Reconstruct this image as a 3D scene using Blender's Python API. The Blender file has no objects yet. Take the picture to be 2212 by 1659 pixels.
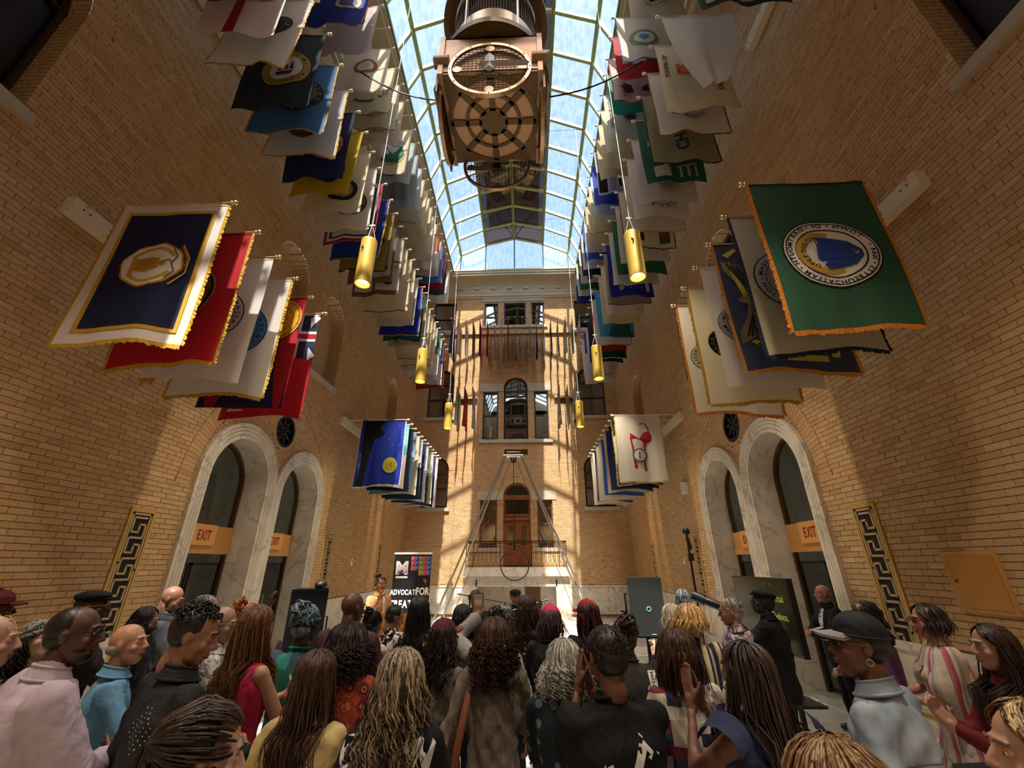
import bpy, math, random
import numpy as np
from mathutils import Vector, Matrix, noise
from mathutils.bvhtree import BVHTree

random.seed(7)
rng = np.random.RandomState(7)
SC = bpy.context.scene
COL = SC.collection
PI = math.pi

# ------------------------------------------------------------------ camera
W = 4.95           # half width of the hall
FAR = 19.12        # far wall
BACK = -4.0        # wall behind the camera
F_PX, YAW, PIT, ROLL = 896.15, .0334, .4099, -.0029
CAM = np.array([.4567, 0., 1.95])
fwd = np.array([-math.sin(YAW)*math.cos(PIT), math.cos(YAW)*math.cos(PIT), math.sin(PIT)])
rgt = np.array([math.cos(YAW), math.sin(YAW), 0.])
upv = np.cross(rgt, fwd)
rgt, upv = math.cos(ROLL)*rgt+math.sin(ROLL)*upv, -math.sin(ROLL)*rgt+math.cos(ROLL)*upv
cd = bpy.data.cameras.new('camera')
cam = bpy.data.objects.new('camera', cd)
COL.objects.link(cam)
cd.sensor_width = 36.0
cd.lens = F_PX*36.0/2212
cd.clip_start = .05
cd.clip_end = 400
cam.matrix_world = Matrix(((rgt[0], upv[0], -fwd[0], CAM[0]), (rgt[1], upv[1], -fwd[1], CAM[1]),
                           (rgt[2], upv[2], -fwd[2], CAM[2]), (0, 0, 0, 1)))
SC.camera = cam

# ------------------------------------------------------------------ light and exposure
SC.view_settings.view_transform = 'Standard'
SC.view_settings.look = 'None'
SC.view_settings.gamma = 1.0
SC.view_settings.use_curve_mapping = False
SC.view_settings.exposure = 0.0
world = bpy.data.worlds.new('world')
SC.world = world
world.use_nodes = True
wn = world.node_tree
wn.nodes.clear()
wo = wn.nodes.new('ShaderNodeOutputWorld')
wb = wn.nodes.new('ShaderNodeBackground')
sky = wn.nodes.new('ShaderNodeTexSky')
sky.sky_type = 'NISHITA'
sky.sun_disc = False
sky.sun_elevation = math.radians(62.5)
sky.sun_rotation = math.radians(180)
sky.air_density = 1.0
sky.dust_density = 3.5
sky.ozone_density = 1.2
wb.inputs[1].default_value = SKY_STRENGTH = .66
wn.links.new(sky.outputs[0], wb.inputs[0])
wn.links.new(wb.outputs[0], wo.inputs[0])
sd = bpy.data.lights.new('sun', 'SUN')
sd.energy = 14.0
sd.angle = math.radians(.6)
sd.color = (1.0, .93, .80)
so = bpy.data.objects.new('sun', sd)
COL.objects.link(so)
sdir = Vector((-.055, 1, -1.92)).normalized()
so.rotation_euler = sdir.to_track_quat('-Z', 'Y').to_euler()
so.location = (2, -30, 60)
SC.cycles.max_bounces = 7
SC.cycles.diffuse_bounces = 4
SC.cycles.glossy_bounces = 3
SC.cycles.transparent_max_bounces = 12
SC.cycles.transmission_bounces = 3
SC.cycles.caustics_reflective = False
SC.cycles.caustics_refractive = False
SC.cycles.sample_clamp_indirect = 6.0
SC.cycles.use_denoising = True

# ------------------------------------------------------------------ mesh helpers
class MB:
    def __init__(s):
        s.V = []; s.F = []; s.M = []; s.n = 0
    def add(s, V, F, m=0):
        V = np.asarray(V, float).reshape(-1, 3)
        s.V.append(V)
        o = s.n
        for f in F:
            s.F.append(tuple(int(i)+o for i in f))
        s.M += (m if isinstance(m, list) else [m]*len(F))
        s.n += len(V)
    def box(s, x0, x1, y0, y1, z0, z1, m=0):
        if x0 > x1: x0, x1 = x1, x0
        if y0 > y1: y0, y1 = y1, y0
        if z0 > z1: z0, z1 = z1, z0
        s.add([(x0,y0,z0),(x1,y0,z0),(x1,y1,z0),(x0,y1,z0),(x0,y0,z1),(x1,y0,z1),(x1,y1,z1),(x0,y1,z1)],
              [(3,2,1,0),(4,5,6,7),(0,1,5,4),(1,2,6,5),(2,3,7,6),(3,0,4,7)], m)
    def obox(s, c, ax, ay, az, m=0):
        """oriented box: centre and three half-axis vectors"""
        c, ax, ay, az = map(lambda q: np.array(q, float), (c, ax, ay, az))
        V = [c+i*ax+j*ay+k*az for k in (-1,1) for j in (-1,1) for i in (-1,1)]
        s.add(V, [(0,2,3,1),(4,5,7,6),(0,1,5,4),(2,6,7,3),(0,4,6,2),(1,3,7,5)], m)
    def tube(s, pts, r, n=8, m=0, cap=True, flat=1.0, closed=False):
        P = np.asarray(pts, float)
        k = len(P)
        R = np.full(k, r, float) if np.isscalar(r) else np.asarray(r, float)
        T = np.empty_like(P)
        if closed:
            T = np.roll(P, -1, 0)-np.roll(P, 1, 0)
        else:
            T[1:-1] = P[2:]-P[:-2]; T[0] = P[1]-P[0]; T[-1] = P[-1]-P[-2]
        T /= np.maximum(np.linalg.norm(T, axis=1, keepdims=True), 1e-9)
        a = np.array((0, 0, 1.)) if abs(T[0][2]) < .9 else np.array((1., 0, 0))
        u = np.cross(T[0], a); u /= np.linalg.norm(u)
        ang = np.linspace(0, 2*PI, n, endpoint=False)
        ca, sa = np.cos(ang)[:, None], np.sin(ang)[:, None]*flat
        V = []
        for i in range(k):
            u = u-T[i]*(u@T[i]); u /= max(np.linalg.norm(u), 1e-9)
            w = np.cross(T[i], u)
            V.append(P[i]+R[i]*(ca*u+sa*w))
        V = np.concatenate(V)
        F = []
        for i in range(k if closed else k-1):
            j = (i+1) % k
            for q in range(n):
                p = (q+1) % n
                F.append((i*n+q, i*n+p, j*n+p, j*n+q))
        if cap and not closed:
            F.append(tuple(range(n-1, -1, -1))); F.append(tuple((k-1)*n+q for q in range(n)))
        s.add(V, F, m)
    def lathe(s, prof, c=(0,0,0), n=24, m=0, axis='z', a0=0, a1=2*PI):
        full = abs(a1-a0-2*PI) < 1e-6
        ang = np.linspace(a0, a1, n, endpoint=not full)
        V = []
        for r, h in prof:
            for a in ang:
                x, y = r*math.cos(a), r*math.sin(a)
                V.append({'z': (x, y, h), 'y': (x, h, y), 'x': (h, x, y)}[axis])
        V = np.array(V)+np.array(c)
        F = []
        k = len(ang)
        for i in range(len(prof)-1):
            for q in range(k if full else k-1):
                p = (q+1) % k
                F.append((i*k+q, i*k+p, (i+1)*k+p, (i+1)*k+q))
        s.add(V, F, m)
    def ball(s, c, rx, ry=None, rz=None, nu=14, nv=9, m=0, rot=None):
        ry = rx if ry is None else ry; rz = rx if rz is None else rz
        V = [(0, 0, -1)]
        for i in range(1, nv):
            t = -PI/2+PI*i/nv
            for j in range(nu):
                a = 2*PI*j/nu
                V.append((math.cos(t)*math.cos(a), math.cos(t)*math.sin(a), math.sin(t)))
        V.append((0, 0, 1))
        V = np.array(V)*np.array((rx, ry, rz))
        if rot is not None:
            V = V@np.array(rot).T
        V = V+np.array(c)
        F = []
        for j in range(nu):
            F.append((0, 1+(j+1) % nu, 1+j))
            F.append((1+(nv-2)*nu+j, 1+(nv-2)*nu+(j+1) % nu, len(V)-1))
        for i in range(nv-2):
            for j in range(nu):
                a = 1+i*nu
                F.append((a+j, a+(j+1) % nu, a+nu+(j+1) % nu, a+nu+j))
        s.add(V, F, m)
    def strip(s, A, B, m=0, closed=False):
        k = len(A)
        s.add(np.concatenate([np.asarray(A, float), np.asarray(B, float)]),
              [(i, (i+1) % k, k+(i+1) % k, k+i) for i in range(k if closed else k-1)], m)
    def grid(s, fn, us, vs, m=0):
        V = np.array([fn(u, v) for v in vs for u in us])
        a, b = len(us), len(vs)
        s.add(V, [(j*a+i, j*a+i+1, (j+1)*a+i+1, (j+1)*a+i) for j in range(b-1) for i in range(a-1)], m)
    def mesh(s, name, mats, smooth=False, origin=(0, 0, 0)):
        me = bpy.data.meshes.new(name)
        if s.n:
            V = np.concatenate(s.V)-np.array(origin, float)
            lens = np.fromiter((len(f) for f in s.F), int, len(s.F))
            loops = np.fromiter((i for f in s.F for i in f), int, int(lens.sum()))
            me.vertices.add(len(V)); me.vertices.foreach_set('co', V.ravel())
            me.loops.add(len(loops)); me.loops.foreach_set('vertex_index', loops)
            me.polygons.add(len(lens))
            st = np.concatenate([[0], np.cumsum(lens)[:-1]])
            me.polygons.foreach_set('loop_start', st)
            me.polygons.foreach_set('loop_total', lens)
            me.polygons.foreach_set('material_index', np.array(s.M, int))
            me.polygons.foreach_set('use_smooth', np.full(len(lens), smooth))
            me.update(calc_edges=True)
        for q in (mats if isinstance(mats, (list, tuple)) else [mats]):
            me.materials.append(q)
        return me

ORG = {}
def root(name, label, cat, loc=(0, 0, 0), group=None, rotz=0):
    o = bpy.data.objects.new(name, None)
    o.empty_display_size = .2
    o.location = loc
    o.rotation_euler = (0, 0, rotz)
    COL.objects.link(o)
    o['label'] = label; o['category'] = cat
    if group: o['group'] = group
    ORG[o.name] = tuple(loc)
    return o
def link(name, me, parent=None, label=None, cat=None, group=None, kind=None):
    o = bpy.data.objects.new(name, me)
    COL.objects.link(o)
    if parent is not None: o.parent = parent
    if label: o['label'] = label
    if cat: o['category'] = cat
    if group: o['group'] = group
    if kind: o['kind'] = kind
    return o
def part(name, mb, mats, parent=None, smooth=False, local=False, **k):
    org = (0, 0, 0)
    if parent is not None and not local:
        org = ORG.get(parent.name, (0, 0, 0))
    o = link(name, mb.mesh(name, mats, smooth, org), parent, **k)
    if parent is not None: ORG[o.name] = org
    return o

# ------------------------------------------------------------------ materials
def srgb(h):
    if isinstance(h, str):
        h = h.lstrip('#')
        c = [int(h[i:i+2], 16)/255 for i in (0, 2, 4)]
    else:
        c = h
    return tuple(((x+.055)/1.055)**2.4 if x > .04045 else x/12.92 for x in c)+(1.,)
def nt(name):
    m = bpy.data.materials.new(name)
    m.use_nodes = True
    t = m.node_tree
    return m, t, t.nodes['Principled BSDF'], t.nodes['Material Output']
def N(t, ty, **k):
    n = t.nodes.new('ShaderNode'+ty)
    for a, b in k.items():
        if a.startswith('i_'):
            q = a[2:]
            n.inputs[int(q) if q.isdigit() else q].default_value = b
        else:
            setattr(n, a, b)
    return n
def ramp(t, stops, interp='LINEAR'):
    r = t.nodes.new('ShaderNodeValToRGB')
    r.color_ramp.interpolation = interp
    e = r.color_ramp.elements
    while len(e) < len(stops): e.new(.5)
    for q, (p, c) in zip(e, stops):
        q.position = p; q.color = srgb(c) if isinstance(c, str) else c
    return r
CACHE = {}
def plain(c, rough=.55, metal=0., bump=0., bscale=60., var=0., spec=.5, name=None, coat=0.):
    key = (c, rough, metal, bump, bscale, var, spec, coat)
    if key in CACHE: return CACHE[key]
    m, t, b, o = nt(name or 'mat_'+str(c).strip('#'))
    col = srgb(c)
    b.inputs['Base Color'].default_value = col
    b.inputs['Roughness'].default_value = rough
    b.inputs['Metallic'].default_value = metal
    b.inputs['Specular IOR Level'].default_value = spec
    b.inputs['Coat Weight'].default_value = coat
    if bump or var:
        tc = N(t, 'TexCoord')
        nz = N(t, 'TexNoise', i_Scale=bscale, i_Detail=3.)
        t.links.new(tc.outputs['Object'], nz.inputs['Vector'])
        if bump:
            bp = N(t, 'Bump', i_Strength=bump, i_Distance=.01)
            t.links.new(nz.outputs[0], bp.inputs['Height'])
            t.links.new(bp.outputs[0], b.inputs['Normal'])
        if var:
            n2 = N(t, 'TexNoise', i_Scale=max(bscale*.08, 1.5), i_Detail=4.)
            t.links.new(tc.outputs['Object'], n2.inputs['Vector'])
            r = ramp(t, [(.25, tuple(x*(1-var) for x in col[:3])+(1,)), (.75, tuple(min(1, x*(1+var)) for x in col[:3])+(1,))])
            t.links.new(n2.outputs[0], r.inputs[0])
            t.links.new(r.outputs[0], b.inputs['Base Color'])
    CACHE[key] = m
    return m
def emit(c, s, name='emission'):
    m, t, b, o = nt(name)
    b.inputs['Base Color'].default_value = srgb(c)
    b.inputs['Emission Color'].default_value = srgb(c)
    b.inputs['Emission Strength'].default_value = s
    return m
def fabric(c, trans=.25, sheen=0.):
    key = ('fab', c, trans)
    if key in CACHE: return CACHE[key]
    m, t, b, o = nt('fabric_'+str(c).strip('#'))
    col = srgb(c)
    b.inputs['Base Color'].default_value = col
    b.inputs['Roughness'].default_value = .75
    b.inputs['Specular IOR Level'].default_value = .25
    tc = N(t, 'TexCoord')
    nz = N(t, 'TexNoise', i_Scale=9., i_Detail=3.)
    mp = N(t, 'Mapping'); mp.inputs['Scale'].default_value = (2.2, 2.2, .5)
    t.links.new(tc.outputs['Object'], mp.inputs[0]); t.links.new(mp.outputs[0], nz.inputs['Vector'])
    bp = N(t, 'Bump', i_Strength=.22, i_Distance=.03)
    t.links.new(nz.outputs[0], bp.inputs['Height']); t.links.new(bp.outputs[0], b.inputs['Normal'])
    if trans > 0:
        tr = N(t, 'BsdfTranslucent'); tr.inputs[0].default_value = col
        mx = N(t, 'MixShader', i_0=trans)
        t.links.new(b.outputs[0], mx.inputs[1]); t.links.new(tr.outputs[0], mx.inputs[2])
        t.links.new(mx.outputs[0], o.inputs[0])
    CACHE[key] = m
    return m

def brick_mat(random_src):
    m, t, b, o = nt('buff_brick_'+random_src)
    tc = N(t, 'TexCoord')
    if random_src == 'island':
        g = N(t, 'NewGeometry'); out = g.outputs['Random Per Island']
    else:
        g = N(t, 'ObjectInfo'); out = g.outputs['Random']
    r = ramp(t, [(0, '#bf9e70'), (.12, '#cbaa7c'), (.35, '#cfaf82'), (.55, '#d3b58a'), (.75, '#ceab80'), (.9, '#dbbf96'), (1, '#c8a078')])
    t.links.new(out, r.inputs[0])
    gp = N(t, 'NewGeometry')
    n1 = N(t, 'TexNoise', i_Scale=.45, i_Detail=3.)
    t.links.new(gp.outputs['Position'], n1.inputs['Vector'])
    r2 = ramp(t, [(.3, '#fff0e2'), (.7, '#ffffff')])
    t.links.new(n1.outputs[0], r2.inputs[0])
    n2 = N(t, 'TexNoise', i_Scale=70., i_Detail=4.)
    t.links.new(gp.outputs['Position'], n2.inputs['Vector'])
    r3 = ramp(t, [(.3, '#e2dcd2'), (.65, '#ffffff')])
    t.links.new(n2.outputs[0], r3.inputs[0])
    mx = N(t, 'MixRGB', blend_type='MULTIPLY', i_0=1.)
    t.links.new(r.outputs[0], mx.inputs[1]); t.links.new(r2.outputs[0], mx.inputs[2])
    mx2 = N(t, 'MixRGB', blend_type='MULTIPLY', i_0=1.)
    t.links.new(mx.outputs[0], mx2.inputs[1]); t.links.new(r3.outputs[0], mx2.inputs[2])
    t.links.new(mx2.outputs[0], b.inputs['Base Color'])
    bp = N(t, 'Bump', i_Strength=.3, i_Distance=.004)
    t.links.new(n2.outputs[0], bp.inputs['Height']); t.links.new(bp.outputs[0], b.inputs['Normal'])
    b.inputs['Roughness'].default_value = .78
    b.inputs['Specular IOR Level'].default_value = .3
    return m
M_BRICK = brick_mat('island')
M_BRICKO = brick_mat('object')
M_MORTAR = plain('#8c6a44', .9, bump=.3, bscale=120.)

def brick_tex():
    """brick laid by texture, only for recess backs and reveals seen at a distance"""
    m, t, b, o = nt('buff_brick_recess')
    g = N(t, 'NewGeometry')
    sx = N(t, 'SeparateXYZ'); t.links.new(g.outputs['Position'], sx.inputs[0])
    ad = N(t, 'Math', operation='ADD'); t.links.new(sx.outputs[0], ad.inputs[0]); t.links.new(sx.outputs[1], ad.inputs[1])
    cx = N(t, 'CombineXYZ'); t.links.new(ad.outputs[0], cx.inputs[0]); t.links.new(sx.outputs[2], cx.inputs[1])
    br = N(t, 'TexBrick'); t.links.new(cx.outputs[0], br.inputs['Vector'])
    br.inputs['Color1'].default_value = srgb('#ccac80'); br.inputs['Color2'].default_value = srgb('#d6b98e')
    br.inputs['Mortar'].default_value = srgb('#8c6a44')
    br.inputs['Scale'].default_value = 1.; br.inputs['Mortar Size'].default_value = .006
    br.inputs['Brick Width'].default_value = .243; br.inputs['Row Height'].default_value = .07
    t.links.new(br.outputs[0], b.inputs['Base Color'])
    b.inputs['Roughness'].default_value = .85
    return m
M_BRICKT = brick_tex()

def marble(c1='#e4dccd', c2='#c2bbb0', scale=1.3, rough=.28, name='white_marble'):
    m, t, b, o = nt(name)
    g = N(t, 'NewGeometry')
    n0 = N(t, 'TexNoise', i_Scale=scale, i_Detail=5., i_Distortion=.8)
    t.links.new(g.outputs['Position'], n0.inputs['Vector'])
    sb = N(t, 'Math', operation='SUBTRACT', i_1=.5); t.links.new(n0.outputs[0], sb.inputs[0])
    ab = N(t, 'Math', operation='ABSOLUTE'); t.links.new(sb.outputs[0], ab.inputs[0])
    r = ramp(t, [(0, c2), (.004, c2), (.02, c1), (1, c1)])
    t.links.new(ab.outputs[0], r.inputs[0])
    n1 = N(t, 'TexNoise', i_Scale=3., i_Detail=5.)
    t.links.new(g.outputs['Position'], n1.inputs['Vector'])
    r1 = ramp(t, [(.35, '#ebe8e2'), (.65, '#ffffff')])
    t.links.new(n1.outputs[0], r1.inputs[0])
    mx = N(t, 'MixRGB', blend_type='MULTIPLY', i_0=1.)
    t.links.new(r.outputs[0], mx.inputs[1]); t.links.new(r1.outputs[0], mx.inputs[2])
    t.links.new(mx.outputs[0], b.inputs['Base Color'])
    b.inputs['Roughness'].default_value = rough
    return m
M_MARBLE = marble()
M_MARBLE2 = marble('#a3a59f', '#868884', 1.6, .3, 'grey_green_marble')
M_STONE = plain('#b9ae98', .8, bump=.3, bscale=40., var=.12)
M_PLASTER = plain('#cfc2a2', .8, var=.04, bscale=20.)
M_CREAM = plain('#e2d3ae', .6)
M_DARKWOOD = plain('#33231a', .45)
M_WOOD = plain('#8a4a22', .38, var=.25, bscale=60., coat=.3)
M_BRONZE = plain('#6b5230', .42, metal=.75, bump=.1, bscale=40.)
M_STEEL = plain('#a8a49a', .32, metal=.9)
M_BLACK = plain('#121212', .5)
M_BLACKM = plain('#1c1c1e', .35, metal=.3)
M_BRASS = plain('#e8d9a0', .25, metal=.9)
M_GOLD = plain('#b08a32', .5)
M_WHITE = plain('#f2efe8', .5)

def glass(tint, keep, gloss=.08, rough=.03, name='glass', dark=None, darkf=0.):
    m, t, b, o = nt(name)
    tr = N(t, 'BsdfTransparent'); tr.inputs[0].default_value = tuple(x*keep for x in srgb(tint)[:3])+(1,)
    gl = N(t, 'BsdfGlossy', i_Roughness=rough); gl.inputs[0].default_value = (1, 1, 1, 1)
    mx = N(t, 'MixShader', i_0=gloss)
    last = tr
    if dark:
        df = N(t, 'BsdfDiffuse'); df.inputs[0].default_value = srgb(dark)
        m0 = N(t, 'MixShader', i_0=darkf)
        t.links.new(tr.outputs[0], m0.inputs[1]); t.links.new(df.outputs[0], m0.inputs[2])
        last = m0
    t.links.new(last.outputs[0], mx.inputs[1]); t.links.new(gl.outputs[0], mx.inputs[2])
    t.links.new(mx.outputs[0], o.inputs[0])
    return m, t, tr
M_ROOFGLASS, _t, _tr = glass('#dfeaf6', .92, .05, name='roof_glass', dark='#a9b9c9', darkf=.1)
# weathered streaks on the panes
_g = N(_t, 'NewGeometry'); _mp = N(_t, 'Mapping'); _mp.inputs['Scale'].default_value = (5, 2.2, 1.)
_n = N(_t, 'TexNoise', i_Scale=1.6, i_Detail=6.)
_t.links.new(_g.outputs['Position'], _mp.inputs[0]); _t.links.new(_mp.outputs[0], _n.inputs['Vector'])
_r = ramp(_t, [(.35, '#dfe6f2'), (.6, '#fafcff')]); _t.links.new(_n.outputs[0], _r.inputs[0])
_t.links.new(_r.outputs[0], _tr.inputs[0])
M_DARKGLASS, _, _ = glass('#8a7a72', .35, .07, name='tinted_roof_glass', dark='#5d4f49', darkf=.35)
M_WINGLASS, _, _ = glass('#50504e', .25, .35, .02, name='window_glass', dark='#0c0a08', darkf=.85)
M_DOORGLASS, _, _ = glass('#c8d0cc', .85, .10, .02, name='door_glass')
# ------------------------------------------------------------------ walls of brick
PITCH, BL, JT, PROUD = .07, .235, .008, .007
DADO = 1.1
Z_TOP = 15.45
def wall_frame(side):
    """maps (u along wall, z, d into the hall) to world"""
    if side == 'left':  return lambda u, z, d: np.stack([-W+d, u, z], -1)
    if side == 'right': return lambda u, z, d: np.stack([W-d, u, z], -1)
    if side == 'far':   return lambda u, z, d: np.stack([u, FAR-d, z], -1)
    return lambda u, z, d: np.stack([u, BACK+d, z], -1)
def spans(h, z):
    k = h[0]
    if k == 'rect': return [(h[1], h[2])] if h[3] <= z <= h[4] else []
    if k in ('arch', 'ring'):
        uc, ro, zs, zb = h[1:5]
        if z < zb: return []
        if k == 'arch':
            if z <= zs: return [(uc-ro, uc+ro)]
            if z-zs < ro:
                q = math.sqrt(ro*ro-(z-zs)**2); return [(uc-q, uc+q)]
            return []
        ri = h[5]
        if z <= zs or z-zs >= ro: return []
        q = math.sqrt(ro*ro-(z-zs)**2)
        if z-zs >= ri: return [(uc-q, uc+q)]
        p = math.sqrt(ri*ri-(z-zs)**2)
        return [(uc-q, uc-p), (uc+p, uc+q)]
    if k == 'circ':
        uc, zc, r = h[1:4]
        if abs(z-zc) >= r: return []
        q = math.sqrt(r*r-(z-zc)**2); return [(uc-q, uc+q)]
def free(u0, u1, holes, z):
    iv = [(u0, u1)]
    for h in holes:
        for a, b in spans(h, z):
            nx = []
            for p, q in iv:
                if b <= p or a >= q: nx.append((p, q)); continue
                if a > p: nx.append((p, a))
                if b < q: nx.append((b, q))
            iv = nx
    return iv
def brick_list(u0, u1, z0, z1, holes):
    out = []
    k = 0
    z = z0
    while z+PITCH <= z1+1e-6:
        zc = z+PITCH/2
        off = (k % 2)*(BL+JT)/2 + (k % 5)*.013
        for p, q in free(u0, u1, holes, zc):
            i0 = math.floor((p-off)/(BL+JT))
            u = i0*(BL+JT)+off
            while u < q:
                a, b = max(u, p), min(u+BL, q)
                if b-a > .03: out.append((a, b, z, z+PITCH-JT))
                u += BL+JT
        z += PITCH; k += 1
    return np.array(out)
BF = [(0,1,2,3), (4,0,3,7), (1,5,6,2), (3,2,6,7), (0,4,5,1)]
def bricks_mesh(mb, B, fr):
    a, b, c, d = B.T
    z0 = np.zeros_like(a); pr = PROUD*(.6+.8*rng.rand(len(a)))
    P = [fr(a,c,pr), fr(b,c,pr), fr(b,d,pr), fr(a,d,pr), fr(a,c,z0), fr(b,c,z0), fr(b,d,z0), fr(a,d,z0)]
    V = np.stack(P, 1).reshape(-1, 3)
    o = np.arange(len(a))*8
    F = [tuple(i+x for x in f) for i in o for f in BF]
    mb.add(V, F)
def voussoirs(mb, fr, uc, zs, ri, ro, a0, a1, th=.065, proud=.009):
    n = max(3, int((a1-a0)*(ri+ro)/2/(th+.006)))
    for i in range(n):
        t0 = a0+(a1-a0)*i/n; t1 = a0+(a1-a0)*(i+1)/n-.006/ri
        q = [(r, t) for r, t in ((ri, t0), (ri, t1), (ro, t1), (ro, t0))]
        V = [fr(uc+r*math.cos(t), zs+r*math.sin(t), proud) for r, t in q]+[fr(uc+r*math.cos(t), zs+r*math.sin(t), 0.) for r, t in q]
        mb.add(np.array(V), BF)
def arch_pts(uc, R, zs, zb, n=24):
    P = [(uc-R, zb)]+[(uc-R*math.cos(t), zs+R*math.sin(t)) for t in np.linspace(0, PI, n)]+[(uc+R, zb)]
    return np.array(P)
def on(fr, P, d):
    return fr(P[:, 0], P[:, 1], np.full(len(P), float(d)))
def backing(mb, fr, u0, u1, z0, z1, holes):
    h = .035
    zs = np.arange(z0, z1-1e-6, h)
    run = {}
    for z in list(zs)+[None]:
        iv = [] if z is None else [(round(p, 4), round(q, 4)) for p, q in free(u0, u1, holes, z+h/2)]
        for k in list(run):
            if z is None or k not in iv:
                s0, s1 = run.pop(k)
                V = [fr(k[0], s0, 0.), fr(k[1], s0, 0.), fr(k[1], s1, 0.), fr(k[0], s1, 0.)]
                mb.add(np.array(V), [(0, 1, 2, 3)])
        for k in iv:
            run[k] = (run[k][0] if k in run else z, min(z+h, z1))
def in_frame(P):
    v = P-CAM
    d = v@fwd
    x = 1106+F_PX*(v@rgt)/np.maximum(d, .01); y = 829.5-F_PX*(v@upv)/np.maximum(d, .01)
    return (d > .1) & (x > 5) & (x < 2207) & (y > 5) & (y < 1560), d

DC = (7.71, 9.93)          # centres of the twin doorways
NICHES = [(7.75, .68), (9.95, .68), (15.55, .65), (2.07, .68), (-1.2, .68)]
def side_holes(extra):
    opn = [('arch', c, 1.10, 3.37, 0.) for c in DC]
    opn += [('arch', c, r, 8.3, 6.5) for c, r in NICHES]
    opn += [('circ', 8.83, 4.72, .36)]
    return opn+extra
def build_side(side):
    fr = wall_frame(side)
    opn = side_holes([])
    mb = MB()
    backing(mb, fr, BACK, FAR, 0, Z_TOP, opn)
    wl = part('wall_'+side, mb, M_MORTAR, kind='structure')
    # brick courses
    ring = [('ring', 8.83, 2.57, 3.12, 3.0, 2.27)]
    ring += [('ring', c, r+.30, 8.3, 8.3, 0.) for c, r in NICHES]
    ring += [('circ', 8.83, 4.72, .46)]
    plaq = [('rect', a, b, c, d) for a, b, c, d in PLAQUES]
    B = brick_list(BACK, FAR, DADO+.02, Z_TOP, opn+ring+plaq)
    full = (B[:, 1]-B[:, 0]) > BL-.002
    mid = np.stack([(B[:, 0]+B[:, 1])/2, (B[:, 2]+B[:, 3])/2], 1)
    Pm = fr(mid[:, 0], mid[:, 1], np.zeros(len(B)))
    vis, d = in_frame(Pm)
    score = np.where(full & vis, d, 1e9)
    pick = np.argsort(score)[:300]
    keep = np.ones(len(B), bool); keep[pick] = False
    fm = MB(); bricks_mesh(fm, B[keep], fr)
    voussoirs(fm, fr, 8.83, 3.12, 2.28, 2.56, 0, PI)
    for c, r in NICHES:
        voussoirs(fm, fr, c, 8.3, r+.005, r+.29, 0, PI)
    voussoirs(fm, fr, 8.83, 4.72, .37, .455, 0, 2*PI, .045)
    part('brick_field', fm, M_BRICK, wl, kind='stuff')
    one = MB(); bricks_mesh(one, np.array([[0, BL, 0, PITCH-JT]]), fr)
    base = np.array(fr(0., 0., 0.))
    me = one.mesh('brick', M_BRICKO, origin=base)
    for i in pick:
        o = link('brick', me, wl)
        o.location = fr(B[i, 0], B[i, 2], 0.)
    # marble dado
    s = -1 if side == 'left' else 1
    u = BACK; k = 0
    while u < FAR-.05:
        a, b = u, min(u+1.28, FAR)
        for p, q in free(a, b, [('rect', 6.55, 11.08, 0, 9)], 1.):
            m = MB(); x = s*W
            m.box(x-s*.001, x-s*.03, p+.004, q-.004, .16, DADO-.09)
            part('panel', m, M_MARBLE, wl)
        u += 1.28; k += 1
    m = MB()
    for p, q in free(BACK, FAR, [('rect', 6.55, 11.08, 0, 9)], 1.):
        m.box(s*W, s*(W-.05), p, q, DADO-.09, DADO)
        m.box(s*W, s*(W-.055), p, q, 0, .16)
    part('dado_cap', m, M_MARBLE, wl)
    # recesses
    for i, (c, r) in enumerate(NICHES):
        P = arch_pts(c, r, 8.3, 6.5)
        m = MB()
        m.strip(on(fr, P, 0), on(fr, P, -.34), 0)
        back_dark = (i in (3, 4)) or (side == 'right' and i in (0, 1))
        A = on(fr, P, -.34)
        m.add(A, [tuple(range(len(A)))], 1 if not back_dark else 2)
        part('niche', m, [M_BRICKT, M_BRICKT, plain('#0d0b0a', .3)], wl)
        if back_dark:
            wf = MB()
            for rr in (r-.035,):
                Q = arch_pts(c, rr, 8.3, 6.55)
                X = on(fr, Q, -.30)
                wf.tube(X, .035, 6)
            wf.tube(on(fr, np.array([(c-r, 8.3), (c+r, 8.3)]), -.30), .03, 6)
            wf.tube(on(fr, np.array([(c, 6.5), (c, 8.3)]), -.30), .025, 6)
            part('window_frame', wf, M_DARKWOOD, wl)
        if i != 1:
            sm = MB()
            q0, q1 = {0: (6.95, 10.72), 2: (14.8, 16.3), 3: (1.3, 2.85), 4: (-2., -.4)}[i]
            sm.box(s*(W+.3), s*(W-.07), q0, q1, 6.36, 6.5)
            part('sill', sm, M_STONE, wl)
    # cased round window
    m = MB()
    t = np.linspace(0, 2*PI, 33)[:-1]
    def circ(rr, d, cc=(8.83, 4.72)):
        return fr(cc[0]+rr*np.cos(t), cc[1]+rr*np.sin(t), np.full(len(t), float(d)))
    m.strip(circ(.36, .012), circ(.30, .012), 0, True); m.strip(circ(.30, .012), circ(.30, -.2), 0, True)
    m.strip(circ(.36, .0), circ(.36, .012), 0, True)
    A = circ(.36, -.2); m.add(A, [tuple(range(len(A)))], 1)
    rw = part('round_window', m, [M_BLACKM, plain('#070606', .3)], wl)
    m = MB()
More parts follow.
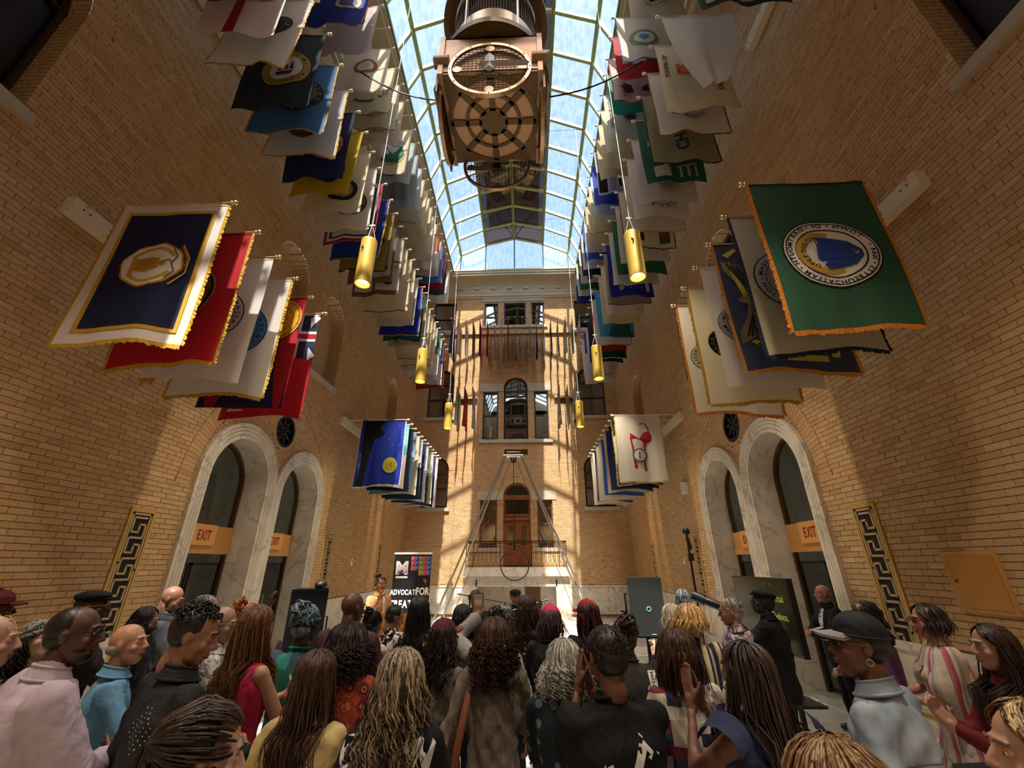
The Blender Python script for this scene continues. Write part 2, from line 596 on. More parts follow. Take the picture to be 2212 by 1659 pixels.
    for k in range(8):
        a = k*PI/4+.2
        m.tube(np.array([fr(8.83+.03*math.cos(a), 4.72+.03*math.sin(a), -.03), fr(8.83+.31*math.cos(a), 4.72+.31*math.sin(a), -.03)]), .009, 5)
        aa = [a+(PI/4)*x for x in np.linspace(0, 1, 7)]
        m.tube(np.array([fr(8.83+(.27-.12*math.sin(PI*x))*math.cos(q), 4.72+(.27-.12*math.sin(PI*x))*math.sin(q), -.03) for x, q in zip(np.linspace(0, 1, 7), aa)]), .006, 5)
    m.tube(circ(.10, -.03), .007, 5, closed=True)
    for k in range(40):
        a = k*2*PI/40
        m.ball(fr(8.83+.33*math.cos(a), 4.72+.33*math.sin(a), .012), .012, nu=6, nv=4)
    part('tracery', m, plain('#5a5550', .4, .6), rw)
    return wl, fr

def portal(side, wl, fr, c, idx):
    s = -1 if side == 'left' else 1
    prof = [(1.115, 0), (1.115, .075), (1.06, .085), (1.05, .062), (1.035, .062), (1.025, .078), (.995, .078), (.985, .05), (.96, .05), (.95, .066), (.92, .066), (.91, .035), (.885, .035), (.875, .05), (.82, .05), (.82, -.55)]
    m = MB()
    prev = None
    for r, d in prof:
        P = arch_pts(c, r, 3.37, 0., 36)
        if s*0 == 0 and r > 1.0:                       # neighbours share the centre pier
            lim = 8.82
            P[:, 0] = np.minimum(P[:, 0], lim) if idx == 0 else np.maximum(P[:, 0], lim)
        A = on(fr, P, d)
        if prev is not None: m.strip(prev, A, 0)
        prev = A
    dr = part('door_%d' % (idx+(2 if side == 'left' else 4)), m, M_MARBLE, smooth=False, kind='structure')
    # bronze frame, transom and glass
    m = MB()
    P = arch_pts(c, .80, 3.37, .0, 36)
    X, Y = on(fr, P, -.5), on(fr, arch_pts(c, .755, 3.37, .0, 36), -.5)
    m.strip(on(fr, arch_pts(c, .82, 3.37, 0, 36), -.44), on(fr, arch_pts(c, .76, 3.37, 0, 36), -.44))
    m.strip(on(fr, arch_pts(c, .76, 3.37, 0, 36), -.44), on(fr, arch_pts(c, .76, 3.37, 0, 36), -.52))
    part('door_frame', m, M_BRONZE, dr)
    m = MB()
    A = on(fr, arch_pts(c, .76, 3.37, 2.62, 30), -.49)
    m.add(A, [tuple(range(len(A)))])
    part('fanlight_pane', m, M_DOORGLASS, dr)
    amber = plain('#cf9650', .5, .1)
    m = MB()
    x0, x1 = s*(W+.42), s*(W+.56)
    m.box(x0, x1, c-.80, c+.80, 2.28, 2.62)
    m.box(s*(W+.40), s*(W+.5), c-.79, c+.79, 2.14, 2.28)
    part('transom_bar', m, amber, dr)
    for k, (a, b) in enumerate(((c-.76, c-.02), (c+.02, c+.76))):
        m = MB()
        m.box(s*(W+.485), s*(W+.495), a+.03, b-.03, .06, 1.98)
        g = part('door_leaf', m, M_DOORGLASS, dr)
        m = MB()
        for p, q, z0, z1 in ((a, a+.035, .03, 1.99), (b-.035, b, .03, 1.99), (a, b, .03, .09), (a, b, 1.95, 1.99)):
            m.box(s*(W+.475), s*(W+.505), p, q, z0, z1)
        part('leaf_frame', m, M_BLACKM, g)
        m = MB(); yy = b-.09 if k == 0 else a+.09
        m.tube([(s*(W+.43), yy, .95), (s*(W+.43), yy, 1.35)], .014, 8)
        m.tube([(s*(W+.43), yy, .97), (s*(W+.49), yy, .97)], .008, 6); m.tube([(s*(W+.43), yy, 1.33), (s*(W+.49), yy, 1.33)], .008, 6)
        part('handle', m, M_STEEL, g)
    return dr

PLAQUES = [(5.68, 6.10, .35, 2.68), (11.72, 12.1, .35, 2.68), (15.9, 16.3, .35, 2.68)]

def vestibule(side):
    """dim marble lobby behind the pair of glass doors"""
    s = -1 if side == 'left' else 1
    m = MB()
    a, b = s*(W+.55), s*(W+3.4)
    y0, y1, zt = 5.8, 12.2, 5.2
    def q(*P): m.add(np.array(P), [(0, 1, 2, 3)])
    q((b,y0,0),(b,y1,0),(b,y1,zt),(b,y0,zt)); q((a,y0,0),(b,y0,0),(b,y0,zt),(a,y0,zt)); q((a,y1,0),(b,y1,0),(b,y1,zt),(a,y1,zt))
    q((a,y0,zt),(b,y0,zt),(b,y1,zt),(a,y1,zt)); q((s*W,y0,0),(b,y0,0),(b,y1,0),(s*W,y1,0))
    lob = part('trim_%d' % (1 if side == 'left' else 2), m, M_MARBLE2, kind='structure')
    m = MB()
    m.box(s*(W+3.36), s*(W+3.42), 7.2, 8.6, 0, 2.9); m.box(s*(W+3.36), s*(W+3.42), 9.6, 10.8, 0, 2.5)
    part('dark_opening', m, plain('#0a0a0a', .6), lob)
    m = MB()
    m.box(s*(W+1.6), s*(W+1.8), 7.6, 10.2, zt-.08, zt-.02)
    lt = part('lobby_fill_strip', m, emit('#fff0d8', 14.0, 'lobby_fill_light'), lob)  # added glowing strip that brightens the lobby, not a known fitting
    return lob

WL, FL = build_side('left')
WR, FR_ = build_side('right')
for side, wl, fr in (('left', WL, FL), ('right', WR, FR_)):
    for i, c in enumerate(DC): portal(side, wl, fr, c, i)
    vestibule(side)

# ---- far wall
ff = wall_frame('far')
SW = [(-3.74, .65, 8.53, 10.45), (3.73, .67, 8.53, 10.45), (-3.74, .62, 4.27, 5.95), (3.77, .67, 4.27, 5.95)]   # side arched windows
FW_RECT = [(-1.66, -.93, 13.67, 15.12), (-.61, .57, 13.67, 15.12), (.88, 1.57, 13.67, 15.12),
           (-1.62, -.86, 7.38, 9.85), (.90, 1.59, 7.38, 9.85), (-1.63, -.87, 2.6, 4.58), (.92, 1.6, 2.6, 4.58),
           (-4.4, -3.2, 13.4, 15.2), (3.2, 4.4, 13.4, 15.2)]
CW = (-.0, .585, 10.05, 7.38)      # centre arched window
CDR = (.02, .60, 4.75, 1.85)       # centre arched balcony door
opn = [('arch', c, r, zs, zb) for c, r, zb, zs in [(a, b, c_, d) for a, b, c_, d in SW]]
opn += [('rect', a, b, c, d) for a, b, c, d in FW_RECT]
opn += [('arch', CW[0], CW[1], CW[2], CW[3]), ('arch', CDR[0], CDR[1], CDR[2], CDR[3])]
opn += [('rect', -.55, .55, 6.66, 6.93)]
mb = MB(); backing(mb, ff, -W, W, 0, 15.7, opn)
WF = part('wall_far', mb, M_MORTAR, kind='structure')
stone = [('rect', -1.75, 1.65, 15.2, 15.7), ('rect', -1.8, -.6, 9.87, 10.3), ('rect', .6, 1.78, 9.87, 10.3),
         ('rect', -1.78, -.6, 4.6, 4.98), ('rect', .62, 1.78, 4.6, 4.98), ('rect', -2.15, 2.15, 0, 1.85)]
rings = [('ring', CW[0], CW[1]+.28, CW[2], 0, 0.), ('ring', CDR[0], CDR[1]+.28, CDR[2], 0, 0.)]
rings += [('ring', c, r+.26, zs, 0, 0.) for c, r, zb, zs in SW]
rings += [('ring', -3.85, .88, 1.2, 0, .64), ('ring', 3.85, .88, 1.2, 0, .64)]
B = brick_list(-W, W, 1.17, 15.6, opn+stone+rings)
mb = MB(); bricks_mesh(mb, B, ff)
for c, r, zs in [(CW[0], CW[1], CW[2]), (CDR[0], CDR[1], CDR[2])]+[(a, b, d) for a, b, c_, d in SW]:
    voussoirs(mb, ff, c, zs, r+.004, r+.27, 0, PI)
for c in (-3.85, 3.85): voussoirs(mb, ff, c, 1.2, .65, .87, 0, PI)
part('brick_field', mb, M_BRICK, WF, kind='stuff')
m = MB()
for h in stone[:5]: m.box(h[1], h[2], FAR, FAR-.03, h[3], h[4])
part('lintel', m, M_STONE, WF)
m = MB()
for a, b, z in ((-1.82, 1.72, 13.67), (-1.75, 1.75, 7.38), (-4.5, -3.0, 8.53), (3.0, 4.5, 8.53), (-4.47, -3.0, 4.27), (3.0, 4.55, 4.27), (-4.5, -3.1, 13.4), (3.1, 4.5, 13.4)):
    m.box(a, b, FAR+.2, FAR-.09, z-.15, z)
m.box(-2.0, -.66, FAR+.1, FAR-.06, 2.45, 2.6); m.box(.68, 2.0, FAR+.1, FAR-.06, 2.45, 2.6)
part('sill', m, M_STONE, WF)
m = MB()
m.box(-3.7, 3.7, FAR, FAR-.12, 13.12, 13.26)
for a, b in ((-2.9, -1.9), (1.9, 2.9)): m.box(a, b, FAR, FAR-.16, 9.45, 9.55)
part('trim_band', m, plain('#b89a6c', .8), WF)
for a, b in ((-2.9, -2.4), (2.1, 2.9)):
    m = MB(); m.box(a, b, FAR-.002, FAR-.012, 9.18, 9.44); part('vent_panel', m, plain('#6e4c22', .7), WF)
# dado and balcony front in marble
u = -W
while u < W-.01:
    a, b = u, min(u+1.24, W)
    if not (a > -2.2 and b < 2.2):
        m = MB(); m.box(max(a+.003, -W), b-.003, FAR, FAR-.03, .1, 1.08); part('panel', m, M_MARBLE, WF)
    u += 1.24
m = MB()
for a, b in ((-W, -2.1), (2.1, W)): m.box(a, b, FAR, FAR-.05, 1.08, 1.15)
part('dado_cap', m, M_MARBLE, WF)
m = MB()
m.box(-2.13, 2.13, FAR, FAR-1.25, 1.52, 1.84)
m.box(-2.0, 2.0, FAR, FAR-1.15, 1.40, 1.52)
m.box(-2.1, -1.55, FAR, FAR-1.1, 0, 1.45); m.box(1.55, 2.1, FAR, FAR-1.1, 0, 1.45)
m.box(-1.55, 1.55, FAR, FAR-.3, .0, 1.4)
m.box(-1.6, 1.6, FAR-.95, FAR-1.1, 1.15, 1.4)
part('trim_4', m, M_MARBLE, kind='structure')
m = MB(); m.box(.35, .95, FAR-.31, FAR-.33, 0, 1.15); part('brown_panel', m, plain('#7a4a30', .5), WF)

def glazing(name, mb_frame, mb_glass, parent, fm=None):
    o = part(name, mb_frame, fm or M_DARKWOOD, parent)
    part('pane', mb_glass, M_WINGLASS, o)
    return o
wn_ = 1
def rect_window(a, b, z0, z1, bars_z=(), bars_u=(), fm=None, depth=.16):
    global wn_
    m = MB()
    m.box(a, a+.07, FAR+depth, FAR+depth-.1, z0, z1); m.box(b-.07, b, FAR+depth, FAR+depth-.1, z0, z1)
    m.box(a+.07, b-.07, FAR+depth, FAR+depth-.1, z1-.09, z1); m.box(a+.07, b-.07, FAR+depth, FAR+depth-.1, z0, z0+.09)
    for z in bars_z: m.box(a+.07, b-.07, FAR+depth, FAR+depth-.09, z-.03, z+.03)
    for u in bars_u: m.box(u-.018, u+.018, FAR+depth, FAR+depth-.06, z0+.09, z1-.09)
    o = part('window_%d' % wn_, m, fm or M_DARKWOOD, kind='structure'); wn_ += 1
    cuts = [z0+.09]+list(bars_z)+[z1-.09]
    for p, q in zip(cuts[:-1], cuts[1:]):
        g = MB(); g.box(a+.07, b-.07, FAR+depth-.03, FAR+depth-.035, p, q); part('pane', g, M_WINGLASS, o)
    m = MB()
    P = np.array([(a, z0), (a, z1), (b, z1), (b, z0), (a, z0)])
    m.strip(on(ff, P, 0), on(ff, P, -depth-.02))
    part('jamb', m, M_BRICKT, o)
    return o
def arch_window(c, r, zb, zs, bars_z=(), bars_u=(), depth=.16, fm=None):
    global wn_
    m = MB()
    m.tube(on(ff, arch_pts(c, r-.04, zs, zb+.04), -depth+.05), .045, 6)
    m.box(c-r, c+r, FAR+depth, FAR+depth-.1, zb, zb+.09)
    for z in bars_z: m.box(c-r+.04, c+r-.04, FAR+depth, FAR+depth-.09, z-.03, z+.03)
    for u in bars_u: m.box(u-.018, u+.018, FAR+depth, FAR+depth-.06, zb+.05, zs)
    o = part('window_%d' % wn_, m, fm or M_DARKWOOD, kind='structure'); wn_ += 1
    g = MB(); A = on(ff, arch_pts(c, r-.03, zs, zb+.02), -depth+.02); g.add(A, [tuple(range(len(A)))]); part('pane', g, M_WINGLASS, o)
    m = MB(); m.strip(on(ff, arch_pts(c, r, zs, zb), 0), on(ff, arch_pts(c, r, zs, zb), -depth-.02)); part('jamb', m, M_BRICKT, o)
    return o
for a, b, z0, z1 in FW_RECT:
    if z0 > 13: rect_window(a, b, z0, z1, ((z0+z1)/2-.12,))
    elif z0 > 7: rect_window(a, b, z0, z1, ((z0+z1)/2,))
    else: rect_window(a, b, z0, z1, ((z0+z1)/2,), fm=plain('#6b3a24', .4))
arch_window(CW[0], CW[1], CW[3], CW[2], (8.62, 9.62, 9.9))
for c, r, zb, zs in SW: arch_window(c, r, zb, zs, ((zb+zs)/2, zs-.15), (c,))
m = MB(); m.strip(on(ff, np.array([(-.55, 6.66), (-.55, 6.93), (.55, 6.93), (.55, 6.66), (-.55, 6.66)]), 0), on(ff, np.array([(-.55, 6.66), (-.55, 6.93), (.55, 6.93), (.55, 6.66), (-.55, 6.66)]), -.2))
m.add(on(ff, np.array([(-.55, 6.66), (-.55, 6.93), (.55, 6.93), (.55, 6.66)]), -.2), [(0, 1, 2, 3)])
part('vent_recess', m, plain('#94703c', .8), WF)
# room glimpsed behind the far windows, dark brown throughout
m = MB(); m.box(-W, W, FAR+3.2, FAR+3.3, 0, 15.5); m.box(-W, W, FAR+.3, FAR+3.2, 6.2, 6.3); m.box(-W, W, FAR+.3, FAR+3.2, 11.9, 12.0); m.box(-W, W, FAR+.3, FAR+3.2, 15.4, 15.5)
m.box(-W, -W+.1, FAR+.3, FAR+3.2, 0, 15.5); m.box(W-.1, W, FAR+.3, FAR+3.2, 0, 15.5); m.box(-W, W, FAR+.3, FAR+3.2, 1.7, 1.85)
part('trim_3', m, plain('#3a2c20', .8), kind='structure')

# balcony door of carved wood
m = MB()
m.tube(on(ff, arch_pts(CDR[0], .56, CDR[2], 1.86), -.14), .045, 6)
for x in (-.56, .0, .56): m.box(CDR[0]+x-.03, CDR[0]+x+.03, FAR+.16, FAR+.07, 1.86, 3.72)
m.box(-.58, .62, FAR+.18, FAR+.04, 3.72, 3.86); m.box(-.58, .62, FAR+.18, FAR+.06, 4.62, 4.82); m.box(-.5, .54, FAR+.16, FAR+.1, 3.9, 4.0)
dd = part('door_1', m, M_WOOD, kind='structure')
for k, (a, b) in enumerate(((-.53, -.01), (.05, .55))):
    m = MB(); m.box(a, b, FAR+.14, FAR+.10, 1.88, 3.7)
    for z0, z1 in ((1.98, 2.32), (2.38, 2.6)): m.box(a+.08, b-.08, FAR+.10, FAR+.085, z0, z1)
    for q in range(3): m.box(a+.09+q*.12, a+.17+q*.12, FAR+.09, FAR+.075, 2.02, 2.28)
    lf = part('door_leaf', m, M_WOOD, dd)
    m = MB(); m.box(a+.16, b-.12, FAR+.10, FAR+.094, 2.72, 3.5); part('pane', m, M_WINGLASS, lf)
    m = MB(); m.ball((b-.03 if k == 0 else a+.03, FAR+.07, 2.75), .025); part('door_knob', m, M_BRASS, lf)
g = MB(); A = on(ff, arch_pts(CDR[0], .55, CDR[2], 3.86), -.15); g.add(A, [tuple(range(len(A)))])
part('fanlight_pane', g, glass('#9a9088', .7, .12, .02, name='fanlight_glass')[0], dd)
m = MB(); m.strip(on(ff, arch_pts(*CDR), 0), on(ff, arch_pts(*CDR), -.2)); part('jamb', m, M_BRICKT, dd)

# balcony railing
t = root('balcony_railing', 'black wrought iron balcony railing with hooped bars on the marble ledge', 'railing', (0, FAR-1.2, 1.84))
m = MB(); yb = FAR-1.18
for z in (1.90, 2.74): m.box(-2.0, 2.0, yb-.015, yb+.015, z-.012, z+.012)
m.box(-2.0, 2.0, yb-.02, yb+.02, 2.78, 2.82)
for s in (-1, 1): m.box(s*2.0-.02, s*2.0+.02, yb, FAR, 2.78, 2.82); m.box(s*2.0-.015, s*2.0+.015, yb, FAR, 1.89, 1.91)
for x in (-2.0, -1.72, -.62, .62, 1.72, 2.0): m.box(x-.014, x+.014, yb-.014, yb+.014, 1.84, 2.8)
part('rail_frame', m, M_BLACKM, t)
for s in (-1, 1):
    for k in range(6):
        m = MB(); x0 = s*(.68+k*.175); x1 = x0+s*.11
        zz = [(x0, 2.74), (x0, 2.0)]+[((x0+x1)/2-(x1-x0)/2*math.cos(q), 2.0-.05*math.sin(q)) for q in np.linspace(0, PI, 7)][1:]+[(x1, 2.74)]
        m.tube([(x, yb, z) for x, z in zz], .009, 5)
        part('hooped_bar', m, M_BLACKM, t)
for x in (-1.86, 1.86):
    m = MB()
    for z in (2.05, 2.25, 2.45, 2.62):
        m.tube([(x+.09*math.cos(q), yb, z+.08*math.sin(q)) for q in np.linspace(0, 5, 14)], .008, 5)
    part('scroll_panel', m, M_BLACKM, t)
m = MB()
for rr in (.40, .30): m.tube([(rr*math.cos(q), yb, 2.32+rr*math.sin(q)) for q in np.linspace(0, 2*PI, 33)[:-1]], .01, 5, closed=True)
for q in range(6):
    m.tube([(.05*math.cos(q*PI/3), yb, 2.32+.05*math.sin(q*PI/3)), (.3*math.cos(q*PI/3), yb, 2.32+.3*math.sin(q*PI/3))], .009, 5)
part('wheel_medallion', m, M_BLACKM, t)
for k, x in enumerate((-1.78, 1.78)):
    pass

# ---- back wall, floor
m = MB(); m.box(-W, W, BACK-.2, BACK, 0, 17.2); part('wall_back', m, M_BRICKT, kind='structure')
def floor_mat():
    m, t, b, o = nt('marble_floor')
    g = N(t, 'NewGeometry')
    sx = N(t, 'SeparateXYZ'); t.links.new(g.outputs['Position'], sx.inputs[0])
    n0 = N(t, 'TexNoise', i_Scale=1.1, i_Detail=6., i_Distortion=1.5); t.links.new(g.outputs['Position'], n0.inputs['Vector'])
    r = ramp(t, [(.3, '#8f8a82'), (.47, '#d8d3c9'), (.52, '#7e7973'), (.6, '#e4dfd5'), (.8, '#a39c92')])
    t.links.new(n0.outputs[0], r.inputs[0]); t.links.new(r.outputs[0], b.inputs['Base Color'])
    b.inputs['Roughness'].default_value = .18
    return m
m = MB(); m.box(-W, W, BACK, FAR, -.12, 0)
FLOOR = part('floor', m, floor_mat(), kind='structure')
for i in range(9):
    for j in range(16):
        if (i+j) % 2 == 0 and rng.rand() < .8 and 0 < j < 15:
            m = MB(); x, y = -4.4+i*1.1, j*1.2
            m.box(x-.52, x+.52, y-.57, y+.57, 0, .004); part('tile', m, M_MARBLE2 if (i % 3) else M_MARBLE, FLOOR)

# ---- cove, cornice, skylight
EX, EZ, EY = 3.35, 16.6, 18.18
m = MB()
def sweepU(prof, mat=0):
    """profile (inset from wall, z) swept round left, far and right walls"""
    prev = None
    for d, z in prof:
        A = np.array([(-W+d*(W-EX)/1.6, BACK, z), (-W+d*(W-EX)/1.6, FAR-d*(FAR-EY)/1.6, z), (W-d*(W-EX)/1.6, FAR-d*(FAR-EY)/1.6, z), (W-d*(W-EX)/1.6, BACK, z)])
        if prev is not None: m.strip(prev, A, mat)
        prev = A
sweepU([(0, 15.42), (.10, 15.42), (.12, 15.5), (.22, 15.52), (.24, 15.66), (.30, 15.70), (.34, 15.78), (.30, 15.84)])
sweepU([(.30, 15.84), (.34, 15.95), (.46, 16.08), (.66, 16.2), (.95, 16.28), (1.5, 16.34), (1.5, 16.46), (1.6, 16.46), (1.6, 16.6), (1.52, 16.6)])
CEI = part('ceiling', m, M_PLASTER, kind='structure')
m = MB()
for x in np.arange(-3.0, 3.1, .9): m.box(x-.14, x+.14, FAR-.28, FAR-.18, 15.88, 16.02)
for s in (-1, 1):
    for y in np.arange(.5, 18, .9): m.box(s*(W-.30), s*(W-.2), y-.14, y+.14, 15.86, 16.0)
part('dentil', m, M_PLASTER, CEI)
# upper roof closing the space outside the skylight
m = MB()
for s in (-1, 1): m.box(s*EX, s*(W+4), BACK-.2, FAR+.5, 16.6, 16.7)
m.box(-EX, EX, EY, FAR+4, 16.6, 16.7)
part('roof_slab', m, plain('#7b7568', .8), CEI)
# louvred openings in the left cove
for y in (6.9, 9.6, 4.2):
    m = MB()
    m.obox((-4.25, y+.55, 15.98), (.34, 0, .12), (0, .62, 0), (.01, 0, -.03), 0)
    o = part('dormer', m, M_CREAM, CEI)
    m = MB(); m.obox((-4.25, y+.28, 15.945), (.27, 0, .095), (0, .23, 0), (.006, 0, -.02)); m.obox((-4.25, y+.84, 15.945), (.27, 0, .095), (0, .23, 0), (.006, 0, -.02))
    part('dark_pane', m, plain('#0d0b09', .3), o)
NODE = [(-EX, EZ), (-2.95, 17.7), (-1.58, 18.38), (0, 18.8), (1.58, 18.38), (2.95, 17.7), (EX, EZ)]
ys = [EY-1.18*k for k in range(19)]
M_RIB = plain('#bcc488', .5)
M_PURLIN = plain('#7f8a50', .5)
for j, y in enumerate(ys):
    m = MB()
    for (x0, z0), (x1, z1) in zip(NODE[:-1], NODE[1:]):
        dx, dz = x1-x0, z1-z0; L = math.hypot(dx, dz)
        nx, nz = -dz/L, dx/L
        m.obox(((x0+x1)/2, y, (z0+z1)/2), (dx/2, 0, dz/2), (0, .05, 0), (nx*.06, 0, nz*.06))
    part('rib', m, M_RIB, CEI)
for k, (x, z) in enumerate(NODE):
    m = MB(); wdt = .06 if k != 3 else .08
    m.box(x-wdt, x+wdt, ys[-1], EY+.03, z-.07, z+.05)
    part('purlin', m, M_PURLIN, CEI)
for j in range(len(ys)-1):
    for k in range(6):
        (x0, z0), (x1, z1) = NODE[k], NODE[k+1]
        m = MB()
        m.add([(x0, ys[j+1], z0+.03), (x1, ys[j+1], z1+.03), (x1, ys[j], z1+.03), (x0, ys[j], z0+.03)], [(0, 1, 2, 3)])
        part('pane', m, M_DARKGLASS if k in (2, 3) else M_ROOFGLASS, CEI)
for k in range(6):
    (x0, z0), (x1, z1) = NODE[k], NODE[k+1]
    m = MB(); m.add([(x0, EY, EZ), (x1, EY, EZ), (x1, EY, z1), (x0, EY, z0)], [(0, 1, 2, 3)])
    part('pane', m, M_ROOFGLASS, CEI)
m = MB()
for x, z in NODE[1:-1]: m.box(x-.03, x+.03, EY-.02, EY+.05, EZ, z)
part('gable_mullion', m, plain('#5d7a72', .4), CEI)
m = MB(); m.box(-EX, EX, EY-.06, EY+.04, EZ-.02, EZ+.06)
for s in (-1, 1): m.box(s*EX-.05, s*EX+.05, BACK, EY, EZ-.02, EZ+.05)
part('curb', m, M_CREAM, CEI)
# gable behind the near end so the roof is closed
m = MB(); m.add([(x, BACK, z) for x, z in NODE], [tuple(range(7))]); part('gable_end', m, M_PLASTER, CEI)
# ridge walkway over the crown of the roof, dark against the sky
t = root('roof_walkway', 'dark boarded maintenance walkway running above the crown of the glass roof', 'walkway', (0, 8, 19.0))
m = MB()
m.box(-1.35, 1.35, 1.0, 17.9, 19.25, 19.31)
part('walkway_deck', m, plain('#8a7464', .8, var=.3, bscale=8.), t)
for k, y in enumerate(np.arange(1.6, 17.9, 2.36)):
    m = MB()
    m.tube([(-1.3, y, 19.2), (0, y, 19.22), (1.3, y, 19.2)], .05, 6); m.tube([(-1.3, y, 19.2), (-1.3, y, 18.5)], .04, 6); m.tube([(1.3, y, 19.2), (1.3, y, 18.5)], .04, 6)
    m.tube([(0, y, 19.2), (.8, y-1.0, 19.2)], .03, 6); m.tube([(0, y, 19.2), (-.8, y-1.0, 19.2)], .03, 6)
    part('bracket', m, plain('#3b3430', .7), t)

# ---- fretwork plaques, wall boxes, beams carrying the flag poles
def meander(mb, fr, u0, u1, z0, z1, d, s):
    """greek key strip made of bars"""
    w_ = u1-u0
    bar = .026
    def hb(a, b, z): mb.add(bx(a, b, z-bar/2, z+bar/2), BXF)
    def vb(u, a, b): mb.add(bx(u-bar/2, u+bar/2, a, b), BXF)
    def bx(a, b, c, e):
        P = []
        for dd_ in (d, d+.018):
            P += [fr(a, c, dd_), fr(b, c, dd_), fr(b, e, dd_), fr(a, e, dd_)]
        return np.array(P)
    BXF = [(4,5,6,7), (0,1,5,4), (1,2,6,5), (2,3,7,6), (3,0,4,7)]
    hb(u0, u1, z1-bar/2); hb(u0, u1, z0+bar/2); vb(u0+bar/2, z0, z1); vb(u1-bar/2, z0, z1)
    a, b = u0+.052, u1-.052
    mid = (a+b)/2
    n = int((z1-z0-.12)/.235)
    st = (z1-z0-.12)/n
    for k in range(n):
        zt = z1-.06-k*st
        # one S of the key
        hb(a, b, zt); vb(a, zt-st*.72, zt); hb(a, mid+.02, zt-st*.72); vb(mid+.01, zt-st*.72, zt-st*.34); hb(mid, b, zt-st*.34); vb(b, zt-st, zt-st*.34)
        if k % 3 == 2: hb(b, u1, zt-st*.55); hb(u0, a, zt-st*.2)
for q in (1/3., 2/3.): pass
names = ['nearest the camera', 'past the twin doors', 'nearest the far wall']
for side, fr in (('left', FL), ('right', FR_)):
    s = -1 if side == 'left' else 1
    for i, (a, b, z0, z1) in enumerate(PLAQUES):
        t = root('fretwork_grille', 'tall gold framed greek key grille on the %s brick wall, %s' % (side, names[i]), 'grille', tuple(fr((a+b)/2, z0, 0.)), 'greek key wall grilles')
        m = MB()
        x = s*W
        for p, q, c, e in ((a, a+.045, z0, z1), (b-.045, b, z0, z1), (a+.045, b-.045, z1-.05, z1), (a+.045, b-.045, z0, z0+.05)):
            m.box(x+s*.05, x-s*.03, p, q, c, e)
        part('frame', m, plain('#c39a4e', .5, .1), t)
        m = MB(); m.box(x+s*.0, x-s*.009, a+.04, b-.04, z0+.04, z1-.04); part('backing', m, plain('#0a0807', .7), t)
        m = MB(); meander(m, fr, a+.055, b-.055, z0+.06, z1-.06, .009, s); part('fretwork', m, plain('#b39a70', .55), t)
t = root('access_panel', 'square yellow metal access panel with a keyhole on the right brick wall', 'wall panel', (W-.02, 4.73, 1.6))
m = MB(); m.box(W, W-.03, 4.44, 5.02, 1.50, 2.06); part('frame', m, plain('#c8934a', .5, .1, var=.1), t)
m = MB(); m.box(W-.03, W-.038, 4.475, 4.985, 1.535, 2.015); dr = part('door', m, plain('#bd8538', .45, .15, var=.12, bscale=30.), t)
m = MB(); m.tube([(W-.038, 4.93, 1.78), (W-.05, 4.93, 1.78)], .012, 10); part('keyhole', m, plain('#5a3a18', .5, .5), dr)
for side, x, y in (('left', -W, 13.6), ('right', W, 13.0)):
    s = -1 if side == 'left' else 1
    t = root('thermostat', 'small white thermostat box on the %s brick wall' % side, 'thermostat', (x, y, 2.0))
    m = MB(); m.box(x, x-s*.05, y-.06, y+.06, 1.93, 2.12); part('cover', m, M_WHITE, t)
    m = MB(); m.box(x-s*.05, x-s*.054, y-.035, y+.035, 2.03, 2.09); part('display', m, plain('#888c86', .3), t)
t = root('wall_speaker', 'small white wall speaker beside the right door arch', 'speaker', (W, 12.0, 3.9))
m = MB(); m.box(W, W-.14, 11.9, 12.1, 3.75, 4.05); part('case', m, M_WHITE, t)
m = MB(); m.box(W-.14, W-.145, 11.92, 12.08, 3.78, 4.02); part('grille', m, plain('#c8c4ba', .7), t)
for side in ('left', 'right'):
    s = -1 if side == 'left' else 1
    for k, (y0, y1, z) in enumerate(((3.45, 7.0, 5.86), (11.3, 18.0, 5.82))):
        t = root('flagpole_beam', 'cream painted beam on the %s wall holding the %s lower flagpoles' % (side, 'nearer' if k == 0 else 'farther'), 'beam', (s*W, (y0+y1)/2, z))
        m = MB(); m.box(s*W, s*(W-.13), y0, y1, z-.11, z+.11); part('beam', m, M_CREAM, t)
        m = MB()
        for y in (y0+.12, y0+.2): m.tube([(s*(W-.13), y, z+.02), (s*(W-.137), y, z+.02)], .012, 8)
        part('bolt', m, plain('#7a5a2c', .5, .5), t)
    t = root('flagpole_beam', 'short cream beam high on the %s wall at the near end of the middle flags' % side, 'beam', (s*W, 3, 10.9))
    z = 11.05 if s > 0 else 10.78
    m = MB(); m.box(s*W, s*(W-.13), 1.0, 4.9, z-.11, z+.11); part('beam', m, M_CREAM, t)
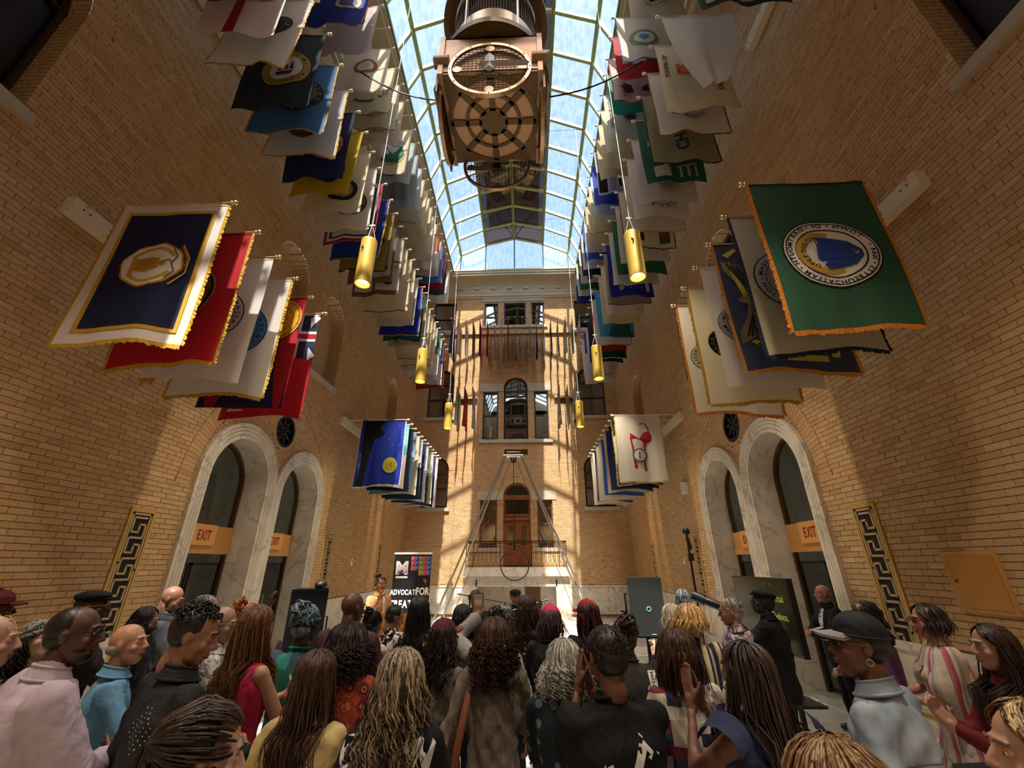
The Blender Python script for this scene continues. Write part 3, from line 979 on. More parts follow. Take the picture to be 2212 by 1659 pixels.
# ------------------------------------------------------------------ lettering
from mathutils.geometry import tessellate_polygon
TMP = bpy.data.scenes.new('workbench')
def bench(obs):
    for o in obs: TMP.collection.objects.link(o)
    TMP.view_layers[0].update()
    return TMP.view_layers[0].depsgraph
GL = {}
def glyphs(chars, bold=0.):
    new = [c for c in chars if (c, bold) not in GL and c != ' ']
    if not new: return
    obs = []
    for c in new:
        cu = bpy.data.curves.new('glyph', 'FONT')
        cu.body = c; cu.size = 1.0; cu.resolution_u = 3; cu.offset = bold; cu.fill_mode = 'BOTH' if False else 'FRONT'
        o = bpy.data.objects.new('glyph', cu); obs.append(o)
    dg = bench(obs)
    for c, o in zip(new, obs):
        me = o.evaluated_get(dg).to_mesh()
        V = np.empty(len(me.vertices)*3); me.vertices.foreach_get('co', V); V = V.reshape(-1, 3)[:, :2]
        F = [tuple(p.vertices) for p in me.polygons]
        GL[(c, bold)] = (V, F, V[:, 0].min() if len(V) else 0, V[:, 0].max() if len(V) else .3)
        o.evaluated_get(dg).to_mesh_clear()
    for o in obs:
        cu = o.data; bpy.data.objects.remove(o); bpy.data.curves.remove(cu)
class D2:
    """flat artwork: list of (verts2d, faces, colour, layer)"""
    def __init__(s): s.L = []; s.k = 0
    def add(s, V, F, c): s.L.append((np.asarray(V, float), F, c, s.k))
    def up(s): s.k += 1; return s
    def rect(s, u0, v0, u1, v1, c, n=0.06):
        a = max(2, int(abs(u1-u0)/n)+2); b = max(2, int(abs(v1-v0)/n)+2)
        U, Vv = np.meshgrid(np.linspace(u0, u1, a), np.linspace(v0, v1, b))
        s.add(np.stack([U.ravel(), Vv.ravel()], 1), [(j*a+i, j*a+i+1, (j+1)*a+i+1, (j+1)*a+i) for j in range(b-1) for i in range(a-1)], c)
    def disc(s, cx, cy, rx, ry, c, r0=0., n=28, a0=0., a1=2*PI, rings=3, wob=0.):
        k = n+1
        A = np.linspace(a0, a1, k); R = np.linspace(max(r0, .001), 1, rings+1)
        wb = 1+wob*np.sin(A*8)
        V = [(cx+rx*r*math.cos(a)*w_, cy+ry*r*math.sin(a)*w_) for r in R for a, w_ in zip(A, wb)]
        s.add(V, [(j*k+i, j*k+i+1, (j+1)*k+i+1, (j+1)*k+i) for j in range(rings) for i in range(n)], c)
    def poly(s, P, c):
        P = np.array(P, float)
        s.add(P, [tuple(t) for t in tessellate_polygon([[Vector((a, b, 0)) for a, b in P]])], c)
    def line(s, P, w, c):
        P = np.array(P, float)
        T = np.gradient(P, axis=0); T /= np.maximum(np.linalg.norm(T, axis=1, keepdims=True), 1e-9)
        Nn = np.stack([-T[:, 1], T[:, 0]], 1)*w/2
        k = len(P)
        s.add(np.vstack([P+Nn, P-Nn]), [(i, i+1, k+i+1, k+i) for i in range(k-1)], c)
    def text(s, st, cx, cy, size, c, ang=0., mirror=False, bold=.02, sx=1., sp=.08):
        """centred; v grows downwards on a flag, ang in radians clockwise"""
        glyphs(st, bold)
        x = 0; items = []
        for ch in st:
            if ch == ' ': x += .32; continue
            V, F, a, b = GL[(ch, bold)]
            items.append((V+np.array((x-a, 0)), F)); x += (b-a)+sp
        tot = x-sp
        for V, F in items:
            Q = (V-np.array((tot/2, .36)))*size*np.array((sx, 1.))
            if mirror: Q = Q*np.array((-1, 1))
            ca, sa = math.cos(ang), math.sin(ang)
            X = Q[:, 0]*ca+Q[:, 1]*sa; Y = Q[:, 0]*sa-Q[:, 1]*ca
            s.add(np.stack([cx+X, cy+Y], 1), F, c)
    def ringtext(s, st, cx, cy, r, size, c, a0=0., mirror=False, bold=.02, ry=1., full=None):
        glyphs(st, bold)
        wd = []
        for ch in st:
            wd.append(.4 if ch == ' ' else GL[(ch, bold)][3]-GL[(ch, bold)][2]+.16)
        tot = sum(wd)*size
        k = (full*r/tot) if full else 1.
        x = -tot*k/2
        for ch, w_ in zip(st, wd):
            q = w_*size*k
            if ch != ' ':
                V, F, a, b = GL[(ch, bold)]
                Q = (V-np.array(((a+b)/2, .36)))*size*np.array((min(k, 1.25), 1.))
                if mirror: Q = Q*np.array((-1, 1))
                t = (x+q/2)/r
                if mirror: t = -t
                t += a0
                # up direction points outwards
                ox, oy = math.sin(t), -math.cos(t)
                tx, ty = math.cos(t), math.sin(t)
                P = np.stack([cx+(r*ox+Q[:, 0]*tx+Q[:, 1]*ox), cy+(r*oy+Q[:, 0]*ty+Q[:, 1]*oy)*ry], 1)
                s.add(P, F, c)
            x += q
    def star(s, cx, cy, r, c):
        s.poly([(cx+(r if i % 2 == 0 else r*.4)*math.sin(i*PI/5), cy-(r if i % 2 == 0 else r*.4)*math.cos(i*PI/5)) for i in range(10)], c)
    def wings(s, cx, cy, sc, c, c2):
        for sg in (-1, 1):
            s.poly([(cx+a*sc, cy+sg*b*sc) for a, b in ((-.1, .05), (-.25, .5), (-.5, .9), (-.55, 1.25), (-.2, 1.1), (.15, .9), (.35, .5), (.25, .1))], c)
        s.up()
        for sg in (-1, 1):
            for k in range(7):
                s.line([(cx+(-.4+k*.11)*sc, cy+sg*(1.15-k*.05)*sc), (cx+(-.05+k*.05)*sc, cy+sg*.35*sc)], .018*sc*3, c2)
        s.disc(cx-.02*sc, cy, .3*sc, .14*sc, c)
def seal(d, cx, cy, r, ring, disc, text, tc, a0=0., mirror=False, motif=None, mc=None, edge=None, ry=1.0, tsize=None):
    if edge: d.disc(cx, cy, r*1.04, r*1.04*ry, edge); d.up()
    d.disc(cx, cy, r, r*ry, ring); d.up()
    d.disc(cx, cy, r*.70, r*.70*ry, disc); d.up()
    d.disc(cx, cy, r*.72, r*.72*ry, tc, r0=.965, rings=1)
    if text: d.ringtext(text, cx, cy, r*.84, tsize or r*.19, tc, a0, mirror, ry=ry, full=2*PI*.86 if len(text) > 14 else None)
    d.up()
    mc = mc or tc
    if motif == 'hill':
        d.poly([(cx-r*.5, cy+r*.3*ry), (cx-r*.2, cy-r*.15*ry), (cx, cy+r*.05*ry), (cx+r*.25, cy-r*.3*ry), (cx+r*.55, cy+r*.3*ry)], mc)
    elif motif == 'tree':
        d.disc(cx, cy-r*.1*ry, r*.35, r*.3*ry, mc, wob=.12); d.rect(cx-r*.05, cy+r*.1, cx+r*.05, cy+r*.5, mc)
    elif motif == 'house':
        d.poly([(cx-r*.4, cy), (cx, cy-r*.35), (cx+r*.4, cy)], mc); d.rect(cx-r*.32, cy, cx+r*.32, cy+r*.4, mc)
    elif motif == 'figure':
        d.disc(cx+r*.28, cy, r*.13, r*.11, mc); d.poly([(cx+r*.2, cy-r*.14), (cx+r*.2, cy+r*.14), (cx-r*.35, cy+r*.3), (cx-r*.45, cy-r*.3)], mc)
    elif motif == 'lines':
        for k in range(5): d.line([(cx-r*.45, cy+r*(-.35+.17*k)), (cx-r*.1, cy+r*(-.4+.17*k)), (cx+r*.2, cy+r*(-.3+.17*k)), (cx+r*.45, cy+r*(-.36+.17*k))], r*.035, mc)
    elif motif == 'ship':
        d.poly([(cx-r*.4, cy+r*.2), (cx+r*.4, cy+r*.2), (cx+r*.28, cy+r*.4), (cx-r*.28, cy+r*.4)], mc)
        for k in (-.2, .05, .28): d.poly([(cx+k*r-r*.1, cy+r*.12), (cx+k*r+r*.1, cy+r*.12), (cx+k*r, cy-r*.4)], mc)
    d.up()

# ------------------------------------------------------------------ flags
FW_, FH_ = 1.26, 1.88
def cloth_fn(origin, ux, nx, w_, h_, seed, amp=.035, sway=0., curl=0.):
    """maps (u across as seen, v down) to world; ux = across direction, nx = towards the viewer"""
    r = random.Random(seed)
    ph, ph2, ph3 = r.uniform(0, 6.3), r.uniform(0, 6.3), r.uniform(0, 6.3)
    k1, k2 = r.uniform(5.5, 9), r.uniform(12, 17)
    sl = r.uniform(-.03, .03)
    o = np.array(origin, float); ux = np.array(ux, float); nx = np.array(nx, float)
    def f(u, v, off=0.):
        u = np.asarray(u, float); v = np.asarray(v, float)
        t = np.clip(v/h_, 0, 1)
        a = amp*(.18+t**.8)
        n = a*np.sin(k1*u+ph+1.1*t)+a*.35*np.sin(k2*u+ph2-1.5*t)+a*.5*np.sin(2.2*v+ph3+2*u)*t+sway*t*t
        du = sl*t+.012*np.sin(3*v+ph3)*t-curl*(u/w_-.5)*t*t
        dz = -v-.03*np.sin(2.4*u/w_*PI/2+ph2)*t*t-.04*t*t*np.abs(u/w_-.5)**2*4
        s = np.ones_like(n+du)
        return o+np.multiply.outer((u+du), ux)+np.multiply.outer(n+off, nx)+np.multiply.outer(dz, np.array((0, 0, 1.)))
    return f
def flagcloth(name, f, w_, h_, base, parent, nu=16, nv=22, flip=False):
    m = MB()
    us, vs = np.linspace(0, w_, nu), np.linspace(0, h_, nv)
    U, V = np.meshgrid(us, vs)
    P = f(U.ravel(), V.ravel())
    m.add(P, [(j*nu+i, (j+1)*nu+i, (j+1)*nu+i+1, j*nu+i+1) for j in range(nv-1) for i in range(nu-1)])
    return part(name, m, fabric(base), parent, smooth=True)
def artwork(f, d, parent, name='emblem', trans=.12):
    cols = []; m = MB()
    for V, F, c, k in d.L:
        if not len(F): continue
        if c not in cols: cols.append(c)
        P = f(V[:, 0], V[:, 1], .005+.003*k)
        m.add(P, F, cols.index(c))
    if m.n: return part(name, m, [fabric(c, trans) for c in cols], parent, smooth=False)
def fringe(f, w_, h_, c, parent, sides='lrb', fw=.05, n=40):
    m = MB(); r = random.Random(3)
    def run(P):
        for (a, b), (a2, b2) in zip(P[:-1], P[1:]):
            pass
    segs = []
    if 'b' in sides: segs.append([((x, h_), (x, h_+fw)) for x in np.linspace(-.0, w_, n)])
    if 'l' in sides: segs.append([((0., y), (-fw*.8, y+fw*.25)) for y in np.linspace(0, h_, int(n*1.5))])
    if 'r' in sides: segs.append([((w_, y), (w_+fw*.8, y+fw*.25)) for y in np.linspace(0, h_, int(n*1.5))])
    for sg in segs:
        A = np.array([p for p, q in sg]); B = np.array([q for p, q in sg])
        B = B+(B-A)*rng.uniform(-.25, .25, (len(A), 1))
        m.strip(f(A[:, 0], A[:, 1], .002), f(B[:, 0], B[:, 1], rng.uniform(-.008, .008, len(B))), 0)
    part('fringe', m, fabric(c, .2), parent)
def hang(row, side, x_tip, y, z, d, base, fr=None, label='', seed=0, group=None, hi=False, w_=FW_, h_=FH_, header=None, pole_to=W-.1, sway=0., amp=None, frs='lrb', curl=0.):
    """one flag on a pole that sticks out from a side wall; d is a function drawing its artwork"""
    s = -1 if side == 'left' else 1
    t = root('flag', label, 'flag', (s*x_tip, y, z), group)
    m = MB()
    m.tube([(s*(x_tip-.05), y, z), (s*pole_to, y, z)], .013, 6)
    part('pole', m, plain('#c9a468', .45, .1) if hi else M_CREAM, t)
    m = MB(); m.ball((s*(x_tip-.08), y, z), .032, nu=8, nv=6); m.tube([(s*(x_tip-.045), y, z), (s*(x_tip-.03), y, z)], .026, 8)
    part('finial', m, M_BRASS if hi else M_WHITE, t, smooth=True)
    xl = s*x_tip if s > 0 else -x_tip-w_
    f = cloth_fn((xl, y, z+.012), (1, 0, 0), (0, -1, 0), w_, h_, seed, amp if amp is not None else (.022 if hi else .03), sway, curl)
    big = hi
    flagcloth('cloth', f, w_, h_, base, t, 28 if big else 14, 40 if big else 16)
    D = D2()
    hc = header or base
    D.rect(-.002, 0, w_+.002, .05, hc)
    if d: d(D.up())
    artwork(f, D, t)
    if fr: fringe(f, w_, h_, fr, t, frs, .05 if hi else .035, 60 if hi else 26)
    return t
W_, C_ = FW_/2, FH_/2
WHT, CRM, NVY, GLD, RED, GRN, BLK = '#ddd6cb', '#d2c6a6', '#1b2145', '#b8912e', '#a3191f', '#1f4a36', '#141518'

def f_springfield(d):
    d.rect(.10, .14, 1.16, 1.76, GLD); d.up(); d.rect(.145, .185, 1.115, 1.715, '#161b3c'); d.up()
    cx, cy = .64, .93
    d.disc(cx, cy, .37, .31, '#5a2a1a', wob=.03); d.up(); d.disc(cx, cy, .355, .295, GLD, wob=.03); d.up(); d.disc(cx, cy, .335, .275, '#d9d2c4', wob=.03); d.up()
    d.disc(cx, cy, .29, .24, GLD, r0=.86, a0=.5, a1=2.6); d.disc(cx, cy, .29, .24, GLD, r0=.86, a0=3.6, a1=5.8); d.up()
    d.disc(cx+.14, cy, .035, .03, '#a87818')
    d.poly([(cx+.1, cy-.07), (cx+.11, cy+.06), (cx-.05, cy+.1), (cx-.19, cy+.07), (cx-.19, cy-.08), (cx-.02, cy-.1)], '#b8892a')
    d.line([(cx+.12, cy-.02), (cx+.2, cy-.05), (cx+.24, cy-.02)], .02, '#a87818')
    d.rect(cx-.24, cy-.14, cx-.19, cy+.14, '#b8892a'); d.up()
    for k in range(4): d.line([(cx-.18, cy-.06+.04*k), (cx+.07, cy-.05+.03*k)], .006, '#5a3a10')
    d.line([(cx+.22, cy-.2), (cx+.28, cy-.1), (cx+.24, cy), (cx+.29, cy+.1), (cx+.22, cy+.2)], .012, '#3a2414')
    d.ringtext('SPRINGFIELD', cx, cy, .40, .05, GLD, 1.25, ry=.84)
    d.line([(cx+.30, cy-.26), (cx+.41, cy-.08), (cx+.41, cy+.12), (cx+.28, cy+.28)], .02, GLD)
def f_dedham(d):
    seal(d, .56, .92, .43, '#121212', '#3b3a34', 'THE TOWN OF DEDHAM MASSACHUSETTS', '#b08a3a', PI*.55, motif='tree', mc='#5a5a4c', edge='#b89a52', ry=.9)
    d.rect(.45, 1.5, .62, 1.55, GLD)
def f_scituate(d):
    seal(d, .68, .94, .38, WHT, '#d8cfc8', 'SCITUATE MASSACHUSETTS', '#2c2a44', PI*.45, motif='lines', mc='#8a8090', edge='#2c2a44', ry=.92)
    d.poly([(.02, 1.86), (.2, 1.86), (.16, 1.96), (.11, 1.9), (.05, 1.97)], '#c98a2a')
def f_bluedisc(d):
    seal(d, .72, .92, .37, '#4a78a8', '#4a78a8', 'BURY MASSACHUSETTS', '#1c2a4a', PI*.55, motif='figure', mc='#27324a', edge='#2a4a78', ry=1.05)
def f_redblue(d):
    d.poly([(0, 1.88), (0, 1.5), (.35, 1.25), (.85, .85), (1.26, .35), (1.26, 1.88)], '#1b1f45'); d.up()
    CXX = .93
    d.disc(CXX, .42, .33, .36, '#c98f1c'); d.up()
    for k in range(14):
        a = k*2*PI/14
        d.line([(CXX+.08*math.cos(a), .42+.08*math.sin(a)), (CXX+.31*math.cos(a+.3), .42+.33*math.sin(a+.3))], .009, '#6a4210')
    for rr in (.1, .2, .3): d.disc(CXX, .42, rr, rr*1.08, '#6a4210', r0=.96, rings=1)
def f_ensign(d):
    d.rect(.58, .05, 1.26, .88, '#22304f'); d.up()
    d.line([(.6, .07), (1.24, .86)], .13, '#e6e2da'); d.line([(1.24, .07), (.6, .86)], .13, '#e6e2da'); d.up()
    d.rect(.58, .37, 1.26, .56, '#e6e2da'); d.rect(.86, .05, 1.0, .88, '#e6e2da'); d.up()
    d.rect(.58, .42, 1.26, .51, '#a81c24'); d.rect(.9, .05, .96, .88, '#a81c24'); d.up()
    d.text('NO', .22, 1.55, .3, '#e6e2da', -PI/2, bold=.0)
def f_dartmouth(d):
    cx, cy = .62, 1.02
    d.disc(cx, cy, .50, .43, '#14181a'); d.up(); d.disc(cx, cy, .485, .415, '#d9d4cc'); d.up()
    d.disc(cx, cy, .47, .40, '#1a1a1c', r0=.97, rings=1); d.disc(cx, cy, .365, .315, '#1a1a1c', r0=.95, rings=1); d.up()
    d.ringtext('TOWN \u2022 OF \u2022 DARTMOUTH \u2022 MASSACHUSETTS \u2022 1664 \u2022', cx, cy, .425, .078, '#1a1a1c', -1.97, mirror=True, ry=.86, full=2*PI*.96)
    d.disc(cx-.05, cy, .31, .27, '#b8923c', r0=.72, a0=1.1, a1=5.0); d.up()
    d.ringtext('UTILE DULCI', cx-.05, cy, .235, .075, '#1a1a1c', -PI/2+.0, mirror=False, ry=.87)
    d.poly([(cx-.12, cy-.12), (cx-.15, cy-.2), (cx+.05, cy-.19), (cx+.2, cy-.13), (cx+.31, cy-.02), (cx+.31, cy+.06), (cx+.2, cy+.17), (cx+.02, cy+.2), (cx-.08, cy+.21), (cx-.1, cy+.12), (cx-.16, cy+.08)], '#24418f'); d.up()
    d.poly([(cx+.08, cy-.045), (cx+.2, cy-.035), (cx+.27, cy), (cx+.26, cy+.035), (cx+.18, cy+.055), (cx+.09, cy+.05)], '#a88a70')
    for sg in (-1, 1):
        d.line([(cx+.09, cy+sg*.03), (cx-.0, cy+sg*.1), (cx-.12, cy+sg*.13)], .018, '#c9b8a0')
        d.line([(cx+.02, cy+sg*.09), (cx-.02, cy+sg*.05)], .012, '#c9b8a0'); d.line([(cx-.06, cy+sg*.115), (cx-.1, cy+sg*.07)], .012, '#c9b8a0'); d.line([(cx-.09, cy+sg*.12), (cx-.13, cy+sg*.17)], .012, '#c9b8a0')
    d.up(); d.disc(cx+.24, cy, .012, .012, '#14181a')
def f_milton(d):
    seal(d, .52, .96, .44, '#b9b3a4', '#aaa596', 'TOWN OF MILTON \u2022 MASSACHUSETTS', '#1d2238', -PI*.55, motif='house', mc='#77766c', edge='#1d2238', ry=.86)
def f_eagle(d):
    y_ = '#c9bb3c'
    for p in ([(.08, .2), (.24, .10), (.3, .12), (.14, .25)], [(.34, .10), (.5, .07), (.5, .12), (.37, .14)], [(.09, .34), (.15, .32), (.3, 1.0), (.24, 1.02)], [(.26, 1.1), (.31, 1.08), (.42, 1.4), (.37, 1.44)],
              [(.14, 1.52), (.2, 1.5), (.44, 1.72), (.38, 1.74)], [(.46, 1.72), (1.0, 1.70), (1.0, 1.78), (.5, 1.80)], [(1.04, 1.72), (1.1, 1.5), (1.17, 1.52), (1.12, 1.72)]):
        d.poly([(a*.98, b) for a, b in p], y_)
    d.up(); d.wings(.30, .92, .5, '#8a7a50', '#2a2418')
def f_marlborough(d):
    seal(d, .46, .98, .38, '#cfc8bc', '#cfc8bc', 'MARLBOROUGH \u2022 MASSACHUSETTS', '#34302e', -PI*.5, mirror=True, motif='lines', mc='#5a5450', edge='#8a847c', ry=.8)
def f_darkdisc(d):
    seal(d, .42, .98, .28, '#20221c', '#20221c', 'TOWN OF LEE 1777', '#b09a4a', -PI*.5, mirror=True, motif='hill', mc='#6a6a3a', ry=.85)
def f_occs(d):
    seal(d, .36, .98, .28, '#d6cfc4', '#d6cfc4', 'GROSS MASSACHUSETTS', '#3a3a44', -PI*.6, mirror=True, motif='ship', mc='#4a4a50', edge='#3a3a44', ry=.85)

orde = ['first', 'second', 'third', 'fourth', 'fifth', 'sixth', 'seventh', 'eighth', 'ninth', 'tenth', 'eleventh', 'twelfth', 'thirteenth', 'fourteenth', 'fifteenth', 'sixteenth', 'seventeenth', 'eighteenth', 'nineteenth', 'twentieth', 'twenty-first', 'twenty-second', 'twenty-third', 'twenty-fourth', 'twenty-fifth', 'twenty-sixth', 'twenty-seventh', 'twenty-eighth', 'twenty-ninth', 'thirtieth', 'thirty-first']
GL_ = 'flags on the lower left beam near the camera'
GR_ = 'flags on the lower right beam near the camera'
Ly = [3.57+.478*k for k in range(6)]
lowL = [('#d8cdc4', f_springfield, GLD, 'white satin flag with a navy centre and gilt seal, nearest on the lower left beam', '#d8cdc4'),
        ('#a81a20', f_dedham, GLD, 'red flag with a black and gold town seal, second on the lower left beam', '#7a1218'),
        ('#d9d3ca', f_scituate, None, 'white flag with a small grey lettered seal, third on the lower left beam', None),
        ('#cfc9bd', f_bluedisc, GLD, 'white gold-fringed flag with a blue disc, fourth on the lower left beam', None),
        ('#a81a20', f_redblue, None, 'red and navy flag with a golden disc, fifth on the lower left beam', '#7a1218'),
        ('#a01a22', f_ensign, None, 'red flag with a blue and white crossed canton, farthest of the near lower left beam', '#d8d3c8')]
for k, (b, d, fr_, lb, hd) in enumerate(lowL):
    hang('low', 'left', 3.04, Ly[k], 5.92, d, b, fr_, lb, 100+k, GL_, True, header=hd, pole_to=W-.15, curl=-.05 if k == 0 else 0)
lowR = [('#2f5540', f_dartmouth, '#c97a24', 'green orange-fringed flag with a stag seal, nearest on the lower right beam', '#1c2e26'),
        ('#b3a98e', f_milton, '#262a3e', 'beige flag with a dark ringed town seal, second on the lower right beam', '#8a8270'),
        ('#3a3f58', f_eagle, '#c0812c', 'slate blue flag with a tan eagle and yellow dashes, third on the lower right beam', '#20253c'),
        ('#cfc6b8', f_marlborough, None, 'white flag with a pale dotted seal, fourth on the lower right beam', None),
        ('#cbbf9c', f_darkdisc, '#a8842e', 'cream gold-fringed flag with a dark disc, fifth on the lower right beam', None),
        ('#d4cbbb', f_occs, '#b8762c', 'white orange-fringed flag with a small ringed seal, farthest of the near lower right beam', None)]
for k, (b, d, fr_, lb, hd) in enumerate(lowR):
    hang('low', 'right', 3.04, 3.53+.486*k, 5.92, d, b, fr_, lb, 200+k, GR_, True, header=hd, pole_to=W-.15, h_=1.9)

# ---- generic artwork for the smaller flags
def g_seal(ring, disc, text, tc, a0=0., mirror=False, motif='lines', mc=None, edge=None, r=.34, cx=None, cy=None):
    def f(d): seal(d, cx or W_, cy or C_, r, ring, disc, text, tc, a0, mirror, motif, mc, edge)
    return f
def g_border(c, c2=None, inner=None):
    def f(d):
        d.rect(0, .05, .07, FH_, c); d.rect(FW_-.07, .05, FW_, FH_, c); d.rect(.07, FH_-.09, FW_-.07, FH_, c)
        if c2:
            d.up(); d.rect(.14, .14, .19, FH_-.16, c2); d.rect(FW_-.19, .14, FW_-.14, FH_-.16, c2); d.rect(.14, FH_-.21, FW_-.14, FH_-.16, c2); d.rect(.14, .12, FW_-.14, .17, c2)
        if inner: d.up(); inner(d)
    return f
def g_text(lines, c, mirror=False, ang=-PI/2, size=.17, extra=None):
    def f(d):
        for st, x, y in lines: d.text(st, x, y, size, c, ang, mirror)
        if extra: extra(d)
    return f
def stars(d):
    for x in (.35, .9): d.star(x, 1.45, .1, '#1d2440')
def g_stoneham(d): seal(d, .70, .78, .40, '#24262c', '#24262c', 'STONEHAM \u2022 1725', '#a99a80', PI*.35, motif='house', mc='#5a5a60', ry=.8)
def g_cross(d):
    d.rect(.5, .05, .68, FH_, '#a81c28'); d.rect(0, .8, FW_, .95, '#a81c28'); d.up(); d.disc(.8, .85, .3, .22, '#8a7a70'); d.disc(.8, .85, .22, .15, '#b0a498')
def g_diag(c):
    def f(d): d.poly([(0, 1.88), (0, 1.2), (1.26, .3), (1.26, 1.88)], c)
    return f
def g_lighthouse(d):
    d.poly([(.1, .35), (.3, .3), (.34, .5), (.14, .55)], '#6a2a4a'); d.text('BED', .32, .9, .26, '#d8d2c8', -PI/2-.4, bold=.04)
    d.rect(.2, 1.45, .55, 1.75, '#d8d2c8'); d.rect(.42, 1.3, .52, 1.45, '#d8d2c8'); d.up(); d.line([(.7, 1.45), (1.1, 1.4)], .03, '#d8c88a')
    for x in (.75, .9, 1.05): d.rect(x, 1.45, x+.05, 1.75, '#c9b47a')
def g_crown(d):
    d.text('TOWN OF', .14, .65, .13, '#2a2c3c', -PI/2, bold=.02); d.text('SAND', 1.02, 1.2, .15, '#2a2c3c', -PI/2, bold=.02)
    d.poly([(.35, .62), (.5, .6), (.75, .72), (.95, .95), (.8, 1.0), (.6, .85), (.4, .85)], '#c77a2c'); d.up(); d.rect(.33, .6, .4, .86, '#b5482a'); d.disc(.36, .66, .05, .05, '#c77a2c')
def g_hingham(d):
    d.rect(.10, .05, 1.16, 1.76, '#c9c4b8'); d.up(); d.disc(.72, .95, .32, .5, '#7a6c5c', wob=.05); d.up(); d.disc(.70, .8, .2, .26, '#a8957e'); d.disc(.75, 1.25, .3, .2, '#4c4438')
    d.up(); d.disc(.63, .76, .03, .02, '#3a3028'); d.disc(.78, .76, .03, .02, '#3a3028'); d.line([(.62, .92), (.78, .92)], .015, '#3a3028')
    d.text('HINGHAM', .22, .95, .2, '#23243a', -PI/2, bold=.0); d.text('MASSACHUSETTS', .36, .95, .09, '#23243a', -PI/2, bold=.0)
def g_chester(d):
    d.poly([(0, .1), (.5, .1), (0, .8)], '#77705a'); d.up(); d.text('TOWN OF', .25, .75, .13, '#2a2c1c', -PI/2, bold=.02); d.text('CHES', .62, 1.2, .3, '#26301e', -PI/2, bold=.04); d.text('IN', 1.0, 1.0, .14, '#2a2c1c', -PI/2)
def g_melrose(d):
    d.rect(.45, .2, .8, 1.2, '#cdbfb2'); d.up(); d.text('MELROSE', .28, .72, .22, '#e0d8ca', PI/2, bold=.03); d.text('ON', 1.05, .5, .2, '#e0d8ca', PI/2)
def g_shoe(d):
    d.rect(.08, .1, .60, 1.7, '#c9b4a6'); d.rect(.68, .1, 1.2, 1.7, '#c9b4a6'); d.up()
    d.poly([(.14, 1.3), (.3, 1.15), (.5, 1.2), (.55, 1.5), (.3, 1.55)], '#3a2c28'); d.line([(.2, 1.3), (.3, 1.7)], .05, '#3a2c28'); d.disc(.93, 1.4, .18, .14, '#2a3a2c'); d.disc(.25, .6, .1, .2, '#4c8a4a')
def g_flowers(d):
    d.rect(.55, .05, .62, 1.88, '#77563c'); d.rect(0, .8, 1.26, .87, '#77563c'); d.rect(0, 1.78, 1.26, 1.88, '#77563c'); d.rect(0, .05, .06, 1.88, '#77563c'); d.up()
    d.disc(.95, 1.5, .14, .1, '#27542c', a0=0, a1=PI); d.line([(.95, 1.5), (.86, 1.2), (.8, 1.12)], .02, '#27542c'); d.disc(.8, 1.12, .06, .08, '#1d2420'); d.disc(1.12, 1.02, .06, .05, '#b8952c'); d.line([(.2, 1.1), (.3, 1.4), (.35, 1.6)], .04, '#a8522c')
def g_redletters(d):
    d.rect(.72, .08, 1.2, 1.7, '#cfc4b8'); d.up(); d.text('DANCI', .95, .7, .3, '#a8242c', -PI/2, bold=.05); d.poly([(.85, 1.3), (1.05, 1.25), (1.12, 1.5), (.9, 1.55)], '#a8242c')
def g_winthrop(d): d.text('WINTHROP', .55, .85, .24, '#39403c', -PI/2, mirror=False, bold=.02); d.text('TOWN OF', .28, .85, .12, '#39403c', -PI/2)
def g_flower_navy(d):
    for k in range(5): d.disc(.35+.05*math.cos(k*1.257), 1.6+.05*math.sin(k*1.257), .03, .03, '#c9c0c8')
    d.line([(.6, 1.62), (.95, 1.58)], .03, '#b8b0b8'); d.rect(1.05, 1.3, 1.15, 1.7, '#b8b0b8')
def g_town(d): d.text('TOWN OF', .3, .8, .26, '#1c1c1e', -PI/2, bold=.04)
def g_teal(d): d.poly([(.3, 1.88), (.55, 1.2), (1.26, 1.0), (1.26, 1.88)], '#0f4a3c'); d.disc(.7, .8, .2, .2, '#c9a45a')
def g_pict(d): d.rect(.3, 1.2, .5, 1.7, '#4c4438'); d.rect(.9, 1.3, 1.15, 1.75, '#3f5a4a'); d.up(); d.disc(1.02, 1.5, .07, .1, '#8a3a2c')
def g_1733(d): d.text('1733', .3, 1.55, .2, '#2a2c24', -PI/2+.3, bold=.02); d.text('MASS', .95, 1.5, .2, '#2a2c24', -PI/2+.3, bold=.02)
def g_afb(d): d.text('ALFORD', .85, .6, .22, '#2c4468', PI, bold=.02); d.text('MASSACHUSETTS', .5, 1.2, .13, '#2c4468', PI, bold=.02)
def g_russell(d): d.text('RUSSELL', .95, .75, .2, '#3c4040', -PI/2, bold=.01); d.text('MASSACHUSETTS', .7, .8, .12, '#3c4040', -PI/2); d.rect(.3, 1.4, .7, 1.5, '#2a2c30'); d.rect(.35, 1.1, .4, 1.4, '#2a2c30')
def g_bigseal(d):
    d.disc(.66, .95, .5, .55, '#b8842c'); d.up(); d.disc(.66, .95, .48, .53, '#dcd4c6'); d.up(); d.poly([(.25, 1.1), (.5, .8), (.7, 1.05), (1.0, .7), (1.1, 1.1), (.9, 1.4), (.4, 1.4)], '#2f6a4a'); d.disc(.85, .65, .2, .15, '#7aa4c8'); d.up()
    d.line([(.3, .95), (.6, 1.2), (.9, 1.15)], .03, '#1d3a5a')
def g_wig(d): d.line([(.25, 1.3), (.4, 1.36), (.7, 1.34), (.95, 1.2)], .09, '#3c5a5a'); d.up(); d.line([(1.0, .9), (1.05, 1.15), (.95, 1.3)], .03, '#5a3a2c'); d.line([(1.15, .95), (1.1, 1.2)], .03, '#5a3a2c')
def g_oval(d): d.disc(.66, .6, .3, .2, '#17181c'); d.up(); d.disc(.78, .58, .1, .09, '#2c3440')
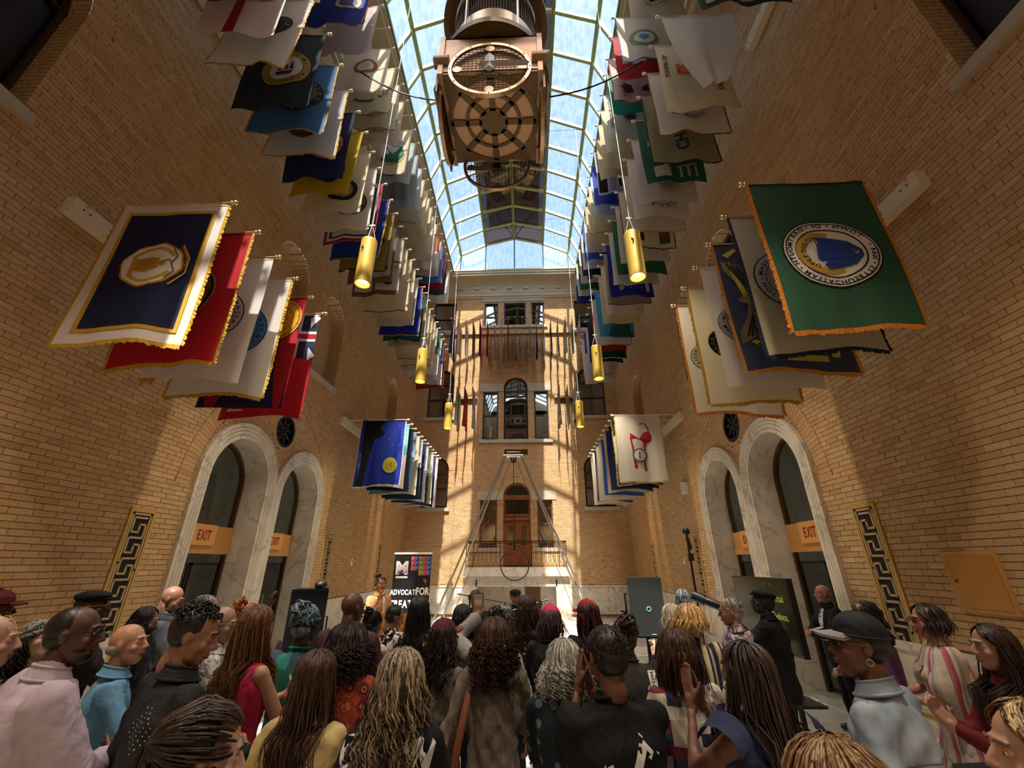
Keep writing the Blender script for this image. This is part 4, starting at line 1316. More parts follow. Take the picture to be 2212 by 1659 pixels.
def g_newash(d): d.rect(.2, .3, 1.06, 1.5, '#2a2a2c'); d.up(); d.poly([(.3, 1.1), (.5, .8), (.62, .95), (.8, .7), (1.0, 1.1)], '#8a8a8c'); d.text('NEW ASHFORD', .63, 1.3, .12, '#b0aaa0', 0, bold=.02)
def g_holyoke(d): d.text('CITY OF HOLYOKE', .16, .9, .13, '#3a3434', PI/2, bold=.02); seal(d, .72, .95, .3, '#b8c4b4', '#8a6a5a', '', '#3a3a4a', motif='hill', mc='#4a3040')
def g_mauve(d): d.rect(.05, .05, .35, 1.8, '#17171c'); d.rect(.42, .1, .62, 1.8, '#a090ac'); d.rect(.75, .1, .95, 1.6, '#17171c'); d.line([(.35, 1.5), (1.2, 1.3)], .05, '#cfc8b8')
def g_boston(d):
    d.poly([(.3, .05), (.65, .05), (.55, .28), (.7, .38), (.66, .5), (.42, .56), (.32, 1.0), (.25, 1.88), (.08, 1.88), (.1, .05)], '#0e0f14'); d.up()
    d.disc(.94, 1.35, .19, .22, '#b8b43c'); d.up(); d.disc(.94, 1.35, .12, .14, '#a8a434'); d.disc(.98, 1.33, .04, .05, '#a83a2c')
    for x, y in ((.8, .3), (.85, .6), (.95, .75), (1.1, .2)): d.star(x, y, .015, '#d8dce8')
    d.text('LIBERTY 1630', .07, 1.2, .07, '#8a94c8', -PI/2)
def g_redmap(d):
    d.poly([(.38, .55), (.48, .62), (.62, .72), (.74, .55), (.9, .5), (.98, .62), (.95, .78), (.82, .85), (.78, 1.0), (.74, 1.3), (.76, 1.62), (.42, 1.52), (.4, 1.0), (.36, .72)], '#a8202c')
    d.line([(.92, .5), (.86, .32), (.78, .26), (.66, .3)], .035, '#a8202c'); d.up(); d.disc(.6, 1.18, .21, .19, '#5a6272'); d.up(); d.disc(.6, 1.18, .165, .15, '#d6d0c6'); d.up(); d.rect(.57, 1.08, .6, 1.28, '#30364a')
def g_greenblock(d): d.rect(0, .5, 1.26, 1.3, '#c4bca8'); d.up(); d.disc(.2, .85, .02, .02, '#14181a'); d.disc(1.0, .9, .06, .1, '#20242a')
def g_braintree(d): d.text('BRAINTREE', 1.0, 1.1, .2, '#c9c6d8', -PI/2, bold=.02)
def g_quincy(d): d.text('QUINCY', .9, .8, .2, '#2a2c5a', -PI/2, bold=.02)
def g_bluebars(d): d.rect(.2, .06, .28, 1.7, '#27408a'); d.rect(.28, 1.62, .7, 1.7, '#27408a'); d.rect(.8, 1.55, 1.1, 1.7, '#27408a'); d.rect(.08, .06, .16, .6, '#c9642c')
def g_half(c): 
    def f(d): d.rect(0, .95, 1.26, 1.88, c)
    return f

NAMES = {WHT: 'white', CRM: 'cream', NVY: 'navy blue', GRN: 'dark green', RED: 'red'}
def cname(h):
    if h in NAMES: return NAMES[h]
    r, g, b = [int(h[i:i+2], 16) for i in (1, 3, 5)]
    mx, mn = max(r, g, b), min(r, g, b)
    if mx-mn < 22: return 'white' if mx > 190 else 'grey' if mx > 90 else 'black'
    if r >= g >= b: return 'cream' if b > 140 else 'yellow' if g > .7*r and mx > 150 else 'olive' if g > .7*r else 'red' if g < .4*r else 'tan'
    if b >= g >= r: return 'pale blue' if mx > 160 else 'blue' if mx > 80 else 'navy blue'
    if g >= r and g >= b: return 'pale green' if mx > 150 else 'green'
    if b > g: return 'mauve'
    return 'patterned'
S = g_seal
rowLU1 = [(2.83, '#a8242c', None, None, ''), (3.30, WHT, g_cross, None, 'a red cross and oval seal'), (3.77, WHT, g_stoneham, GLD, 'a dark oval seal'),
 (4.26, '#232c38', S('#a98a3c', '#d8d0c0', 'BOSTON MASSACHUSETTS', '#15181c', PI*.5, motif='ship', mc='#2c2c2c', cx=.72, cy=.95, r=.42), None, 'a gold ringed seal'),
 (4.77, '#3d6a98', S('#1c1c1c', '#5c6a72', 'FITCHBURG \u2022 MASS', '#b8863c', PI*.5, motif='hill', mc='#8aa0aa', cx=.72, r=.42), GLD, 'a black ringed seal'),
 (5.24, '#d0cac2', S('#6a4c24', '#8a6a34', '', '#4c3618', cx=.62, cy=1.02, r=.38), GLD, 'a brown seal'),
 (5.67, '#20264e', S('#b89a4c', '#c9c0a8', 'TOWN OF STOUGHTON', '#1c2240', PI*.5, motif='tree', mc='#3a5a8a', cx=.74, r=.38), None, 'a gold lettered seal'),
 (6.13, '#c7a51e', S('#2c1c14', '#b8985c', '', '#3a2414', motif='hill', cx=.72, cy=1.2, r=.33), None, 'a brown seal'),
 (6.61, CRM, S('#26241c', '#a8a07c', '', '#26241c', motif='tree', cx=.78, cy=1.2, r=.34), None, 'a black ringed seal'),
 (7.04, WHT, S('#1c2438', '#c9b884', 'LEOMINSTER', '#c9a45a', PI*.5, motif='hill', mc='#3f6a4a', cx=.78, cy=1.1, r=.36), None, 'a navy seal lettered in gold'),
 (7.5, WHT, g_border('#a8202c', '#1d2440', stars), None, 'red border and navy stars'), (8.0, '#22398a', None, GLD, ''), (8.46, '#96812c', S('#3a2c1c', '#96812c', '', '#3a2c1c', cx=.85, r=.26), '#2c1c10', 'a small brown seal'),
 (8.94, '#77604a', g_redletters, None, 'big red letters on a white panel'), (9.43, '#c9c0ae', g_flowers, '#5a4030', 'flower panels framed in brown'), (9.89, CRM, None, None, ''), (10.35, CRM, S('#d0c6a8', '#d2c6a6', '', '#a8842e', r=.3), '#7a5a34', 'a faint gold seal'),
 (10.82, CRM, None, None, ''), (11.28, '#c4c0b8', g_text([('BARRE', .95, .7)], '#3c3c4c'), None, 'dark lettering on one side'), (11.75, '#20309a', S('#14183a', '#5a5a3a', '', '#8a8a4a', cx=.95, r=.2), GLD, 'a small dark seal'), (12.1, '#1c5a60', None, '#0f3a40', ''),
 (12.56, '#a8a284', g_1733, None, 'date and lettering at the hem'), (13.11, CRM, None, None, ''), (13.55, '#c4b894', None, '#8a6a3c', ''), (14.03, '#cfc4ac', None, '#8a5a34', ''), (14.5, '#c9c4ba', None, None, ''), (15.0, '#2f6a3c', g_half(WHT), None, 'white lower half'), (15.4, '#cfc8bc', S('#cfc8bc', '#cfc8bc', '', '#2c3040', cx=.95, r=.25), None, 'a thin ring'), (15.85, '#3c5c8a', g_half('#c9c4bc'), None, 'white lower half'), (16.3, '#a8341e', None, None, '')]
rowLU2 = [(5.2, '#22388a', S('#c9b48a', '#22388a', 'MASS', '#c9b48a', cx=.8, cy=.95, r=.3), '#a8542c', 'a gold seal'), (5.68, '#c9b8ae', g_oval, None, 'a black oval'), (6.15, None, None, None, ''), (6.62, '#d8cdb4', S('#9a4a3c', '#d8c9b0', '', '#9a4a3c', motif='lines', mc='#8a6a4a', cx=.66, cy=.82, r=.32), None, 'a rust red oval'),
 (7.12, '#cfc4a8', g_wig, '#8a6a4a', 'a green ribbon motif'), (7.55, '#d4caae', S('#d4caae', '#d4caae', 'TOWN OF DOVER', '#4c4a44', PI, cx=.66, cy=1.1, r=.36), '#8a6a4a', 'a thin black seal'), (8.02, '#cdbfa2', S('#cdbfa2', '#cdbfa2', 'DOUGLAS', '#4c4a44', PI, cx=.66, cy=1.1, r=.36), None, 'a thin curved motto'), (8.47, None, None, None, ''),
 (8.94, '#d8ccaa', g_bigseal, None, 'a large gold ringed landscape seal'), (9.41, '#a8b0aa', g_russell, None, 'grey green lettering'), (9.86, '#a6aaa4', g_half('#8c9288'), None, 'a darker lower half'), (10.39, '#b4b8c0', S('#b4b8c0', '#b4b8c0', 'TOWN', '#4c5464', cx=.6, cy=1.2, r=.4), None, 'a blue grey ring'),
 (10.85, '#cfc09a', None, None, ''), (11.3, '#d0c4a4', g_text([('INC 1753', .6, 1.6)], '#5a543c', ang=PI), None, 'a date at the hem'), (11.68, '#cdbf98', None, None, ''), (12.12, '#d0c29c', S('#d0c29c', '#d0c29c', '', '#5a4c3c', cx=1.0, r=.26), None, 'a small brown ring'), (12.6, '#d4c8a8', None, None, ''),
 (13.02, '#d8d0bc', g_afb, '#c9a45a', 'blue lettering'), (13.56, '#c4602c', g_half(WHT), None, 'white lower half'), (14.0, '#d4ccc0', S('#2c3038', '#c9b48a', '', '#a8842e', motif='hill', cy=.9, r=.36), None, 'a black ringed seal'), (14.37, '#4c82b8', None, None, ''), (14.82, '#a8242c', None, None, ''), (15.27, '#3a3f50', None, None, ''), (15.98, '#dcd4c4', g_wig, None, 'a pale ribbon motif')]
rowRU1 = [(2.85, '#a8202c', None, None, ''), (3.37, '#20382c', g_hingham, None, 'a bearded portrait and lettering'), (4.34, WHT, None, None, 'twisted across itself'), (4.81, CRM, g_crown, None, 'an orange crown and lion'),
 (5.29, '#d0c6b6', S('#d0c6b6', '#d0c6b6', 'WAREHAM \u2022 1739', '#20253c', PI, motif='tree', mc='#26283c', cy=1.1, cx=.6, r=.42), '#8a5a2c', 'a black ringed seal'), (5.76, '#8f8766', g_chester, '#2a241c', 'dark lettering over a folded corner'), (6.27, '#1c5a42', g_lighthouse, None, 'white letters and buildings'),
 (6.73, '#cfc8bc', S('#cfc8bc', '#cfc8bc', '', '#2c3850', cx=.7, cy=1.4, r=.26), None, 'a blue and gold badge'), (7.24, '#d2c9bc', S('#d2c9bc', '#d2c9bc', 'TOWN OF ASHBY \u2022', '#2a2a2e', PI, motif=None, cy=1.2, cx=.66, r=.46), None, 'a broad black ring'), (7.72, '#d0c6b4', S('#d0c6b4', '#d0c6b4', '', '#2c2c30', cy=.9, cx=.3, r=.2), '#b8a44c', 'a small black wreath'),
 (8.22, '#cfc3a6', g_pict, '#5a3c24', 'two small pictures at the hem'), (8.72, '#c9c2b4', None, None, ''), (9.23, '#25603c', None, '#14301c', ''), (9.72, '#c9c6c0', g_winthrop, None, 'black town lettering'), (10.2, '#1f2a8a', g_flower_navy, None, 'a pale flower at the hem'), (10.66, '#9a8870', None, '#6a4c2c', ''),
 (11.21, '#d2c8b0', g_town, None, 'large black letters'), (11.73, '#c4b78e', None, None, ''), (12.62, '#3c84b0', g_teal, None, 'a dark green lower corner'), (13.15, '#d0c6b8', None, '#a8783c', ''), (13.65, '#8a241c', None, None, ''), (14.13, '#143424', None, '#c9b88a', ''), (14.65, '#1c2648', None, None, ''), (15.15, '#c4bcb2', None, None, ''),
 (15.65, '#27408a', g_half('#c4bcb0'), None, 'white lower half'), (16.2, '#cfc6ba', g_bluebars, None, 'blue bars'), (16.7, '#d4ccc0', None, None, '')]
rowRU2 = [(5.0, CRM, g_text([('MARION', .6, 1.7)], '#2a2c38', ang=0., size=.2), None, 'a town name at the hem'), (5.45, '#d0c6b0', S('#d0c6b0', '#d0c6b0', '', '#24262e', motif='house', cy=1.1, r=.42), None, 'a black ringed house seal'), (6.38, '#d2ccba', S('#7a8a5c', '#c9c8b4', '', '#4c5a8a', motif='tree', mc='#5a82b8', cy=1.0, r=.38), '#3c5c98', 'blue border and tree seal'),
 (6.83, '#b01c28', g_melrose, None, 'white town lettering'), (7.37, '#cdb8a6', g_shoe, '#a83a3c', 'a dark boot and framed pictures'), (7.8, '#1c8a72', None, None, ''), (8.37, '#cfcaba', g_holyoke, None, 'lettering down one edge'), (8.85, '#d8cba6', g_text([('CHY', .9, 1.4)], '#3c3c4c'), None, 'short lettering'), (9.35, '#cfc09e', None, None, ''),
 (9.85, '#c4b08c', None, None, ''), (10.35, '#bfc3d4', g_mauve, None, 'black and mauve stripes'), (10.9, '#2a3ea0', None, None, ''), (11.35, '#b8c4d0', S('#c9a02c', '#c9a02c', '', '#8a4a2c', cx=.3, r=.18), None, 'a small gold emblem'), (11.8, '#d4c8a4', S('#d4c8a4', '#d4c8a4', '', '#6a6454', motif='lines', r=.3), None, 'a faint seal'), (12.3, '#cdbb90', None, '#a8843c', ''), (12.8, '#c9b88e', None, None, ''),
 (13.3, '#c9c0b4', None, None, ''), (13.8, '#2c5aa0', None, None, ''), (14.3, '#cfc4ba', None, None, ''), (14.8, '#1d1f28', g_newash, None, 'a grey mountain picture'), (15.3, '#d2c8b4', g_pict, None, 'an orange patch'), (15.8, '#1c5a44', None, None, ''), (16.3, '#c4c2a4', None, None, ''), (16.8, '#22306a', None, None, '')]
def rowof(lst, side, z, nm, grp, seed):
    k = 0
    cnt = {}
    for y, b, d, fr_, txt in lst:
        if y < 2.7: continue
        if b is None:
            s = -1 if side == 'left' else 1
            t = root('flagpole', 'bare cream flagpole with no flag, %s on the %s rail' % ('nearer' if y < 7 else 'farther', nm), 'flagpole', (s*(W-.05), y, z), 'bare flagpoles on the '+nm+' rail')
            m = MB(); m.tube([(s*2.98, y, z), (s*(W-.01), y, z)], .013, 6); part('pole', m, M_CREAM, t)
            m = MB(); m.ball((s*2.95, y, z), .032, nu=8, nv=6); part('finial', m, M_WHITE, t, smooth=True)
            k += 1; continue
        near = y < 8.3
        lb = '%s flag %s, %s on the %s rail' % (cname(b), ('with '+txt if txt and not txt.startswith('twisted') else txt or 'without emblem'), orde[k], nm)
        tw = 'twisted' in txt
        hang(nm, side, 3.04, y, z, d, b, fr_, lb, seed+k, grp, False, pole_to=W-.05, amp=.032 if z > 12 else .03, frs='lrb' if near else 'rb', curl=.9 if tw else random.Random(seed+k).uniform(-.06, .1), sway=random.Random(seed*3+k).uniform(-.08, .08))
        k += 1
rowof(rowLU1, 'left', 10.78, 'middle left', 'flags on the middle left rail', 300)
rowof(rowLU2, 'left', 14.87, 'upper left', 'flags on the upper left rail', 400)
rowof(rowRU1, 'right', 11.05, 'middle right', 'flags on the middle right rail', 500)
rowof(rowRU2, 'right', 15.35, 'upper right', 'flags on the upper right rail', 600)
lowLF = [('#2136a0', g_boston, CRM, 'blue flag with a black coastline and yellow disc'), ('#7ac0c8', g_half(WHT), None, 'turquoise flag with a white lower half'), ('#1d1c2c', None, None, 'black satin flag'), ('#9ab8d4', g_half('#6a90a4'), None, 'pale blue flag with a darker lower half'), ('#d6ceb8', None, None, 'cream flag'), ('#c9c4b4', g_half('#1c3a24'), None, 'white flag with a dark green lower half'),
         ('#1f2a70', g_braintree, None, 'navy flag with pale town lettering'), ('#cfcac4', None, None, 'plain white flag'), ('#5c6a5c', g_half('#39443a'), None, 'grey green flag'), ('#d6cdb2', None, None, 'cream unmarked flag'), ('#27306a', None, '#c9bfae', 'navy flag edged in white'), ('#cfc2c4', g_quincy, None, 'pale flag with navy lettering')]
for k, (b, d, fr_, lb) in enumerate(lowLF):
    hang('lf', 'left', 3.04, 11.45+.44*k, 5.84, d, b, fr_, lb+', %s on the far lower left beam' % orde[k], 700+k, 'flags on the far lower left beam', False, header=None, pole_to=W-.13, amp=.03)
lowRF = [('#d2cabb', g_redmap, '#c0aa70', 'white flag with a red map and round seal'), ('#4a5226', g_greenblock, '#a8985c', 'olive flag with a white middle band'), ('#1a2036', None, None, 'black flag'), ('#232c70', None, GLD, 'navy satin flag'), ('#cdc4b6', None, None, 'white rippled flag'), ('#3458a0', None, None, 'bright blue flag'), ('#cfc6ac', None, None, 'cream flag'), ('#cfc8ba', None, '#b8a888', 'white flag edged in tan'), ('#2c4c86', g_quincy, None, 'blue flag with lettering'), ('#ccc4b4', None, None, 'dull white flag'), ('#c8c0ae', None, None, 'pale beige flag')]
for k, (b, d, fr_, lb) in enumerate(lowRF):
    hang('rf', 'right', 3.04, 11.48+.5*k, 5.9, d, b, fr_, lb+', %s on the far lower right beam' % orde[k], 800+k, 'flags on the far lower right beam', False, header='#dcd6ca' if k == 0 else None, pole_to=W-.13, amp=.03)
# the rows go on overhead, behind the top of the view
for side, z, nm, cols_ in (('left', 10.78, 'middle left', ('#cfc8bc', '#22398a', '#d8d0c0', '#1c5a42')), ('left', 14.87, 'upper left', ('#d8cdb4', '#b8c0c8', '#cfc4a8')), ('right', 11.05, 'middle right', ('#d0c6b6', '#8a241c', '#cfc8bc')), ('right', 15.35, 'upper right', ('#d2ccba', '#2a3ea0', '#d8cba6'))):
    y = 4.6 if z > 12 else 2.36
    k = 0
    while y > -3.8:
        hang(nm, side, 3.04, y, z, None, cols_[0], None, 'plain flag overhead on the %s rail, above the view' % nm, 1000+k, 'flags overhead on the %s rail' % nm, pole_to=W-.05, amp=.03)
        y -= .475; k += 1
# flags standing out from the far wall, seen edge on
def wallflag(x, z, base, base2, seed, label, grp, w_=1.2, h_=1.85):
    t = root('flag', label, 'flag', (x, FAR, z), grp)
    m = MB(); m.tube([(x, FAR-.02, z), (x, FAR-w_-.22, z)], .011, 5); part('pole', m, M_CREAM, t)
    m = MB(); m.ball((x, FAR-w_-.24, z), .028, nu=7, nv=5); part('finial', m, M_WHITE, t)
    f = cloth_fn((x, FAR-.17, z), (0, -1, 0), (1, 0, 0), w_, h_, seed, .035)
    flagcloth('cloth', f, w_, h_, base, t, 14, 12)
    if base2:
        D = D2(); D.disc(w_/2, h_/2, .34, .4, base2); D.rect(0, 1.4, w_, 1.6, base2)
        artwork(lambda u, v, o=0: f(u, v, -o), D, t)
WFC = [('#27335c', None, 'navy'), ('#b89a90', '#7a6a70', 'pinkish'), ('#cfc8bc', '#4c5458', 'white'), ('#5c5448', '#8a8270', 'dark grey'), ('#a8282c', '#2c2c30', 'red and black'), ('#a8281c', None, 'plain red'), ('#c4a898', None, 'pale pink'), ('#c8beb4', None, 'plain white'), ('#8a5c30', None, 'brown'), ('#7c8aa0', None, 'blue grey'), ('#c8a898', '#a84c3c', 'pink and red'), ('#8a8678', None, 'grey'), ('#2c3a7c', None, 'blue'), ('#c4b4a8', None, 'off-white'), ('#1c3024', None, 'dark green'), ('#b8a47c', None, 'tan'), ('#8c907c', None, 'grey green'), ('#b4b8c0', '#5c6a80', 'pale blue'), ('#c8b0a0', None, 'rose')]
for k, (b, b2, nm) in enumerate(WFC):
    wallflag(-3.18+k*.357, 13.28, b, b2, 900+k, '%s flag seen edge-on, %s from left, upper row on far wall' % (nm, orde[k]), 'upper row of flags on the far wall')
for k, (x, b, b2, nm) in enumerate(((-2.72, '#8a8c7c', '#c4c0b4', 'grey'), (-2.36, '#8a2420', '#c9b8a0', 'red'), (-1.98, '#9a9a8c', None, 'sage'), (2.06, '#8a8474', '#c4bca8', 'stone'), (2.44, '#9a927c', None, 'khaki'), (2.8, '#c8c4bc', '#2c2c34', 'checked'))):
    wallflag(x, 9.6, b, b2, 940+k, '%s flag seen edge-on beside the far arched window, %s of six' % (nm, orde[k]), 'lower flags on the far wall')
def PXL(px, py, y):
    """point seen at (px, py) at distance y, used to set things down where the photograph shows them"""
    d = fwd+rgt*(px-1106)/F_PX-upv*(py-829.5)/F_PX
    return CAM+d*y/d[1]
# ------------------------------------------------------------------ hanging clock
CX, CY, CZ = -.12, 5.95, 10.7
t = root('hanging_clock', 'huge four-faced bronze clock lantern hung from the glass roof', 'clock', (CX, CY, 16.0))
M_PANEL = plain('#b08c68', .45, .25, bump=.05)
M_BRZ2 = plain('#6e5632', .5, .35, bump=.12, bscale=25.)
m = MB()
for sx, sy in ((1, 1), (1, -1), (-1, 1), (-1, -1)):
    m.box(CX+sx*.93, CX+sx*1.03, CY+sy*.62, CY+sy*1.02, CZ-.02, CZ+1.2)
    m.tube([(CX+sx*.82, CY+sy*.98, CZ+.42), (CX+sx*1.12, CY+sy*.98, CZ+.42)], .12, 16)
    part('corner_post', m, M_PANEL, t); m = MB()
m = MB(); m.box(CX-1.0, CX+1.0, CY-.98, CY-.94, CZ+.1, CZ+1.2); m.box(CX-1.0, CX+1.0, CY+.94, CY+.98, CZ+.1, CZ+1.2); m.box(CX-1.0, CX-.96, CY-.94, CY+.94, CZ+.1, CZ+1.2); m.box(CX+.96, CX+1.0, CY-.94, CY+.94, CZ+.1, CZ+1.2)
m.box(CX-1.0, CX+1.0, CY-.98, CY+.98, CZ+1.16, CZ+1.2)
part('case', m, M_PANEL, t)
# rosette under the case: pale tan panels behind pierced bronze
m = MB(); m.box(CX-.97, CX+.97, CY-.97, CY+.97, CZ+.034, CZ+.06)
part('rosette_panel', m, plain('#dcae84', .5, .1), t)
m = MB()
def sect(r0, r1, a0, a1, z=CZ, n=8, th=.035, c=(CX, CY)):
    A = [(c[0]+r0*math.cos(a), c[1]+r0*math.sin(a)) for a in np.linspace(a0, a1, n)]; Bp = [(c[0]+r1*math.cos(a), c[1]+r1*math.sin(a)) for a in np.linspace(a0, a1, n)]
    for zz in (z, z+th): m.strip([(x, y, zz) for x, y in A], [(x, y, zz) for x, y in Bp])
    m.strip([(x, y, z) for x, y in A], [(x, y, z+th) for x, y in A]); m.strip([(x, y, z) for x, y in Bp], [(x, y, z+th) for x, y in Bp])
sect(.0, .31, 0, 2*PI, n=33, th=.05); sect(.53, .60, 0, 2*PI, n=41); sect(.86, .97, 0, 2*PI, n=49)
for k in range(8):
    a = k*PI/4; hw = .10 if k % 2 == 0 else .055
    hw2 = .062
    m.obox((CX+.58*math.cos(a), CY+.58*math.sin(a), CZ+.02), (.33*math.cos(a), .33*math.sin(a), 0), (-hw2*math.sin(a), hw2*math.cos(a), 0), (0, 0, .02))
    if k % 2 == 0: m.obox((CX+.80*math.cos(a), CY+.80*math.sin(a), CZ+.02), (.12*math.cos(a), .12*math.sin(a), 0), (-.075*math.sin(a), .075*math.cos(a), 0), (0, 0, .018))
for sx in (-1, 1):
    for sy in (-1, 1):
        P = [(CX+sx*.97, CY+sy*.97)]+[(CX+sx*.9*math.cos(a), CY+sy*.9*math.sin(a)) for a in np.linspace(0.12, PI/2-.12, 8)]
        m.add([(x, y, CZ+.01) for x, y in P], [tuple(range(9))])
part('rosette', m, M_BRZ2, t)
m = MB()
for rr in (.22, .58, .9):
    for k in range(8 if rr > .3 else 4):
        a = k*PI/4*(1 if rr > .3 else 2)+PI/4
        for dx in (-.025, .025): m.ball((CX+rr*math.cos(a)+dx, CY+rr*math.sin(a), CZ-.003), .011, nu=6, nv=4)
part('rivet', m, plain('#15110c', .5), t)
# four dials
def dial(ax, sgn, hour, minute):
    """ax 0: dial facing +-x, 1: facing +-y"""
    cx_, cy_ = (CX+sgn*1.03, CY) if ax == 0 else (CX, CY+sgn*1.06)
    r = .80
    def W3(u, v, d):
        return (cx_+sgn*d, cy_+u*sgn, CZ+v) if ax == 0 else (cx_-u*sgn, cy_+sgn*d, CZ+v)
    m = MB()
    ang = np.linspace(0, 2*PI, 49)[:-1]
    def rg(rr, d): return np.array([W3(rr*math.cos(a), rr*math.sin(a), d) for a in ang])
    m.strip(rg(r, .03), rg(r*.92, .03), 0, True); m.strip(rg(r, .03), rg(r, -.05), 0, True); m.strip(rg(r*.92, .03), rg(r*.92, -.02), 0, True)
    dl = part('dial', m, plain('#c9a882', .35, .6), t)
    m = MB()
    q = np.arange(-.72, .73, .075)
    for x in q:
        h = math.sqrt(max(.0, (.92*r)**2-x*x))
        if h > .05:
            m.tube([W3(x, -h, .0), W3(x, h, .0)], .006, 4, cap=False); m.tube([W3(-h, x, .0), W3(h, x, .0)], .006, 4, cap=False)
    part('wire_mesh', m, M_BRZ2, dl)
    m = MB()
    for a in (0, PI/2, PI, 3*PI/2):
        c = np.array(W3(.63*math.cos(a), .63*math.sin(a), .015)); e1 = np.array(W3(1, 0, 0))-np.array(W3(0, 0, 0)); e2 = np.array((0, 0, 1.))
        P = [c+.09*(e1*math.cos(b)+e2*math.sin(b)) for b in np.linspace(0, 2*PI, 17)[:-1]]
        m.add(P, [tuple(range(16))])
    part('hour_disc', m, plain('#c4a088', .4, .4), dl)
    m = MB()
    for k in range(12):
        a = k*PI/6; m.ball(W3(.77*math.cos(a), .77*math.sin(a), .035), .012, nu=6, nv=4)
    part('bolt', m, M_BLACK, dl)
    for nm, a, L, wd in (('hour_hand', hour, .34, .10), ('minute_hand', minute, .78, .085)):
        m = MB(); ca, sa = math.cos(a), math.sin(a)
        def Hh(x, y, d): return W3(x*ca-y*sa, x*sa+y*ca, d)
        V = [Hh(-.24, 0, .09), Hh(-.14, -wd, .08), Hh(L-.08, -wd*.9, .08), Hh(L, 0, .09), Hh(L-.08, wd*.9, .08), Hh(-.14, wd, .08), Hh(-.14, 0, .14), Hh(L-.08, 0, .14)]
        m.add(V, [(0,1,6), (1,2,7,6), (2,3,7), (3,4,7), (4,5,6,7), (5,0,6), (0,5,4,3,2,1)])
        part(nm, m, plain('#cfccc4', .4, .15), dl)
    m = MB(); m.obox(W3(0, 0, .03), np.array(W3(.09, 0, 0))-np.array(W3(0, 0, 0)), (0, 0, .09), np.array(W3(0, 0, .05))-np.array(W3(0, 0, 0)))
    part('hub', m, M_BLACK, dl)
dial(1, -1, PI/2, 0); dial(1, 1, PI*.5, PI*.02); dial(0, -1, PI*.55, PI*.02); dial(0, 1, PI*.55, PI)
for s in (-1, 1):
    m = MB()
    a = np.linspace(-.5, 2.2, 20)
    m.box(CX+s*1.03, CX+s*1.07, CY-.9, CY+.9, CZ-.35, CZ+.9)
    part('side_plate', m, M_BRZ2, t)
# drum above
DZ = 11.95
m = MB()
m.lathe([(1.20, 0), (1.24, 0), (1.24, .16), (1.20, .16), (1.20, 0)], (CX, CY, DZ), 64); m.lathe([(.98, 0), (1.20, .01)], (CX, CY, DZ), 64); m.lathe([(.98, .15), (1.20, .15)], (CX, CY, DZ), 64)
m.lathe([(1.22, 0), (1.28, 0), (1.28, .12), (1.0, .12), (1.0, 0), (1.22, 0)], (CX, CY, DZ+2.15), 64)
m.lathe([(.2, 0), (.2, .1), (.9, .1), (.9, 0), (.2, 0)], (CX, CY, DZ+2.4), 32)
part('drum_ring', m, M_BRZ2, t, smooth=False)
m = MB(); m.lathe([(1.0, .14), (1.0, 1.0)], (CX, CY, DZ), 64); m.lathe([(.98, 1.9), (.98, 2.4)], (CX, CY, DZ), 64)
m.lathe([(.5, -.76), (.5, .14)], (CX, CY, DZ), 32)
part('drum_band', m, plain('#c9b088', .38, .6, bump=.05), t, smooth=True)
m = MB()
for k in range(12):
    a = k*PI/6+PI/2*0-PI/2
    e = np.array((-math.sin(a), math.cos(a), 0)); c = np.array((CX+1.004*math.cos(a), CY+1.004*math.sin(a), DZ+.50))
    P = [c+.13*(e*math.cos(b)+np.array((0, 0, 1))*math.sin(b)) for b in np.linspace(0, 2*PI, 17)[:-1]]
    m.add(P, [tuple(range(16))])
part('porthole', m, plain('#1c1610', .6), t)
m = MB()
for k in range(12):
    a = k*PI/6-PI/2
    e = np.array((-math.sin(a), math.cos(a), 0)); c = np.array((CX+1.006*math.cos(a), CY+1.006*math.sin(a), DZ+.50))
    m.tube([c+.14*(e*math.cos(b)+np.array((0, 0, 1))*math.sin(b)) for b in np.linspace(0, 2*PI, 19)[:-1]], .013, 5, closed=True)
part('porthole_rim', m, M_STEEL, t)
m = MB()
for k in range(96):
    a = k*2*PI/96; m.tube([(CX+.97*math.cos(a), CY+.97*math.sin(a), DZ+.8), (CX+.97*math.cos(a), CY+.97*math.sin(a), DZ+2.1)], .007, 4, cap=False)
for z in np.arange(DZ+.86, DZ+2.1, .07): m.tube([(CX+.97*math.cos(a), CY+.97*math.sin(a), z) for a in np.linspace(0, 2*PI, 49)[:-1]], .007, 4, closed=True)
part('cage_mesh', m, plain('#8a7454', .4, .7), t)
m = MB(); m.lathe([(.75, .8), (.75, 2.1)], (CX, CY, DZ), 40); part('inner_drum', m, plain('#2a2018', .6), t)
m = MB()
for k in range(6):
    a = k*PI/3+PI/6*1.0+PI/2; m.tube([(CX+1.1*math.cos(a), CY+1.1*math.sin(a), DZ-.02), (CX+1.1*math.cos(a), CY+1.1*math.sin(a), DZ+2.2)], .028, 8)
part('tie_rod', m, plain('#cfc4ac', .3, .6), t)
m = MB()
for sx, sy in ((1, 1), (1, -1), (-1, 1), (-1, -1)): m.tube([(CX+sx*.7, CY+sy*.7, DZ+2.3), (CX+sx*.3, CY+sy*.3, 18.5)], .022, 6)
m.tube([(CX, CY, DZ+2.4), (CX, CY, 18.7)], .05, 8)
part('hanging_cable', m, M_BLACK, t)
m = MB()
for s in (-1, 1):
    p = np.linspace(0, 1, 9)
    m.tube([(CX+s*1.0+(s*(3.3)-CX-s*1.0)*q, CY+.0, DZ-.5+1.2*q-.25*math.sin(PI*q)) for q in p], .018, 5)
part('stay_cable', m, M_BLACK, t)

